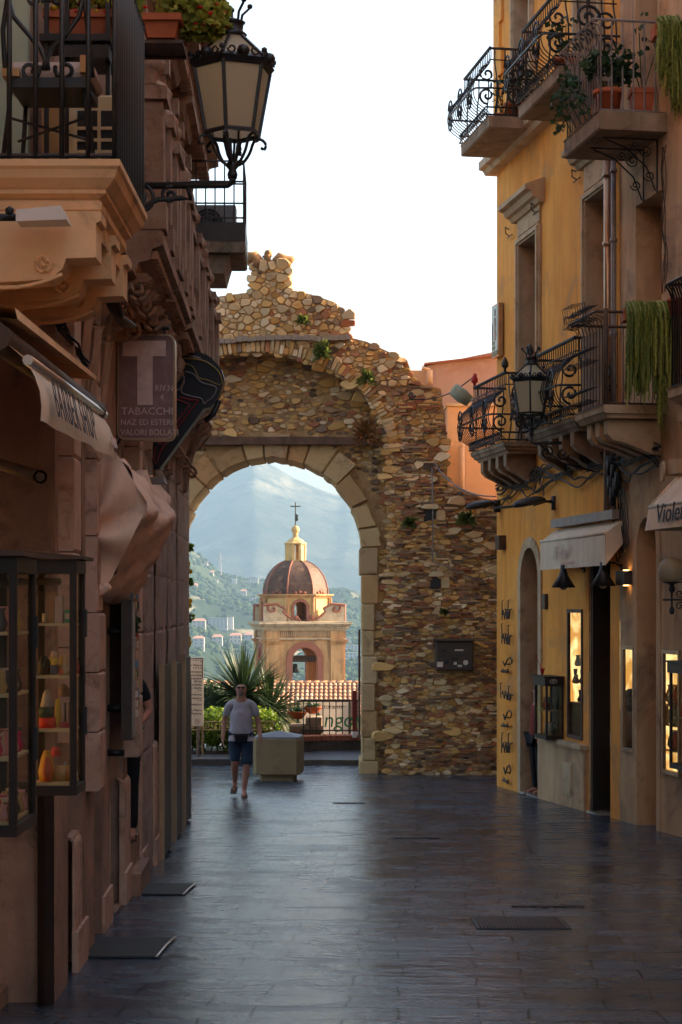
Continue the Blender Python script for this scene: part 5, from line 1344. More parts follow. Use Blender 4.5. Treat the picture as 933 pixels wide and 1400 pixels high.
m = MB(); wbox(m, RW, 29.46, 29.8, .1, .105, z0+.03, z1-.03); m.build('face', 'sign_blue', t)
m = MB(); q = lambda u, v: RW(29.46+.34*(1-u), .108, z0+.03+(z1-z0-.06)*v)
def blob(pts): m.prism([q(*p) for p in pts], RW(0, .004, 0)-RW(0, 0, 0))
blob([(.45, .93), (.6, .95), (.72, .88), (.66, .8), (.5, .78), (.48, .84)]); blob([(.42, .76), (.7, .76), (.74, .62), (.66, .55), (.78, .42), (.7, .3), (.5, .3), (.46, .5), (.42, .62)]); blob([(.0, .7), (.12, .62), (.16, .45), (.1, .3), (0, .3)])
m.build('figure', 'sign_black', t)
m = MB(); 
for u0, u1, v0, v1 in ((0, .5, .22, .29), (0, .55, .12, .19), (0, 1, 0, .08)): m.prism([q(u0, v0), q(u1, v0), q(u1, v1), q(u0, v1)], RW(0, .004, 0)-RW(0, 0, 0))
m.build('stripe', 'sign_green', t)
m = MB(); wbox(m, RW, 29.3, 29.55, .0, .12, P(0, 752, 29.6).z, P(0, 733, 29.6).z); m.build('meter_box', 'brown_wood', label='small brown meter box high on the yellow corner pilaster', cat='meter box')
m = MB(); wbox(m, RW, 26.9, 27.05, .0, .05, P(0, 833, 27).z, P(0, 812, 27).z); m.build('intercom', 'panel_brown', label='small intercom plate on the wall right of the arched door', cat='intercom')
# iron ornaments on the corner pilaster: alternate tall-stemmed squiggle and tick shapes
def orn(yc, kind, i):
    m = MB(); c = RW(29.05, .06, P(0, yc, 29.1).z); up = Vector((0, 0, 1)); u = -wd
    jt = random.Random(i*7+1); sx_, sy_, sk_ = jt.uniform(.28, .38), jt.uniform(.09, .13), jt.uniform(-.1, .1)
    pt = lambda a_, b_: c+u*(a_*sx_+b_*sk_*.1+jt.uniform(-.012, .012))+up*(b_*sy_+a_*sk_*.2)
    if kind == 0:
        m.tube([pt(-1, .9), pt(-1, 1.6), pt(-.7, 1.7)], .008, 4); m.tube([pt(-1, 1), pt(-1, -.9)], .009, 4); m.tube([pt(.35, 1.6), pt(.3, -.8)], .009, 4); m.tube([pt(.3, 1.6), pt(.7, 1.6)], .008, 4)
        m.tube([pt(-.8+k*.12, -.2+.6*(math.sin(k*1.55))) for k in range(14)], .0095, 4); m.tube([pt(.4, .3), pt(1.1, .4)], .01, 4); m.tube([pt(-.4, .5), pt(.1, .4)], .01, 4)
    else:
        m.tube([pt(-.6, .5), pt(-.3, -.3), pt(.2, .9), pt(.6, 1.2), pt(.9, .6), pt(.8, .1)], .013, 4); m.tube([pt(-.9, -1.3), pt(.3, -1.3)], .02, 4); m.tube([pt(-.7, -.9), pt(-.1, -1.25), pt(.3, -.9)], .012, 4)
    m.tube([c, RW(29.05, 0, c.z)], .01, 4)
    m.build('iron_ornament', 'iron', label=['topmost forged squiggle ornament with two long stems', 'second forged squiggle ornament from the top of the corner pilaster', 'upper tick shaped iron ornament, third from the top', 'fourth iron ornament, a stemmed squiggle at mid height', 'tick shaped iron ornament in the middle, fifth from the top', 'lowest stemmed squiggle ornament, sixth from the top', 'lowest tick shaped iron ornament near the pavement'][i], cat='wall ornament', group='forged ornaments on the yellow corner pilaster')
for i, (y, k) in enumerate(((838, 0), (872, 0), (908, 1), (950, 0), (981, 1), (1020, 0), (1056, 1))): orn(y, k, i)
# cables
m = MB(); rc = random.Random(2)
for k in range(9):
    pts = []; zz = rc.uniform(3.75, 4.05); ph = rc.uniform(0, 6)
    for i in range(26):
        D = 29.6-i*.31; pts.append(RW(D, .05+rc.uniform(0, .06), zz+.07*math.sin(i*.9+ph)+rc.uniform(-.04, .04)+.25*math.sin(i*.15)*.3))
    m.tube(sm(pts, 4), rc.uniform(.008, .018), 5)
for k in range(14):
    D = rc.uniform(22.5, 29.4); z = rc.uniform(3.75, 4.1); c = RW(D, .08, z)
    m.tube(sm([c+Vector((0, rc.uniform(-.1, .1), rc.uniform(-.1, .1)))+wd*rc.uniform(-.15, .15) for _ in range(7)], 4), .007, 4)
m.build('cable_bundle', 'iron', label='tangled black cables strung along the wall below the right balconies', cat='cables')
t = thing('junction_boxes', tuple(RW(23.5, .1, 3.5)), 'cluster of black junction boxes and looping cables at the house joint', 'junction box')
m = MB()
for k in range(7):
    D = rc.uniform(23.2, 23.8); z = rc.uniform(3.5, 3.95); m.tube([RW(D, .1, z-.12), RW(D, .1, z+.12)], rc.uniform(.03, .06), 8)
m.build('box', 'iron', t)
m = MB()
for k in range(4):
    D = 23.3+k*.1; m.tube(sm([RW(D, .08, 3.6), RW(D+.02, .07, 3.2), RW(D-.1, .06, 2.85-k*.06), RW(D-.25, .06, 2.9), RW(D-.2, .06, 3.3), RW(D-.1, .08, 3.6)], 4), .009, 5)
m.build('cable', 'iron', t)
m = MB(); m.tube(sm([P(560, 546, 32.6), P(590, 545, 32), P(620, 535, 30.8), P(652, 512, 29.4)], 5), .012, 5); m.tube(scroll(P(563, 540, 32.55), .07, 1.5, 0, (1, 0, 0), (0, 0, 1)), .012, 5)
m.build('stay_cable', 'iron', label='black stay cable from the gate to the far iron balcony', cat='cable')
m = MB(); m.tube(sm([P(594, 632, 32.5), P(605, 648, 32.3), P(625, 665, 31.5), P(650, 676, 30.6), P(678, 679, 29.9)], 5), .013, 6)
m.build('pale_cable', 'lead_grey', label='pale drooping cable between the gate top and the yellow corner', cat='cable')
for i, (D, z, lab) in enumerate(((28.9, 7.95, 'small iron hook left of the far tall window'), (27.4, 8.0, 'small iron hook on the frame of the far tall window'), (25.3, 8.0, 'small iron hook between the two tall windows'), (24.0, 8.35, 'small iron hook beside the downpipes under the grey balcony'))):
    m = MB(); m.tube([RW(D-.15, .05, z), RW(D+.15, .05, z)], .012, 4); m.tube([RW(D, .05, z), RW(D+.06, .1, z+.06), RW(D, .12, z+.14), RW(D-.06, .08, z+.1)], .01, 4); m.build('iron_hook', 'iron', label=lab, cat='hook', group='iron hooks on the yellow facade')
m = MB()
for k in range(5): m.tube([RW(21.9-.02*k+rc.uniform(-.1, .1), .02, 7.6-i*.25)+Vector((0, rc.uniform(-.06, .06), 0)) for i in range(8)], .005, 4)
m.build('dry_vine', 'bark', label='bare dry vine stems clinging beside the beige window', cat='vine')
# ================================================================== LEFT SIDE
nb = thing('cream_house', (-2.1, 6, -.1), 'cream house at the near left corner with a stucco balcony above the barber shop', 'house')
m = MB(); NH = [(6.0, 10.7, -.4, 3.6), (9.7, 10.5, 4.42, 7.0), (2, 5, -.3, 3.4), (-3, .5, -.2, 3.4), (2.9, 4, 4.4, 6.9), (-2, -.9, 4.4, 6.9)]
facade(m, NW, -14, 11.1, -1, 13.5, NH, .3); 
wbox(m, NW, -14, 11.05, -7, -3.2, -1, 13.4); wbox(m, NW, -14, 11.05, -3.2, -.35, 3.75, 4.1); wbox(m, NW, -14, 11.05, -3.2, -.35, 8, 13.4)
m.build('wall', 'cream_stucco', nb)
m = MB(); wbox(m, NW, -14.2, 11.2, -7, .5, 13.5, 13.7); m.build('roof', 'terracotta', nb)
m = MB(); wbox(m, NW, 6.0, 10.7, -3.1, -3.0, -.4, 3.6); wbox(m, NW, 10.7, 10.8, -3.1, -.31, -.4, 3.6); wbox(m, NW, 5.9, 6.0, -3.1, -.31, -.4, 3.6); m.build('shop_interior', 'tower_yellow', nb)
m = MB()
for D in (6.05, 7.4, 10.15): wbox(m, NW, D, D+.09, -.24, -.1, -.4, 3.6)
wbox(m, NW, 6, 10.7, -.26, -.12, 3.0, 3.6); m.build('shop_frame', 'dark_wood', nb)
m = MB(); wbox(m, NW, 10.28, 10.38, -.3, -.22, -.4, 3.0); m.build('shop_door', 'wood_seat', nb)
for a, b, z0, z1 in NH[2:4]:
    v = vitrine(nb, NW, a, b, z0, z1, 1); m = MB(); wbox(m, NW, a, b, -.9, -.85, z0, z1); m.build('back_panel', 'dark_wood', v)
for h in NH[4:]: window(nb, NW, *h[:4], 'frame_stone')
m = MB(); wbox(m, NW, 9.7, 10.5, -.4, -.3, 4.42, 7.0); m.build('balcony_door', 'pale_green_paint', nb)
m = MB(); wbox(m, NW, 10.62, 10.7, -.02, .28, 4.42, 6.9); m.build('shutter', 'pale_green_paint', nb)
m = MB()
for a, b, o, z0, z1 in ((11.12, 11.6, .26, -.45, 1.2), (11.3, 11.62, .14, -.45, 3.4)): wbox(m, NW, a, b, 0, o, z0, z1)
m.build('pilaster', 'pale_pink_stone', nb)
m = MB(); wbox(m, NW, 6.2, 11.7, .0, .08, -.4, -.2); wbox(m, NW, 6.0, 11.75, .0, .17, -.4, -.32); m.build('doorstep', 'pink_stone', nb)
# the stucco balcony: floor at 4.42, outer edge 0.95 from the wall
A0, A1, OO, ZF = 6.6, 10.85, .95, 4.42
m = MB()
prof = [(-.05, 0), (0, 0), (0, -.035), (-.015, -.05), (-.03, -.09), (-.07, -.13), (-.085, -.14), (-.085, -.16), (-.12, -.18)]
def ringp(o, z): return [NW(9.5-o*1.0, -.02, z), NW(9.5-o, OO+o, z), NW(A1+o, OO+o, z), NW(A1+o, -.02, z)]
m.loft([ringp(o, ZF+z) for o, z in prof], smooth=False, closed=False)
m.quad(*ringp(0, ZF)); m.quad(*ringp(-.12, ZF-.18))
m.loft([ringp(-.13, ZF-.181), ringp(-.11, ZF-.2), ringp(-.11, ZF-.24), ringp(-.14, ZF-.26), ringp(-.14, ZF-.36)], caps=True, closed=True)
bal = m.build('balcony', 'cream_stucco', nb)
for D in (9.62, 10.24, 10.8):
    m = MB(); pr = [(-.02, ZF-.362), (OO-.13, ZF-.362), (OO-.1, ZF-.31), (OO-.1, ZF-.27), (OO-.13, ZF-.25), (OO-.13, ZF-.36)]
    z = ZF-.27
    if D > 9.7 or 1:
        S = [(0, z), (OO-.1, z), (OO-.1, z-.05), (OO-.125, z-.06), (OO-.125, z-.24), (OO-.28, z-.245), (OO-.3, z-.3), (OO-.36, z-.35), (OO-.46, z-.36), (OO-.62, z-.37), (OO-.74, z-.42), (OO-.85, z-.5), (0, z-.6)]
        if D < 9.7: S = [(o, zz+.0) for o, zz in S]
        wmould(m, NW, D-.11, D+.11, S)
    b_ = m.build('console', 'cream_stucco', bal)
    m = MB(); m.tube(scroll(NW(D-.115, OO-.4, z-.27), .055, 1.4, 0, (1, 0, 0), (0, 0, 1), 16), .012, 5)
    m.tube([NW(D-.115, OO-.3-u, z-.33-.03*math.sin(u*8)-.16*u) for u in [k*.06 for k in range(9)]], .012, 5); m.build('scroll', 'cream_stucco', b_)
m = MB(); W = NW
for k in range(9): m.tube([NW(9.52, OO-.03-k*.137, ZF), NW(9.52, OO-.03-k*.137, ZF+1.1)], .0145, 6)
for k in range(17): m.tube([NW(9.55+k*.08, OO-.03, ZF), NW(9.55+k*.08, OO-.03, ZF+1.1)], .017, 6)
r_ = m.build('railing', 'iron', bal)
m = MB(); m.tube([NW(9.52, -.1, ZF+1.1), NW(9.52, OO-.03, ZF+1.1), NW(10.83, OO-.03, ZF+1.1)], .022, 6); m.tube([NW(9.52, -.1, ZF+.02), NW(9.52, OO-.03, ZF+.02), NW(10.83, OO-.03, ZF+.02)], .014, 5); m.build('handrail', 'iron', r_)
for D in np.linspace(9.6, 10.8, 2): pass
# the long stretch of railing over the shop, hidden out of frame to the left stays simple
t = thing('flood_fixture', (-1.4, 9.35, 4.0), 'small white hooded floodlight under the stucco balcony', 'floodlight'); m = MB()
a = P(24, 297, 9.3); b = P(94, 296, 9.3); m.loft([[a+Vector((0, -.05, .03)), a+Vector((0, .1, .03)), a+Vector((0, .1, -.03)), a+Vector((0, -.05, -.03))], [b+Vector((-.03, -.08, .04)), b+Vector((-.03, .1, .04)), b+Vector((0, .1, -.03)), b+Vector((0, -.08, -.03))]], caps=True); m.build('housing', 'plastic_white', t)
m = MB(); m.tube([a, a+Vector((-.12, 0, 0)), NW(9.45, .0, a.z)], .02, 6); m.ball(a+Vector((-.03, -.06, .02)), .025, 6); m.build('arm', 'plastic_dark', t)
# air conditioner, chair, flowers on the balcony
D = 10.3
def acunit(loc, w, h, d, lab, col_, mat_=('cream_paint', 'plastic_dark'), grille=True):
    x, y, z = loc; t = thing('air_conditioner', loc, lab, 'air conditioner')
    m = MB(); m.bbox(x, x+w, y, y+d, z, z+h, .012); m.build('housing', mat_[0], t)
    m = MB(); m2 = MB()
    if grille:
        m.box(x+.05, x+w-.03, y-.004, y+.004, z+.03, z+h-.09)
        for k in range(int((h-.1)/.066)): m2.box(x+.05, x+w-.03, y-.016, y-.005, z+.03+k*.066, z+.047+k*.066)
        for xx in (x+.03, x+w*.5, x+w-.04): m2.box(xx, xx+.018, y-.018, y-.005, z+.02, z+h-.08)
        m.build('grille_opening', mat_[1], t); m2.build('slats', mat_[0], t)
    else:
        c = Vector((x+w*.4, y-.004, z+h*.5)); m.lathe([(h*.4, 0), (h*.4, .01)], c, 24, axis='Y'); m.build('fan_opening', mat_[1], t)
        for k in range(5): m2.tube([c+Vector((math.cos(a_)*h*.09*(k+.5), -.008, math.sin(a_)*h*.09*(k+.5))) for a_ in [j*.42 for j in range(16)]], .004, 4)
        for k in range(8): m2.tube([c+Vector((0, -.01, 0)), c+Vector((math.cos(k*.785)*h*.4, -.01, math.sin(k*.785)*h*.4))], .004, 4)
        m2.build('fan_guard', mat_[0], t)
    return t
a = P(94, 222, 10.35); acunit((a.x, 10.35, ZF+.01), .33, .56, .28, 'cream slatted air conditioner on the stucco balcony', None)
ch = thing('garden_chair', (-1.68, 9.85, ZF), 'wrought iron chair with pale cushion seen through the balcony railing', 'chair'); zf = ZF
a = P(10, 110, 9.8); b = P(133, 106, 9.8); zs = a.z
m = MB(); m.bbox(a.x+.02, b.x, 9.68, 10.06, zs-.02, zs+.07, .03); m.build('cushion', 'cushion', ch)
m = MB(); m.box(a.x, a.x+.09, 9.64, 10.06, zs-.02, zs+.02); m.build('seat_edge', 'wood_seat', ch); m = MB(); m.box(b.x-.07, b.x-.03, 9.64, 9.68, zs-.0, zs+.09); m.build('seat_knob', 'wood_seat', ch)
m = MB(); m.box(a.x+.04, b.x-.03, 9.66, 10.06, zs-.075, zs-.022); m.build('seat', 'iron', ch)
for x, dx, y in ((a.x+.04, -.05, 9.7), (b.x-.06, .06, 9.7), (a.x+.06, -.03, 10.04), (b.x-.08, .04, 10.04)):
    m = MB(); m.tube([(x, y, zs-.03), (x+dx*.3, y, zs-.2), (x+dx, y, zf)], .013, 6); m.build('leg', 'iron', ch)
m = MB(); m.tube([(a.x+.02, 9.72, zs-.22), (b.x-.05, 10.02, zs-.27)], .008, 5); m.tube([(a.x+.02, 10.02, zs-.27), (b.x-.05, 9.72, zs-.22)], .008, 5); m.build('stretcher', 'iron', ch)
m = MB(); y = 9.68
for pl in ([(8, 105), (6, 80), (4, 40), (10, 0), (20, -30)], [(127, 105), (122, 60), (118, 20), (112, -30)], [(12, 0), (18, 22), (35, 42), (55, 66), (62, 82), (60, 96)], [(113, 0), (108, 22), (90, 48), (70, 66), (64, 82), (66, 96)]):
    m.tube([P(px, py, y) for px, py in pl], .014, 6)
for cx_, s in ((41, 1), (89, -1)): m.tube(scroll(P(cx_, 95, y), .055, 1.25, .4, (s, 0, 0), (0, 0, 1), 16, .25), .012, 5)
for cx_, s in ((47, 1), (78, -1)): m.tube(scroll(P(cx_, -2, y), .05, 1.25, .4, (s, 0, 0), (0, 0, -1), 16, .25), .012, 5)
m.build('backrest', 'iron', ch)
def flowerbox(x0, x1, y0, y1, z0, z1, lab, fol, n, mat_='terracotta', pet=30):
    t = thing('flower_box', ((x0+x1)/2, (y0+y1)/2, z0), lab, 'flower box', 'flower boxes on the left balconies')
    m = MB(); m.loft([[(x0+.03, y0+.03, z0), (x1-.03, y0+.03, z0), (x1-.03, y1-.03, z0), (x0+.03, y1-.03, z0)], [(x0, y0, z1), (x1, y0, z1), (x1, y1, z1), (x0, y1, z1)]], caps=True)
    m.box(x0-.015, x1+.015, y0-.015, y1+.015, z1-.04, z1+.004); m.build('box', mat_, t)
    m = MB(); m2 = MB()
    for c, r in fol:
        leaves(m, c, r, n, .05, 1.6, 0, rg)
        for _ in range(pet):
            d = Vector((rg.gauss(0, 1), rg.gauss(0, 1), rg.gauss(0, 1))).normalized(); p = Vector(c)+Vector((d.x*r[0], d.y*r[1], d.z*r[2])); k = float(rg.random() > .5)
            m2.ball(p, .014+.01*rg.random(), 6, 0, (k, k, k), (1, 1, .6))
    m.build('foliage', 'leaf_flower', t); m2.build('flowers', 'petal', t)['kind'] = 'stuff'
a = P(62, 48, 10.6); b = P(153, 14, 10.6)
flowerbox(a.x, b.x, 10.6, 10.78, a.z, b.z, 'terracotta flower box with red flowers behind the stucco balcony chair', [((a.x+.08+k*.1, 10.65, b.z+.08), (.1, .1, .11)) for k in range(5)], 90)
m = MB(); m.box(a.x-.02, b.x, 10.5, 10.8, a.z-.06, a.z-.02); m.box(a.x+.1, b.x, 10.45, 10.8, a.z-.17, a.z-.1)
for x in (a.x, a.x+.12, b.x-.03): m.box(x, x+.025, 10.55, 10.58, ZF, a.z+.2)
m.build('plant_stand', 'dark_wood', label='dark slatted stand carrying the flower box above the air conditioner', cat='stand')
m = MB(); a2 = P(55, 222, 10.7); m.box(a2.x, a2.x+.22, 10.75, 10.85, ZF, ZF+.75); m.build('wood_panel', 'wood_seat', label='orange wooden panel leaning behind the chair on the balcony', cat='panel')
# ---- the carved palazzo
pz_ = thing('palazzo', tuple(LW(18, 0, -.5)), 'carved pink stone palazzo with rusticated blocks and stone balconies on the left', 'palace')
m = MB(); PH = [(11.75, 12.55, -.35, 3.3), (13.35, 13.85, -.4, 3.0, True), (14.45, 15.6, -.42, 3.1), (16.0, 17.1, -.45, 3.1), (13.9, 14.9, 4.9, 7.4), (16.4, 17.4, 4.9, 7.4), (18.9, 19.9, 4.9, 7.4), (21.4, 22.4, 4.9, 7.4), (13.9, 14.9, 8.6, 10.8), (16.4, 17.4, 8.6, 10.8), (18.9, 19.9, 8.6, 10.8), (21.4, 22.4, 8.6, 10.8)]
facade(m, LW, 11.1, 25.55, -1.1, 13.8, PH, .3); wbox(m, LW, 11.12, 25.5, -6, -1.4, -1, 13.7)
m.quad(LW(11.1, 0, -1), LW(11.1, -.7, -1), LW(11.1, -.7, 13.8), LW(11.1, 0, 13.8)); m.quad(LW(25.55, 0, -1.1), LW(25.55, -6, -1.1), LW(25.55, -6, 13.8), LW(25.55, 0, 13.8))
m.build('wall', 'pink_stone', pz_)
m = MB(); wbox(m, LW, 11.0, 25.9, -6, .55, 13.8, 14); m.build('roof', 'terracotta', pz_)
for a, b, z0, z1 in [h[:4] for h in PH[:4]]:
    m = MB(); wbox(m, LW, a, b, -.34, -.28, z0, z1); wbox(m, LW, a, a+.08, -.28, -.2, z0, z1); wbox(m, LW, b-.08, b, -.28, -.2, z0, z1); m.build('shop_door', 'dark_wood', pz_)
for h in PH[4:]:
    window(pz_, LW, *h[:4], 'carved_stone', cornice=h[3]+.35, fw=.16, fo=.1, door='brown_wood')
    for s in (h[0]-.32, h[1]+.2):
        m = MB(); wbox(m, LW, s, s+.12, 0, .16, h[2], h[3]+.1); wbox(m, LW, s-.03, s+.15, 0, .2, h[3]+.1, h[3]+.28); wbox(m, LW, s-.03, s+.15, 0, .2, h[2], h[2]+.3); m.build('window_pier', 'carved_stone', pz_)
# plinths with rounded tops
PL = [(12.15, .78-.34, .24, 'A'), (13.9, 0, 0, '')]
for D, px, ytop, ybase in ((12.15, 103, 1145, 1330), (13.9, 140, 1100, 1275), (15.5, 170, 1066, 1237), (17.1, 193, 1038, 1205), (18.4, 212, 1017, 1185)):
    s = F/D; xo = (px-CX)/s; o = xo-(-1.43-.0277*D); zt = EYE+(HY-ytop)/s; zb = EYE+(HY-ybase)/s-.03
    m = MB(); L = .62; r = .07; pr = [(-.02, zb), (o, zb), (o, zt-r), (o-r*.3, zt-r*.3), (o-r, zt), (-.02, zt)]
    pr = [(-.02, zb), (o, zb)]+[(o-r+r*math.cos(t_), zt-r+r*math.sin(t_)) for t_ in [math.pi/2*k/5 for k in range(6)]]+[(-.02, zt)]
    wmould(m, LW, D, D+L, pr); wbox(m, LW, D-.015, D+L+.015, -.02, o+.022, zb-.02, zb+.3)
    m.build('plinth', 'pale_pink_stone', pz_)
# pilasters above the plinths, and heavy rusticated half columns further on
for D, w, o, z0, z1 in ((11.25, .36, .1, 1.25, 4.2), (12.75, .4, .1, .8, 2.05), (12.75, .4, .08, 2.05, 4.2), (15.65, .3, .14, .8, 4.0)):
    m = MB(); n = int((z1-z0)/.62)+1
    for k in range(n):
        a_, b_ = z0+(z1-z0)*k/n, z0+(z1-z0)*(k+1)/n
        wmould(m, LW, D, D+w, [(-.02, a_+.004), (o-.012, a_+.004), (o, a_+.02), (o, b_-.02), (o-.012, b_-.004), (-.02, b_-.004)])
    m.build('pilaster', 'pale_pink_stone', pz_)
rr_ = random.Random(6)
for D, w, o in ((17.25, 1.45, .05), (18.95, 1.6, .055), (20.8, 1.6, .05), (22.65, 1.45, .045), (24.2, 1.25, .03)):
    m = MB(); z = 1.0 if D < 20 else -1
    zz = -1.0
    while zz < 4.3:
        h = .57
        k = 9; rings = []
        for e, zq in ((.55, zz+.004), (1, zz+.035), (1.03, zz+h*.5), (1, zz+h-.035), (.55, zz+h-.004)):
            rings.append([LW(D+w*(1-math.cos(math.pi*i/k))/2, -.03+(o*.55+o*.45*math.sin(math.pi*i/k))*(.78+.22*e)+rr_.uniform(-.006, .006)+.03, zq) for i in range(k+1)])
        m.loft(rings, closed=False, smooth=False)
        zz += h
    m.build('rusticated_column', 'grey_rustic_stone', pz_)
m = MB(); pts = [(-.02, 4.4), (.1, 4.4), (.12, 4.44), (.2, 4.46), (.22, 4.5), (.3, 4.51), (.3, 4.545), (-.02, 4.545)]
wmould(m, LW, 11.12, 25.7, pts); wmould(m, LW, 11.12, 25.7, [(-.02, 8.1), (.2, 8.1), (.3, 8.25), (.42, 8.28), (.42, 8.4), (-.02, 8.45)])
for i in range(96):
    D = 11.2+i*.15; wbox(m, LW, D, D+.08, .16, .3, 8.02, 8.1)
m.build('cornice', 'carved_stone', pz_)
def stonebal(a, b, o, z, ks=1.0):
    m = MB(); wmould(m, LW, a, b, [(-.02, z-.3), (o-.2, z-.3), (o-.18, z-.24), (o-.1, z-.22), (o-.08, z-.14), (o, z-.11), (o, z-.02), (o-.02, z), (-.02, z)])
    for i in range(int((b-a)/.12)): wbox(m, LW, a+.03+i*.12, a+.09+i*.12, o-.1, o-.04, z-.21, z-.15)
    s = m.build('balcony', 'carved_stone', pz_); 
    for D in (a, b-.24, (a+b)/2-.12):
        m = MB(); wbox(m, LW, D-.01, D+.25, o-.26, o+.02, z+.003, z+.2); wbox(m, LW, D, D+.24, o-.25, o, z+.2, z+.95); wbox(m, LW, D-.03, D+.27, o-.28, o+.03, z+.95, z+1.05)
        m.lathe([(.05, 0), (.1, .03), (.06, .06), (.12, .14), (.13, .2), (.08, .27), (.03, .3)], LW(D+.12, o-.12, z+1.05), 10); m.build('pedestal', 'carved_stone', s)
    m = MB(); wbox(m, LW, a, b, o-.2, o-.02, z+.93, z+1.02)
    wbox(m, LW, a, a+.02+.12, 0, o, z+.93, z+1.02)
    m.build('coping', 'carved_stone', s)
    n = int((b-a)/.17)
    m = MB()
    for i in range(n):
        D = a+.17*(i+.5); m.lathe([(.05, 0), (.05, .06), (.03, .1), (.065, .3), (.03, .55), (.025, .7), (.05, .76), (.05, .91)], LW(D, o-.11, z+.01), 8)
    m.build('balusters', 'carved_stone', s)['kind'] = 'stuff'
    for D in (a+.1, (a+b)/2-.1, b-.3):
        m = MB(); zt = z-.3; S = [(p_, zt+q_*ks) for p_, q_ in [(-.02, 0), (o-.12, 0), (o-.12, -.06), (o-.08, -.12), (o-.12, -.22), (o-.22, -.24), (o-.26, -.34), (o*.35, -.5), (.12, -.75), (.1, -.95), (-.02, -1.0)]]
        wmould(m, LW, D, D+.2, S)
        for sd in (-.005, .205): m.tube(scroll(LW(D+sd, o-.2, zt-.13), .085, 1.5, 0, (1, 0, 0), (0, 0, 1), 16), .02, 5); m.tube(scroll(LW(D+sd, .14, zt-.72*ks), .09, 1.5, 3, (1, 0, 0), (0, 0, 1), 16), .02, 5)
        for k in range(3): m.tube([LW(D+.03+k*.07, o-.1-u*.9, zt-(.2+.55*u+.1*math.sin(u*6))*ks) for u in [j*.07 for j in range(8)]], .016, 5)
        m.build('console', 'carved_stone', s)
stonebal(13.35, 15.2, .5, 4.85, .3); stonebal(15.35, 17.15, .5, 4.87, .55); stonebal(17.3, 20.2, .5, 4.85); stonebal(20.5, 23.9, .5, 4.85)
# big leaf like carved brackets under the first balconies
m = MB()
for D in (11.7, 12.3, 13.0):
    m = MB()
    wmould(m, LW, D, D+.22, [(-.02, 4.4), (.3, 4.4), (.3, 4.36), (.24, 4.34), (.16, 4.28), (.12, 4.0), (.09, 3.7), (.06, 3.45), (.1, 3.36), (.08, 3.28), (-.02, 3.25)])
    for sd in (-.01, .23):
        m.tube(scroll(LW(D+sd, .08, 4.02), .06, 1.6, 0, (1, 0, 0), (0, 0, 1), 18), .018, 5); m.tube(scroll(LW(D+sd, .06, 3.4), .06, 1.5, 3, (1, 0, 0), (0, 0, 1), 16), .016, 5)
        m.tube([LW(D+sd, .12-.06*u, 3.98-.5*u-.05*math.sin(u*6)) for u in [j*.1 for j in range(11)]], .014, 5)
    for k in range(3): m.tube([LW(D+.04+k*.07, .11-.06*u+.02, 3.98-.55*u) for u in [j*.12 for j in range(9)]], .02, 5)
    m.build('scroll_bracket', 'carved_stone', pz_)
s = MB(); wmould(s, LW, 19.5, 24.2, [(-.02, 9.0), (.5, 9.0), (.6, 9.1), (.6, 9.25), (-.02, 9.25)]); 
for i in range(8): wmould(s, LW, 19.7+i*.6, 19.85+i*.6, [(-.02, 8.45), (.12, 8.5), (.3, 8.75), (.52, 8.85), (.52, 9.0), (-.02, 9.0)])
s = s.build('upper_balcony', 'carved_stone', pz_)
m = MB()
for i in range(46): m.tube([LW(19.6+i*.1, .55, 9.25), LW(19.6+i*.1, .55, 10.25)], .012, 4)
m.tube([LW(19.5, .0, 10.25), LW(19.5, .55, 10.25), LW(24.2, .55, 10.25)], .02, 5); m.build('railing', 'iron', s)
# grey balcony with the air conditioner at the far end
zf2 = 6.93; m = MB(); wmould(m, LW, 24.1, 25.45, [(-.02, zf2-.16), (.8, zf2-.16), (.83, zf2-.14), (.83, zf2), (-.02, zf2)]); wmould(m, LW, 24.2, 25.35, [(-.02, zf2-.42), (.55, zf2-.42), (.62, zf2-.17), (-.02, zf2-.17)])
s = m.build('end_balcony', 'slab_stone', pz_)
m = MB()
for i in range(14): m.tube([LW(24.12+i*.1, .81, zf2), LW(24.12+i*.1, .81, zf2+1.05)], .009, 4)
for i in range(7): m.tube([LW(24.12, .81-i*.125, zf2), LW(24.12, .81-i*.125, zf2+1.05)], .009, 4)
for zz in (.02, .3, .78, 1.05): m.tube([LW(24.12, 0, zf2+zz), LW(24.12, .81, zf2+zz), LW(25.42, .81, zf2+zz), LW(25.42, 0, zf2+zz)], .013, 5)
wbox(m, LW, 24.1, 24.13, .0, .83, zf2-.02, zf2+.24); wbox(m, LW, 24.1, 25.43, .81, .835, zf2-.02, zf2+.24)
m.build('railing', 'panel_brown', s)
p = LW(24.35, .08, zf2); ac = acunit((p.x, p.y, zf2+.02), .62, .5, .28, 'grey air conditioner with round fan on the far end balcony', None, ('grey_metal', 'plastic_dark'), False)
# lantern on its long arm
def armL(m, b):
    w = LW(12.35, 0, b.z-.1); m.tube([b+Vector((0, 0, -.02)), b+Vector((0, 0, -.08)), b+Vector((-.03, 0, -.1)), w], .024, 8)
    for c, r, q in ((b+Vector((-.62, 0, -.2)), .1, 1.5), (b+Vector((-.42, 0, -.17)), .06, -1.4), (b+Vector((-.85, 0, -.24)), .08, 1.3)): m.tube(scroll(c, r, q, 1.2, (1, 0, 0), (0, 0, 1)), .015, 6)
    m.tube([b+Vector((-.3, 0, -.12)), b+Vector((-.28, 0, -.2)), b+Vector((-.34, 0, -.19)), b+Vector((-.5, 0, -.2)), b+Vector((-.75, 0, -.32)), w+Vector((0, 0, -.45))], .018, 6)
    m.lathe([(.09, 0), (.09, .02)], w+Vector((0, 0, -.1)), 10, axis='X')
lantern('street_lamp', P(318, 232, 12.3), 1.0, 'large close six sided lantern on an iron arm against the sky', 'wrought iron street lanterns', armL)
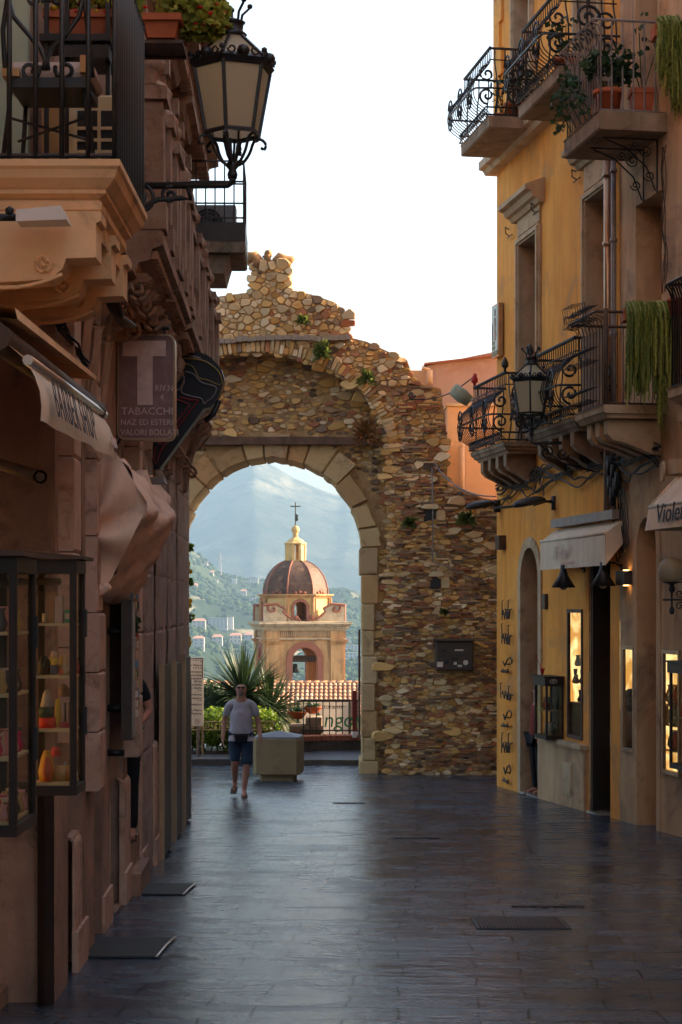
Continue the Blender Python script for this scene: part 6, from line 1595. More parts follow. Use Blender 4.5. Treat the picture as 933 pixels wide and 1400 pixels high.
# flower box hanging out over the street
a = P(196, 52, 12.0); b = P(250, 22, 12.0)
flowerbox(a.x, b.x-.02, 11.95, 12.5, a.z, b.z, 'orange flower box with yellow and red flowers spilling beside the lantern', [(P(px, py, 12.2), r) for px, py, r in ((255, 12, (.13, .2, .15)), (275, 22, (.13, .2, .14)), (292, 34, (.09, .15, .08)), (240, 6, (.15, .2, .14)), (300, 15, (.05, .1, .08)), (262, 40, (.09, .12, .07)))], 330, pet=8)
m = MB(); m.box(a.x-.02, b.x, 12.0, 12.3, a.z-.03, a.z-.008); m.tube([(a.x-.2, 12.3, a.z-.04), (b.x, 12.3, a.z-.04)], .012, 5); m.tube([(a.x-.2, 12.05, b.z), tuple(LW(12.2, 0, b.z))], .012, 5); m.build('box_holder', 'brown_wood', label='brown holder bracket under the spilling flower box', cat='bracket')
# ---- signs
ts = thing('tobacconist_sign', P(200, 602, 15.0), 'worn brown tobacconist sign with large T hanging from the palazzo', 'sign')
a = P(160, 602, 15); b = P(239.5, 457, 15); cx_, cz_ = (a.x+b.x)/2, (a.z+b.z)/2; hw, hh = (b.x-a.x)/2, (b.z-a.z)/2
def rrect(hw, hh, r, y): return [(cx_+sx*(hw-r)+r*math.cos(t_), y, cz_+sz*(hh-r)+r*math.sin(t_)) for sx, sz, t0 in ((1, 1, 0), (-1, 1, 1), (-1, -1, 2), (1, -1, 3)) for t_ in [math.pi/2*(t0+k/5) for k in range(6)]]
m = MB(); m.loft([rrect(hw, hh, .07, 15.0), rrect(hw, hh, .07, 15.14)], caps=True); m.build('case', 'copper_metal', ts)
m = MB(); m.loft([rrect(hw-.018, hh-.018, .06, 14.994), rrect(hw-.018, hh-.018, .06, 14.999)], caps=True); m.build('face', 'sign_brown', ts)
m = MB(); m.tube([Vector(p) for p in rrect(hw-.008, hh-.008, .065, 14.99)]+[Vector(rrect(hw-.008, hh-.008, .065, 14.99)[0])], .009, 5); m.build('rim', 'copper_metal', ts)
m = MB(); q = lambda px, py: P(px, py, 15)+Vector((0, -.014, 0))
m.prism([q(168, 466), q(227, 466), q(227, 487), q(209, 487), q(209, 554), q(188, 554), q(188, 487), q(168, 487)], (0, .006, 0)); m.build('emblem', 'lettering_pale', ts)
for s_, px, py, sz, sx in (('RIV.N', 212, 535, .075, .82), ('4', 219, 547, .07, .9), ('TABACCHI', 166, 567, .085, 1.03), ('NAZ ED ESTERI', 165, 581, .065, .98), ('VALORI BOLLATI', 165, 595, .07, .9)): text(s_, sz, q(px, py), (1, 0, 0), (0, 0, 1), 'lettering_pale', ts, .002, sx)
m = MB(); w = LW(15.05, 0, b.z+.08); m.tube([w, P(232, 448, 15.05)], .022, 6); m.tube([w+Vector((0, 0, .03)), P(210, 452, 15.05)], .015, 5)
for px in (178, 225): m.tube([P(px, 448, 15.05), P(px, 458, 15.05)], .01, 5)
m.tube([LW(15.05, 0, a.z-.03), P(165, 600, 15.07)], .012, 5); m.build('bracket', 'iron', ts)
cs = thing('ice_cream_sign', P(240, 640, 18.4), 'black cone shaped ice cream sign with unlit neon outlines', 'sign'); Dc = 18.4
ol = [(207, 640), (206, 600), (205, 560), (200, 500), (203, 482), (222, 476), (246, 475), (270, 480), (288, 488), (302, 503), (307, 518), (303, 532), (297, 545), (287, 557), (278, 559), (218, 641)]
m = MB(); m.prism([P(px, py, Dc) for px, py in ol], (0, .22, 0)); m.build('case', 'sign_black', cs)
def neon(pts, mt):
    m = MB(); P_ = [P(px, py, Dc)+Vector((0, -.015, 0)) for px, py in pts]; 
    sm = []
    for i in range(len(P_)-1):
        a0, a1, a2, a3 = P_[max(0, i-1)], P_[i], P_[i+1], P_[min(len(P_)-1, i+2)]
        for k in range(4):
            u = k/4; sm.append(.5*((2*a1)+(a2-a0)*u+(2*a0-5*a1+4*a2-a3)*u*u+(3*a1-a0-3*a2+a3)*u**3))
    m.tube(sm+[P_[-1]], .008, 5); m.build('neon_tube', mt, cs)
neon([(210, 493), (235, 492), (255, 490), (280, 494), (298, 507), (304, 522), (299, 526), (285, 520), (272, 516), (262, 500), (240, 496), (212, 500)], 'tube_yellow')
neon([(254, 508), (265, 512), (276, 523), (290, 527), (296, 531), (292, 542), (283, 549), (279, 552), (275, 545), (262, 542), (248, 536), (252, 522), (250, 510)], 'tube_grey')
neon([(212, 485), (245, 484), (275, 490)], 'tube_grey'); neon([(228, 500), (242, 506), (252, 516), (247, 530), (240, 535)], 'tube_grey')
neon([(246, 543), (262, 547), (271, 548), (262, 560), (223, 612), (215, 632), (211, 628), (213, 611)], 'tube_red'); neon([(242, 546), (256, 552), (258, 556), (226, 598), (219, 608), (216, 598)], 'tube_red')
m = MB(); 
for py in (500, 600): m.tube([LW(18.5, 0, P(0, py, 18.5).z), P(210, py, 18.5)], .02, 5)
m.tube([P(300, 548, 18.5), P(292, 566, 18.5), P(280, 576, 18.5)], .03, 6); m.build('bracket', 'iron', cs)
m = MB(); a = P(184, 653, 16.2); b = P(229, 662, 16.2); w = LW(16.2, 0, 0); m.loft([[(w.x, 16.1, a.z), (w.x, 16.25, a.z), (w.x, 16.25, b.z), (w.x, 16.1, b.z)], [(b.x-.03, 16.1, a.z), (b.x-.03, 16.25, a.z), (b.x, 16.25, b.z), (b.x-.01, 16.1, b.z)]], caps=True)
m.build('metal_flap', 'grey_metal', label='grey metal arm jutting out below the ice cream sign', cat='wall arm')
# ---- barber awning
ba = thing('barber_awning', (-1.6, 9.6, 3.0), 'rolled cream awning lettered BARBER SHOP over the near shop', 'awning')
D1, D2 = 8.45, 10.84
m = MB(); m.tube([P(38, 492, D1), P(142, 567, D2)], .026, 8); m.build('front_bar', 'steel_edge', ba)
TL, TR_, BL, BR = P(37, 494, D1), P(141, 570, D2), P(53, 575, D1), P(155, 626, D2)
m = MB(); n = 24; rows = []
for j in range(5):
    v = j/4; rows.append([TL.lerp(TR_, i/n).lerp(BL.lerp(BR, i/n), v)+Vector((.008*math.sin(i*.9+v)*v+.03*math.sin(v*3.1), 0, .004*math.sin(i*.6)*v)) for i in range(n+1)])
m.loft(rows, closed=False, smooth=True); va = m.build('valance', 'awning_cloth', ba)
r = (TR_-TL).normalized(); dn = (BL-TL).normalized(); o_ = TL.lerp(TR_, .1).lerp(BL.lerp(BR, .1), .84)+Vector((.055, 0, 0))
text('BARBER SHOP', .27, o_, r, -dn, 'lettering_dark', ba, .001, .66, 0, spacing=1.18); text('uomo', .13, TL.lerp(TR_, .88).lerp(BL.lerp(BR, .88), .8)+Vector((.045, 0, 0)), r, -dn, 'lettering_pale', ba, .003, .7)
m = MB(); wt1, wt2 = NW(D1, .05, 3.75), NW(D2, .05, 3.7)
m.loft([[wt1, wt2], [P(24, 482, D1), P(132, 560, D2)], [TL, TR_]], closed=False); m.build('fabric', 'wood_seat', ba)
m = MB(); m.tube([P(-6, 460, D1), P(132, 562, D2-.1)], [.07, .06], 10); m.build('roller', 'brown_wood', ba)
m = MB(); m.loft([[P(20, 420, D1)+Vector((0, 0, 0)), P(132, 514, D2)], [P(24, 436, D1), P(132, 520, D2)], [P(22, 440, D1)+Vector((-.4, 0, .05)), P(130, 524, D2)+Vector((-.3, 0, .05))]], closed=False)
m.loft([[P(20, 420, D1), P(132, 514, D2)], [P(20, 420, D1)+Vector((-.5, 0, .12)), P(132, 514, D2)+Vector((-.5, 0, .12))]], closed=False); m.build('hood', 'cream_stucco', ba)
m = MB(); m.tube([NW(9.9, .0, P(0, 640, 9.9).z+.1), P(55, 652, 9.6)], .032, 12); m.lathe([(.036, 0), (.024, 0), (.02, .05)], P(55, 652, 9.55), 12, axis='Y'); m.build('spot_tube', 'brown_wood', label='short brown tube spotlight below the barber awning', cat='spotlight')
# ---- tangled cables under the balcony
m = MB(); rc = random.Random(12)
for k in range(6):
    p0 = P(-10, 380+rc.uniform(-8, 8), 10.6); p1 = P(50, 400, 10.9); p2 = P(85, 440+rc.uniform(-10, 10), 11.1); p3 = P(120, 500, 11.5)
    m.tube([p+Vector((rc.uniform(-.02, .02), 0, rc.uniform(-.02, .02))) for p in (p0, p0.lerp(p1, .5), p1, p1.lerp(p2, .5), p2, p2.lerp(p3, .5), p3)], .009, 5)
m2 = MB()
for k in range(5):
    m2.tube([P(125+k*4, 375+k*3, 12.4), P(140+k*4, 395, 12.5), P(150+k*4, 420+k*3, 12.8), P(168+k*4, 446, 13.5)], .016, 5)
for k in range(16):
    c = P(rc.uniform(0, 100), 0, 11); c.z = P(0, 385+(c.x-P(0, 0, 11).x)*120+rc.uniform(-14, 14), 11).z; m.tube([c+Vector((rc.uniform(-.06, .06), 0, rc.uniform(-.05, .05))) for _ in range(5)], .009, 4)
m.build('cable_tangle', 'iron', label='black cable tangle draped under the near stucco balcony', cat='cables'); m2.build('cable_tangle', 'iron', label='twisted black cables dropping to the tobacconist sign', cat='cables')
# ---- white folded hood awnings
def hood(D, L, pts, lab, sc_=1.0):
    t = thing('hood_awning', P(150, 820, D), lab, 'awning', 'slack pale hood awnings on the palazzo')
    pp = [P(px, py, D) for px, py in pts]; c = P(118, 720, D); m = MB()
    # end panel with folds towards the camera, then the sheet running back along the wall
    rings = []; N_ = 40
    def along(f):
        tot = [0]; 
        for a_, b_ in zip(pp, pp[1:]): tot.append(tot[-1]+(b_-a_).length)
        f *= tot[-1]
        for i in range(len(pp)-1):
            if f <= tot[i+1]: return pp[i].lerp(pp[i+1], (f-tot[i])/(tot[i+1]-tot[i]))
        return pp[-1]
    edge = [along(i/N_) for i in range(N_+1)]
    for j in range(8):
        s_ = j/7; rings.append([c.lerp(e, s_)+Vector((0, -.11*math.sin(i*.62+s_*2.6)*s_*(1.25-s_)*1.9-.05*math.sin(s_*3.1), .012*math.sin(i*.8)*s_)) for i, e in enumerate(edge)])
    m.loft(rings, closed=False, smooth=True)
    sk = MB(); back = [e+Vector((-.05*0, L, 0)) for e in edge]
    sk.loft([[c.lerp(e, 1-.09*math.sin(math.pi*((j/12*3) % 1))-.03*math.sin(i*.9+j*.8))+Vector((.012*math.sin(i*1.7+j), L*j/12, -.03*math.sin(math.pi*j/12))) for i, e in enumerate(edge)] for j in range(13)], closed=False, smooth=True)
    m.build('end_panel', 'white_cloth', t); sk.build('sheet', 'white_cloth', t)
    m = MB()
    for k, (o1, o2) in enumerate(((0, 0), (.06, .05), (.12, .1))):
        a_ = pp[-3]+Vector((-.0-o1*.6, -.05-o1*.1, -.02-o1*.3)); b_ = pp[-1].lerp(pp[-2], .0)+Vector((.02+o2*.4, -.04, .01))
        q = [a_.lerp(b_, u)+Vector((0, 0, -.03*math.sin(u*3.1))) for u in [i/10 for i in range(11)]]; m.tube(q, [.028+.012*math.sin(i*1.1) for i in range(11)], 8)
    m.build('rolled_hem', 'white_cloth', t); return t
hood(13.0, 2.2, [(92, 745), (90, 690), (92, 640), (112, 622), (140, 614), (152, 612), (166, 630), (184, 658), (200, 684), (204, 690), (198, 702), (176, 745), (150, 795), (130, 822), (112, 818)], 'nearer pale pink hood awning with loose folds hanging on the palazzo')
hood(16.3, 1.2, [(168, 760), (168, 700), (172, 660), (185, 640), (192, 638), (203, 652), (214, 672), (221, 690), (216, 704), (203, 722), (190, 750), (180, 772), (172, 776)], 'farther small pale hood awning behind the nearer one')
# ---- lightbox, souvenir board, panels, mats
m = MB(); wbox(m, LW, 14.15, 14.4, .12, .2, P(0, 1012, 14.2).z, P(0, 820, 14.2).z); t = thing('lightbox', tuple(LW(14.2, 0, 1)), 'narrow dark metal lightbox fixed edge-on to the wall', 'lightbox'); m.build('case', 'panel_brown', t)
m = MB(); wbox(m, LW, 14.16, 14.39, .201, .208, P(0, 1008, 14.2).z, P(0, 824, 14.2).z); m.build('face', 'grey_metal', t)
for z in (1.9, 1.3, .95): m = MB(); m.tube([LW(14.3, 0, z), LW(14.3, .13, z)], .03, 6); m.build('bracket', 'iron', t)
so = thing('souvenir_board', tuple(LW(15.2, .2, .9)), 'tall tan board covered with small colourful souvenirs, a person behind it', 'display board')
za, zb_ = P(0, 992, 15.2).z, P(0, 755, 15.2).z
m = MB(); wbox(m, LW, 14.95, 15.75, .05, .1, za, zb_); m.build('board', 'wood_seat', so)
m = MB()
for i in range(5):
    for j in range(16):
        z = za+.05+(zb_-za-.1)*j/16; D = 15.0+i*.15; wbox(m, LW, D, D+.09, .1, .1+rg.uniform(.01, .04), z, z+.055, 0, rg.choice([(.6, .05, .04), (.7, .6, .5), (.1, .25, .4), (.5, .35, .1), (.1, .12, .1), (.6, .4, .3)]))
m.build('souvenirs', 'colour_goods', so)['kind'] = 'stuff'
m = MB()
for z in (2.45, 1.95): leaves(m, LW(15.1, .13, z), (.05, .1, .07), 40, .06, 1.5, 0, rg)
m.build('leaf_decoration', 'leaf_dark', so)
for px, yt, yb2, D, lab in ((221, 905, 1150, 18.9, 'nearest tall copper edged shutter panel standing open by the wall'), (237.5, 903, 1137, 20.75, 'middle tall grey edged shutter panel standing open by the wall'), (250.5, 895, 1120, 22.7, 'farthest tall copper edged shutter panel nearest the gate')):
    a = P(px-3.5, yb2, D); b = P(px+3.5, yt, D); g = gz(D)
    t = thing('shutter_panel', (a.x, D, g), lab, 'shutter panel', 'open shutter panels along the palazzo')
    m = MB(); m.box(a.x, b.x, D, D+.05, g, b.z); m.build('edge_post', 'copper_metal' if px != 237 else 'grey_metal', t)
    m = MB(); m.box(a.x+.01, b.x-.005, D+.052, D+.8, g+.03, b.z-.04); m.build('leaf', 'panel_brown', t)
    m = MB(); m.box(a.x+.005, b.x+.004, D+.8, D+.85, g, b.z-.35); m.lathe([(.03, 0), (.02, .05), (.003, .07)], ((a.x+b.x)/2, D+.83, b.z-.35), 8); m.build('rear_post', 'grey_metal', t)
def ramp(px0, px1, yt, yb3, lab):
    D0 = 5225/(yb3-900); D1_ = 5225/(yt-900); a = P(px0, yb3, D0); b = P(px1, yb3, D0); t = thing('door_mat', ((a.x+b.x)/2, D0, gz(D0)), lab, 'door mat', 'dark mats at the shop doors'); h = .016
    m = MB(); m.hexa([(a.x, D0, gz(D0)+.005), (b.x, D0, gz(D0)+.005), (b.x+.02, D1_, gz(D1_)+.005), (a.x, D1_, gz(D1_)+.005), (a.x, D0+.01, gz(D0)+h), (b.x-.02, D0+.01, gz(D0)+h), (b.x, D1_-.01, gz(D1_)+h), (a.x, D1_-.01, gz(D1_)+h)]); m.build('mat', 'rubber', t)
    m = MB(); m.tube([Vector((b.x-.02, D0, gz(D0)+h)), Vector((b.x-.0, (D0+D1_)/2, gz((D0+D1_)/2)+h+.004)), Vector((b.x+.03, D1_, gz(D1_)+h))], .013, 6, flat=.5); m.build('metal_edge', 'steel_edge', t)
ramp(95, 218, 1284, 1311, 'nearer dark ramp mat with bright metal edge at the left doors'); ramp(168, 254, 1210, 1225, 'farther small dark ramp mat with bright metal edge')
m = MB(); m.tube([(-1.78, 11.02, gz(11)), (-1.78, 11.02, 1.05)], .05, 4); m.build('wooden_post', 'dark_wood', label='dark wooden post between the near plinths under the glass cabinet', cat='post')
# ---- glass display cabinets
def cabinet(px0, px1, pxs, yt, yb3, D0, D1_, lab, goods):
    a = P(px0, yb3, D0); b = P(px1, yt, D0); x0, x1 = a.x, b.x; z0, z1 = a.z, b.z
    t = thing('glass_cabinet', ((x0+x1)/2, (D0+D1_)/2, z0), lab, 'glass cabinet', 'dark framed glass cabinets by the left shops'); f = .035
    m = MB()
    for x in (x0, x1-f):
        for y in (D0, D1_-f): m.bbox(x, x+f, y, y+f, z0, z1, .004)
    for z, h in ((z0, .05), (z1-.06, .07)):
        m.box(x0, x1, D0-.003, D0+f, z, z+h); m.box(x0, x1, D1_-f, D1_+.003, z, z+h); m.box(x1-f, x1+.003, D0, D1_, z+.001, z+h-.001); m.box(x0-.003, x0+f, D0, D1_, z+.001, z+h-.001)
    m.build('frame', 'dark_wood', t)
    m = MB(); m.hexa([(x0-.04, D0-.04, z1+.012), (x1+.04, D0-.04, z1+.012), (x1+.04, D1_+.04, z1+.012), (x0-.04, D1_+.04, z1+.012), (x0-.04, D0-.04, z1+.06), (x1+.04, D0-.04, z1+.03), (x1+.04, D1_+.04, z1+.03), (x0-.04, D1_+.04, z1+.06)]); m.build('lid', 'brown_wood', t)
    m = MB(); m.box(x0+.004, x1-.004, D0+.012, D0+.016, z0+.05, z1-.06); m.box(x1-.016, x1-.012, D0+f, D1_-f, z0+.05, z1-.06); m.build('pane', 'glass', t)
    for k, fz in enumerate((.0, .25, .5, .745)):
        zz = z0+.05+(z1-z0-.1)*fz; m = MB(); m.box(x0+.02, x1-.03, D0+.03, D1_-.02, zz, zz+.014); m.build('shelf', 'cream_paint', t)
    for za_ in (z0+.3, z1-.4):
        m = MB(); m.box(x1-.001, x1+.012, D1_-.05, D1_-.01, za_, za_+.15); m.build('hinge', 'plastic_dark', t)
    m = MB(); m.tube([((x0+x1)/2, D1_-.05, z0+.01), ((x0+x1)/2-.3, D1_-.02, z0+.01)], .03, 5); m.tube([((x0+x1)/2, D1_-.05, z1-.1), ((x0+x1)/2-.5, D1_-.02, z1-.1)], .02, 5); m.build('wall_bracket', 'iron', t)
    return x0, x1, z0, z1, t
x0, x1, z0, z1, t = cabinet(38, 104, 115, 768, 1088, 9.6, 9.95, 'farther glass cabinet with bottles and souvenirs on four shelves', 1)
H = z1-z0-.1
def item(m, px, k, prof, c, y=None):
    y = y or 9.74; s = F/9.6; x = (px-CX)/s; z = z0+.05+H*(0, .25, .5, .745)[k]+.016; m.lathe(prof, (x, y, z), 10, 0, c)
m = MB()
x = (76-CX)/(F/9.6); zz = z0+.05+H*.745+.016
m.box(x-.02, x+.02, 9.7, 9.76, zz, zz+.14, 0, (.6, .45, .42)); m.box(x-.06, x-.025, 9.72, 9.78, zz, zz+.16, 0, (.35, .2, .12)); m.box(x+.03, x+.07, 9.7, 9.78, zz, zz+.07, 0, (.05, .35, .25)); m.box(x+.035, x+.065, 9.698, 9.701, zz+.02, zz+.05, 0, (.6, .6, .5))
item(m, 68, 2, [(.022, 0), (.022, .05), (.022, .051)], (.06, .1, .2)); item(m, 68, 2, [(.021, .05), (.021, .09)], (.7, .55, .08)); item(m, 68, 2, [(.02, .09), (.014, .125)], (.7, .5, .4)); item(m, 55, 2, [(.03, 0), (.035, .06), (.015, .1)], (.02, .02, .02)); item(m, 80, 2, [(.018, 0), (.018, .03)], (.7, .1, .04)); item(m, 86, 2, [(.025, 0), (.025, .05)], (.5, .42, .3))
item(m, 59, 1, [(.045, 0), (.045, .055)], (.6, .03, .02)); item(m, 58, 1, [(.042, .055), (.042, .11)], (.02, .06, .05)); item(m, 58, 1, [(.035, .11), (.02, .18), (.01, .2)], (.55, .5, .48)); item(m, 71, 1, [(.012, 0), (.016, .05), (.012, .15)], (.7, .5, .04), 9.8); 
for k in range(6):
    xx = (78+k*3-CX)/(F/9.6); zz = z0+.05+H*.25+.016; m.box(xx, xx+.007, 9.78, 9.8, zz+.03, zz+.13, 0, (.6, .55, .5) if k % 2 == 0 else (.03, .02, .02))
m.box((76-CX)/(F/9.6), (96-CX)/(F/9.6), 9.74, 9.8, z0+.066+H*.25, z0+.09+H*.25, 0, (.4, .03, .08)); item(m, 78, 1, [(.03, .16), (.032, .2), (.01, .23)], (.25, .15, .1), 9.84)
for k in range(4):
    for j in range(9): item(m, 52+j*5.3+rg.uniform(-1, 1), k, rg.choice([[(.012, 0), (.016, .03), (.006, .07), (.01, .09)], [(.016, 0), (.016, .05)], [(.014, 0), (.018, .02), (.014, .04), (.004, .05)], [(.01, 0), (.01, .1)]]), rg.choice([(.6, .45, .3), (.5, .1, .06), (.2, .25, .3), (.65, .6, .5), (.3, .15, .08), (.6, .4, .08)]), 9.84+rg.uniform(-.03, .05))
item(m, 58, 0, [(.04, 0), (.045, .05), (.03, .12), (.015, .16)], (.7, .4, .06)); item(m, 62, 0, [(.02, 0), (.03, .06), (.015, .13)], (.6, .15, .08), 9.68); item(m, 66, 0, [(.03, .12), (.02, .17)], (.55, .03, .03), 9.85)
for px, c in ((74, (.5, .3, .15)), (81, (.6, .45, .25)), (88, (.55, .3, .12))): item(m, px, 0, [(.022, 0), (.025, .04), (.022, .055), (.012, .08)], c)
m.build('goods', 'colour_goods', t)['kind'] = 'stuff'
x0, x1, z0, z1, t = cabinet(-30, 22.5, 50, 764, 1145, 8.0, 8.52, 'nearest glass cabinet cut off by the left edge of the view', 1)
m = MB()
for k in range(90):
    xx = rg.uniform(x0+.05, x1-.05); yy = rg.uniform(8.06, 8.45); zz = z0+.066+(z1-z0-.1)*rg.choice((0, .25, .5, .745)); s_ = rg.uniform(.02, .035)
    m.lathe([(s_*.6, 0), (s_, s_), (s_*.5, s_*2.5), (s_*.8, s_*3.2)], (xx, yy, zz), 9, 0, rg.choice([(.6, .03, .15), (.6, .5, .45), (.3, .12, .05), (.7, .35, .4), (.1, .1, .12), (.5, .35, .15)]))
m.build('goods', 'colour_goods', t)['kind'] = 'stuff'
# glowing panels added to stand in for the shop's lit gold wall
m = MB(); m.box(-2.9, -2.86, 8.6, 10.3, .6, 2.3); m.box(-2.55, -2.3, 10.66, 10.69, 1.0, 2.2); m.build('shop_glow_panel', 'shop_glow', label='added glowing panel standing in for the lit wall inside the near shop', cat='lit panel')
# garland at the palazzo corner
t = thing('hanging_garland', tuple(LW(25.6, .05, .5)), 'hanging garland of leaves and yellow lemons at the palazzo corner', 'garland')
m = MB(); m2 = MB(); m3 = MB(); D = 25.75; m3.tube([P(257, 735, D), P(258, 820, D), P(257, 912, D)], .008, 4)
for py in (749, 797, 845): leaves(m, P(259, py, D), (.055, .05, .06), 60, .05, 1.3, 0, rg)
for py in (775, 822, 876):
    for k in range(5): m2.ball(P(258+rg.uniform(-2, 3), py+rg.uniform(-7, 7), D), .03, 8, 0, (1, 1, 1), (1, 1, 1.2))
m3.build('string', 'iron', t); m.build('leaves', 'leaf_hedge', t); m2.build('lemon', 'petal', t)['kind'] = 'stuff'
# street ironwork
t = thing('drain_grate', (.9, 14.2, gz(14.2)), 'long rusty drain grate set in the paving right of centre', 'drain grate')
D0, D1_ = 5225/(1271-900), 5225/(1255-900); a = P(652, 1271, D0); b = P(782, 1271, D0)
m = MB(); m.hexa([(a.x, D0, gz(D0)+.003), (b.x, D0, gz(D0)+.003), (b.x, D1_, gz(D1_)+.003), (a.x, D1_, gz(D1_)+.003), (a.x, D0, gz(D0)+.008), (b.x, D0, gz(D0)+.008), (b.x, D1_, gz(D1_)+.008), (a.x, D1_, gz(D1_)+.008)]); m.build('frame', 'iron', t)
m = MB(); n = 26
for k in range(n):
    x = a.x+.03+(b.x-a.x-.06)*k/n; m.hexa([(x, D0+.03, gz(D0)+.008), (x+.012, D0+.03, gz(D0)+.008), (x+.012, D1_-.03, gz(D1_)+.008), (x, D1_-.03, gz(D1_)+.008), (x, D0+.03, gz(D0)+.016), (x+.012, D0+.03, gz(D0)+.016), (x+.012, D1_-.03, gz(D1_)+.016), (x, D1_-.03, gz(D1_)+.016)])
m.build('bars', 'brown_wood', t)['kind'] = 'stuff'
for i, (px0, px1, py, lab) in enumerate(((700, 800, 1241, 'metal slot strip in the paving between drain grate and right wall'), (455, 500, 1099, 'small metal strip in the paving before the archway'), (538, 602, 1147, 'bright metal strip across the paving at mid street'))):
    D = 5225/(py-900); a = P(px0, py, D); b = P(px1, py, D); m = MB(); m.box(a.x, b.x, D, D+.05, gz(D)+.003, gz(D)+.014); m.build('paving_strip', 'panel_brown', label=lab, cat='metal strip', group='metal strips in the paving')
# ================================================================== PEOPLE
def skin_obj(name, J, E, root, mat, parent, sub=2):
    names = list(J); me = bpy.data.meshes.new(name)
    me.from_pydata([tuple(J[n][0]) for n in names], [(names.index(a), names.index(b)) for a, b in E], [])
    o = bpy.data.objects.new(name, me); col.objects.link(o)
    md = o.modifiers.new('Skin', 'SKIN'); md.use_smooth_shade = True
    for i, n in enumerate(names):
        v = me.skin_vertices[0].data[i]; r = J[n][1]; v.radius = r if isinstance(r, tuple) else (r, r); v.use_root = (n == root)
    ss = o.modifiers.new('Sub', 'SUBSURF'); ss.levels = sub; ss.render_levels = sub
    bpy.context.view_layer.update()
    dg = bpy.context.evaluated_depsgraph_get(); nm = bpy.data.meshes.new_from_object(o.evaluated_get(dg)); bpy.data.objects.remove(o)
    m = MB(); m.add([v.co.copy() for v in nm.vertices], [list(p.vertices) for p in nm.polygons], 0, None, True); bpy.data.meshes.remove(nm)
    return m.build(name, mat, parent)
def person(loc, face, h, pose, lab, cl, belly=0, hair=None, bag=None, sunglasses=False, bearded=False, shorts=True, group=None):
    """pose: joint offsets in body axes (side to the body's left, forward, up) in metres for a 1.78 m figure"""
    t = thing('person', tuple(loc), lab, 'person', group); L = Vector(loc); k = h/1.78
    fw = Vector((math.sin(face), -math.cos(face), 0)); sdv = Vector((math.cos(face), math.sin(face), 0))   # face=0 looks towards the camera; side +: image right
    T = lambda s, f, u: L+sdv*(s*k)+fw*(f*k)+Vector((0, 0, u*k))
    B = dict(pel=(0, 0, .95), wst=(0, .01, 1.1), chs=(0, 0, 1.3), nkb=(0, -.01, 1.47), nk=(0, .0, 1.53), hdl=(0, .015, 1.6), hdm=(0, .012, 1.67), hdt=(0, 0, 1.735),
             shl=(-.17, -.01, 1.43), shr=(.17, -.01, 1.43), ell=(-.235, -.02, 1.15), elr=(.235, -.02, 1.15), wrl=(-.25, .04, .92), wrr=(.25, .04, .92),
             hpl=(-.095, 0, .92), hpr=(.095, 0, .92), knl=(-.1, .02, .5), knr=(.1, .02, .5), anl=(-.1, -.02, .09), anr=(.1, -.02, .09), tol=(-.12, .15, .03), tor=(.12, .15, .03))
    B.update(pose)
    Rr = dict(pel=(.15, .11), wst=(.15+belly*.02, .12+belly*.05), chs=(.165, .115), nkb=(.07, .065), nk=.058, hdl=(.076, .086), hdm=(.09, .106), hdt=(.07, .084), shl=.06, shr=.06, ell=.043, elr=.043, wrl=.03, wrr=.03,
              hpl=.095, hpr=.095, knl=.058, knr=.058, anl=.038, anr=.038, tol=.035, tor=.035)
    J = {n: (T(*B[n]), (tuple(x*k for x in Rr[n]) if isinstance(Rr[n], tuple) else Rr[n]*k)) for n in B}
    E = [('pel', 'wst'), ('wst', 'chs'), ('chs', 'nkb'), ('nkb', 'nk'), ('nk', 'hdl'), ('hdl', 'hdm'), ('hdm', 'hdt')]
    for s in 'lr':
        E += [('nkb', 'sh'+s), ('sh'+s, 'el'+s), ('el'+s, 'wr'+s), ('pel', 'hp'+s), ('hp'+s, 'kn'+s), ('kn'+s, 'ca'+s), ('ca'+s, 'an'+s), ('an'+s, 'to'+s)]; J['ca'+s] = (T(*(Vector(B['kn'+s]).lerp(Vector(B['an'+s]), .35)+Vector((0, -.015, 0)))), .062*k)
        w_ = Vector(B['wr'+s]); e_ = Vector(B['el'+s]); d = (w_-e_).normalized(); sg = -1 if s == 'l' else 1
        pm = w_+d*.07; J['pm'+s] = (T(*pm), (.034*k, .022*k)); E.append(('wr'+s, 'pm'+s))
        ac = Vector((0, 1, 0)); ac = (ac-d*ac.dot(d)).normalized()
        for i, (off, ln) in enumerate(((-.027, .062), (-.009, .075), (.009, .08), (.027, .07))):
            b0 = pm+ac*off+d*.025; b1 = b0+d*ln*.55+Vector((-sg*.008, 0, 0)); b2 = b0+d*ln+Vector((-sg*.028, 0, 0))
            for q, (bb_, r) in enumerate(((b0, .0095), (b1, .0085), (b2, .007))): J[f'f{i}{q}{s}'] = (T(*bb_), r*k)
            E += [('pm'+s, f'f{i}0{s}'), (f'f{i}0{s}', f'f{i}1{s}'), (f'f{i}1{s}', f'f{i}2{s}')]
        th = w_+d*.025+ac*.035; th2 = th+d*.035+ac*.022; J['t0'+s] = (T(*th), .012*k); J['t1'+s] = (T(*th2), .009*k); E += [('wr'+s, 't0'+s), ('t0'+s, 't1'+s)]
    skin_obj('body', J, E, 'pel', 'skin', t)
    # face
    hc = Vector(B['hdm']); m = MB()
    q = lambda s, f, u: T(hc.x+s, hc.y+f, hc.z+u)
    m.tube([q(0, .088, .012), q(0, .108, -.018), q(0, .09, -.026)], [.008*k, .014*k, .01*k], 6); 
    for sg in (-1, 1): m.ball(q(sg*.078, -.005, -.01), .025*k, 8, sq=(.4, .8, 1.2))
    m.tube([q(-.022, .088, -.05), q(0, .094, -.048), q(.022, .088, -.05)], .006*k, 5); m.build('face_features', 'skin', t)
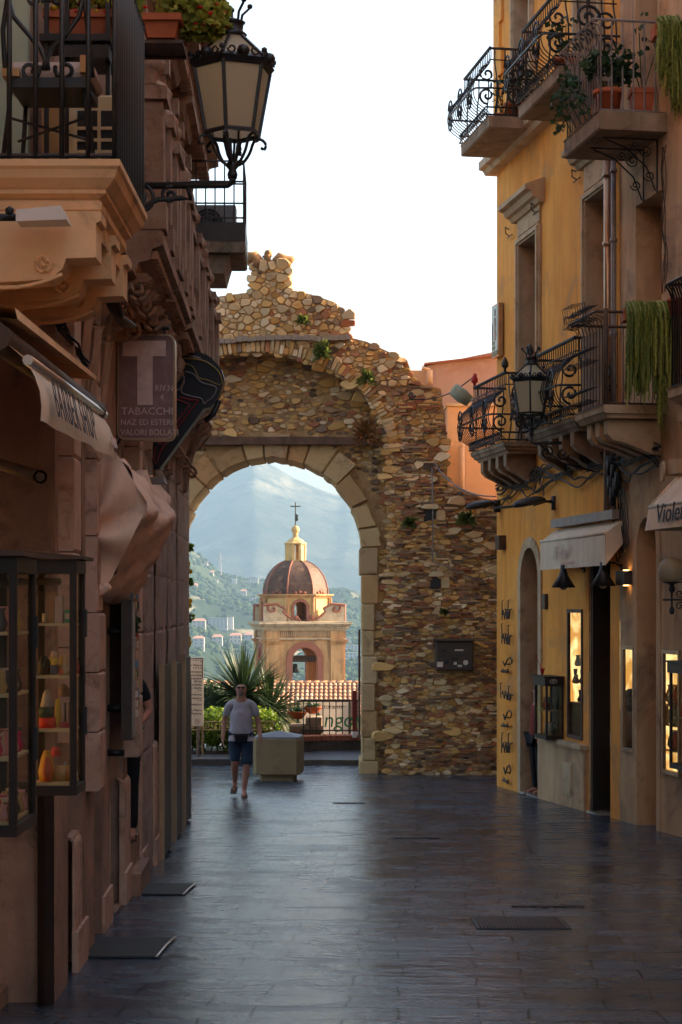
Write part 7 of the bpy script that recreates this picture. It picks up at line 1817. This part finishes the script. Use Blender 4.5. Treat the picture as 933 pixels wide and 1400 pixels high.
    if bearded:
        m = MB()
        for u, f, w_, r in ((-.055, .07, .04, .014), (-.075, .066, .042, .018), (-.09, .052, .036, .018)): m.tube([q(-w_, f-.035, u+.015), q(-w_*.6, f, u), q(0, f+.012, u-.004), q(w_*.6, f, u), q(w_, f-.035, u+.015)], r*k, 8)
        m.build('beard', 'beard', t)
    if sunglasses:
        m = MB()
        for sg in (-1, 1):
            c = q(sg*.034, .1, .018); m.loft([[c+sdv*(.028*k*math.cos(a_))+Vector((0, 0, .016*k*math.sin(a_)))+fw*(d_-.012*abs(math.cos(a_))) for a_ in [j*math.pi/5 for j in range(10)]] for d_ in (0, .008)], caps=True); m.tube([q(sg*.062, .085, .022), q(sg*.08, .0, .018)], .004*k, 4)
        m.tube([q(-.012, .1, .024), q(.012, .1, .024)], .004*k, 4); m.build('sunglasses', 'plastic_dark', t)
    if hair:
        m = MB(); m.ball(q(0, -.015, .02), .105*k, 14, sq=(.88, 1, 1)); m.tube([q(0, -.05, 0), q(0, -.07, -.1), q(0, -.06, -.2)], [.09*k, .08*k, .04*k], 10)
        m.build('hair', 'hair_dark', t)
    # shirt: own skin surface slightly larger
    def sub_(names): return {n: J[n] for n in names}
    up = lambda n, r: (J[n][0], tuple(x*k for x in r) if isinstance(r, tuple) else r*k)
    S = dict(hem=(T(B['pel'][0], .01+belly*.0, .93), (.17*k, .13*k)), wst=(T(0, .02+belly*.03, 1.1), ((.172+belly*.02)*k, (.14+belly*.05)*k)), chs=up('chs', (.18, .13)), nkb=(T(0, -.01, 1.46), (.085*k, .08*k)), shl=up('shl', .07), shr=up('shr', .07))
    for s in 'lr':
        a_, b_ = Vector(B['sh'+s]), Vector(B['el'+s]); e_ = a_.lerp(b_, .72 if cl.get('short', True) else 1); S['sl'+s] = (T(*e_), .069*k if cl.get('short', True) else .056*k)
        if not cl.get('short', True): S['cf'+s] = (T(*Vector(B['wr'+s])), .042*k)
    E2 = [('hem', 'wst'), ('wst', 'chs'), ('chs', 'nkb'), ('nkb', 'shl'), ('nkb', 'shr'), ('shl', 'sll'), ('shr', 'slr')]+([] if cl.get('short', True) else [('sll', 'cfl'), ('slr', 'cfr')])
    skin_obj('shirt', S, E2, 'wst', cl['top'], t)
    Q = dict(pel=(T(0, 0, .98), (.168*k, .135*k)), hpl=up('hpl', .112), hpr=up('hpr', .112))
    for s in 'lr':
        a_, b_ = Vector(B['hp'+s]), Vector(B['kn'+s])
        if shorts: Q['e'+s] = (T(*a_.lerp(b_, .55)), .1*k); Q['f'+s] = (T(*a_.lerp(b_, 1.02)), .095*k)
        else: Q['e'+s] = (T(*b_), .075*k); Q['f'+s] = (T(*Vector(B['an'+s])), .062*k)
    skin_obj('trousers' if not shorts else 'shorts', Q, [('pel', 'hpl'), ('pel', 'hpr'), ('hpl', 'el'), ('hpr', 'er'), ('el', 'fl'), ('er', 'fr')], 'pel', cl['bottom'], t)
    for s in 'lr':
        a_ = Vector(B['an'+s]); b_ = Vector(B['to'+s]); d = (b_-a_); d.z = 0; d = d.normalized() if d.length > .01 else Vector((0, 1, 0)); m = MB(); up_ = min(a_.z-.09, b_.z-.03)
        pts = []
        for f, w_ in ((-.07, .035), (-.03, .042), (.05, .045), (.13, .05), (.19, .042), (.215, .02)):
            pts.append((f, w_))
        hz0 = a_.z-.09; hz1 = b_.z-.03
        lo = lambda f: hz0+(hz1-hz0)*max(0, min(1, (f+.02)/.19))
        ring = [(a_.x+d.x*f+d.y*w_, a_.y+d.y*f-d.x*w_, lo(f)+.002) for f, w_ in pts]+[(a_.x+d.x*f-d.y*w_, a_.y+d.y*f+d.x*w_, lo(f)+.002) for f, w_ in pts[::-1]]
        m.loft([[T(*p) for p in ring], [T(p[0], p[1], p[2]+.022) for p in ring]], caps=True)
        m.tube([T(a_.x+d.x*.1+d.y*.045, a_.y+d.y*.1-d.x*.045, lo(.1)+.03), T(a_.x+d.x*.09, a_.y+d.y*.09, lo(.1)+.085), T(a_.x+d.x*.1-d.y*.045, a_.y+d.y*.1+d.x*.045, lo(.1)+.03)], .012*k, 5)
        m.build('sandal' if shorts else 'shoe', 'sandal', t)
    return t, T
walk = dict(pel=(0, 0, .94), wst=(0, .02, 1.1), shl=(-.185, 0, 1.42), shr=(.185, 0, 1.42), ell=(-.27, -.07, 1.16), wrl=(-.275, .03, .93), elr=(.265, .02, 1.15), wrr=(.3, .16, .96),
            hpl=(-.095, 0, .92), hpr=(.095, 0, .92), knl=(-.1, .04, .52), anl=(-.11, -.2, .2), tol=(-.12, -.09, .07), knr=(.085, .07, .49), anr=(.05, .13, .1), tor=(.07, .3, .03))
pm_ = P(330, 0, 27.6)
t, T = person((pm_.x, 27.6, gz(27.6)), 0, 1.74, walk, 'bald bearded man in white T-shirt and blue shorts walking towards the camera', dict(top='shirt_white', bottom='shorts_blue'), belly=1, sunglasses=True, bearded=True)
m = MB(); k = 1.74/1.78
m.loft([[T(s, f, u) for s, f, u in r_] for r_ in ([(-.1, .19, .98), (.12, .19, .98), (.1, .2, .84), (-.08, .2, .84)], [(-.09, .25, .965), (.11, .25, .965), (.09, .25, .86), (-.07, .25, .86)])], caps=True)
m.tube([T(.19*math.cos(a_), .02+.17*math.sin(a_)+.02, .975) for a_ in [j*math.pi/9 for j in range(19)]], .018, 6, flat=.6); m.build('waist_bag', 'black_cloth', t)
lp = LW(16.45, -.1, 0)
m = MB(); wbox(m, LW, 16.02, 17.08, -.9, .02, -.5, -.01); wbox(m, LW, 16.02, 17.08, .02, .12, -.5, -.25); m.build('doorstep', 'pink_stone', pz_)
person((lp.x, 16.45, -.005), 0, 1.76, dict(elr=(.26, -.03, 1.17), wrr=(.2, .16, 1.08), ell=(-.2, .06, 1.14), wrl=(-.12, .26, 1.1)), 'person in black shirt mostly hidden behind the souvenir board', dict(top='black_cloth', bottom='black_cloth', short=True), shorts=False, hair=1)
wp = RW(24.05, -.3, 0)  # woman modelled inside the shop in place of a mirrored figure
person((wp.x, wp.y, gz(23.5)), math.radians(165), 1.66, {}, 'dark haired woman in pale blouse behind the shop window, standing in for a reflection', dict(top='striped_blouse', bottom='jeans', short=False), shorts=False, hair=1)
dp_ = P(731, 0, 28.0)
t, T = person((dp_.x+.06, 28.0, gz(28)), math.radians(-70), 1.68, {}, 'person in maroon top with red handbag standing in the arched doorway', dict(top='maroon_cloth', bottom='black_cloth', short=True), shorts=False, hair=1)
m = MB(); c = T(.3, .1, .95); m.bbox(c.x-.05, c.x+.05, c.y-.12, c.y+.12, c.z-.12, c.z+.1, .03); m.build('handbag', 'red_leather', t)
EXPO = 2.2
# ================================================================== LIGHT, SKY, CAMERA
SUN_AZ, SUN_EL = math.radians(73), math.radians(23)      # azimuth measured from the view direction towards the right
w = bpy.data.worlds.new('World'); sc.world = w; w.use_nodes = True
t = w.node_tree; bg = t.nodes['Background']; sky = t.nodes.new('ShaderNodeTexSky'); sky.sky_type = 'NISHITA'; sky.sun_disc = False
sky.sun_elevation = SUN_EL; sky.sun_rotation = SUN_AZ; sky.dust_density = 5; sky.air_density = 1.0; sky.ozone_density = .6; sky.altitude = 200
t.links.new(mixc(t, 1, sky.outputs[0], (1.05, 1, .93), 'MULTIPLY'), bg.inputs[0]); bg.inputs[1].default_value = .14
sd = Vector((math.sin(SUN_AZ)*math.cos(SUN_EL), math.cos(SUN_AZ)*math.cos(SUN_EL), math.sin(SUN_EL)))
l = bpy.data.lights.new('sun', 'SUN'); l.energy = 5; l.angle = math.radians(.53); l.color = (1, .82, .58)
lo = bpy.data.objects.new('sun', l); col.objects.link(lo); lo.rotation_euler = (-sd).to_track_quat('-Z', 'Y').to_euler(); lo.location = (30, 40, 60)
HAZE = True
if HAZE:
    m = MB(); m.box(-2600, 2600, -60, 6300, -140, 560); hz = m.build('haze', 'plastic_white', kind='stuff')
    hm, ht, hb = nt('haze_air'); ht.nodes.remove(hb)
    pv = ht.nodes.new('ShaderNodeVolumePrincipled'); pv.inputs['Density'].default_value = .00021; pv.inputs['Color'].default_value = (.22, .35, .5, 1); pv.inputs['Anisotropy'].default_value = 0
    ht.links.new(pv.outputs[0], ht.nodes['Material Output'].inputs['Volume'])
    hz.data.materials.clear(); hz.data.materials.append(hm)
cam = bpy.data.cameras.new('camera'); co = bpy.data.objects.new('camera', cam); col.objects.link(co); sc.camera = co
co.location = (0, 0, EYE); co.rotation_euler = (math.pi/2, 0, 0)
cam.sensor_fit = 'HORIZONTAL'; cam.sensor_width = 36; cam.lens = F/933*36
cam.shift_x = 0; cam.shift_y = (HY-700)/933; cam.clip_start = .1; cam.clip_end = 20000
sc.view_settings.view_transform = 'Standard'; sc.view_settings.look = 'None'; sc.view_settings.gamma = 1
sc.view_settings.exposure = EXPO
sc.cycles.use_denoising = True; sc.cycles.max_bounces = 8; sc.cycles.diffuse_bounces = 5; sc.cycles.transparent_max_bounces = 16
sc.cycles.volume_bounces = 0; sc.cycles.sample_clamp_indirect = 8; sc.cycles.use_adaptive_sampling = True; sc.cycles.adaptive_threshold = .015
sc.cycles.caustics_reflective = False; sc.cycles.caustics_refractive = False
for o in sc.objects:
    if '_o' in o.keys(): del o['_o']
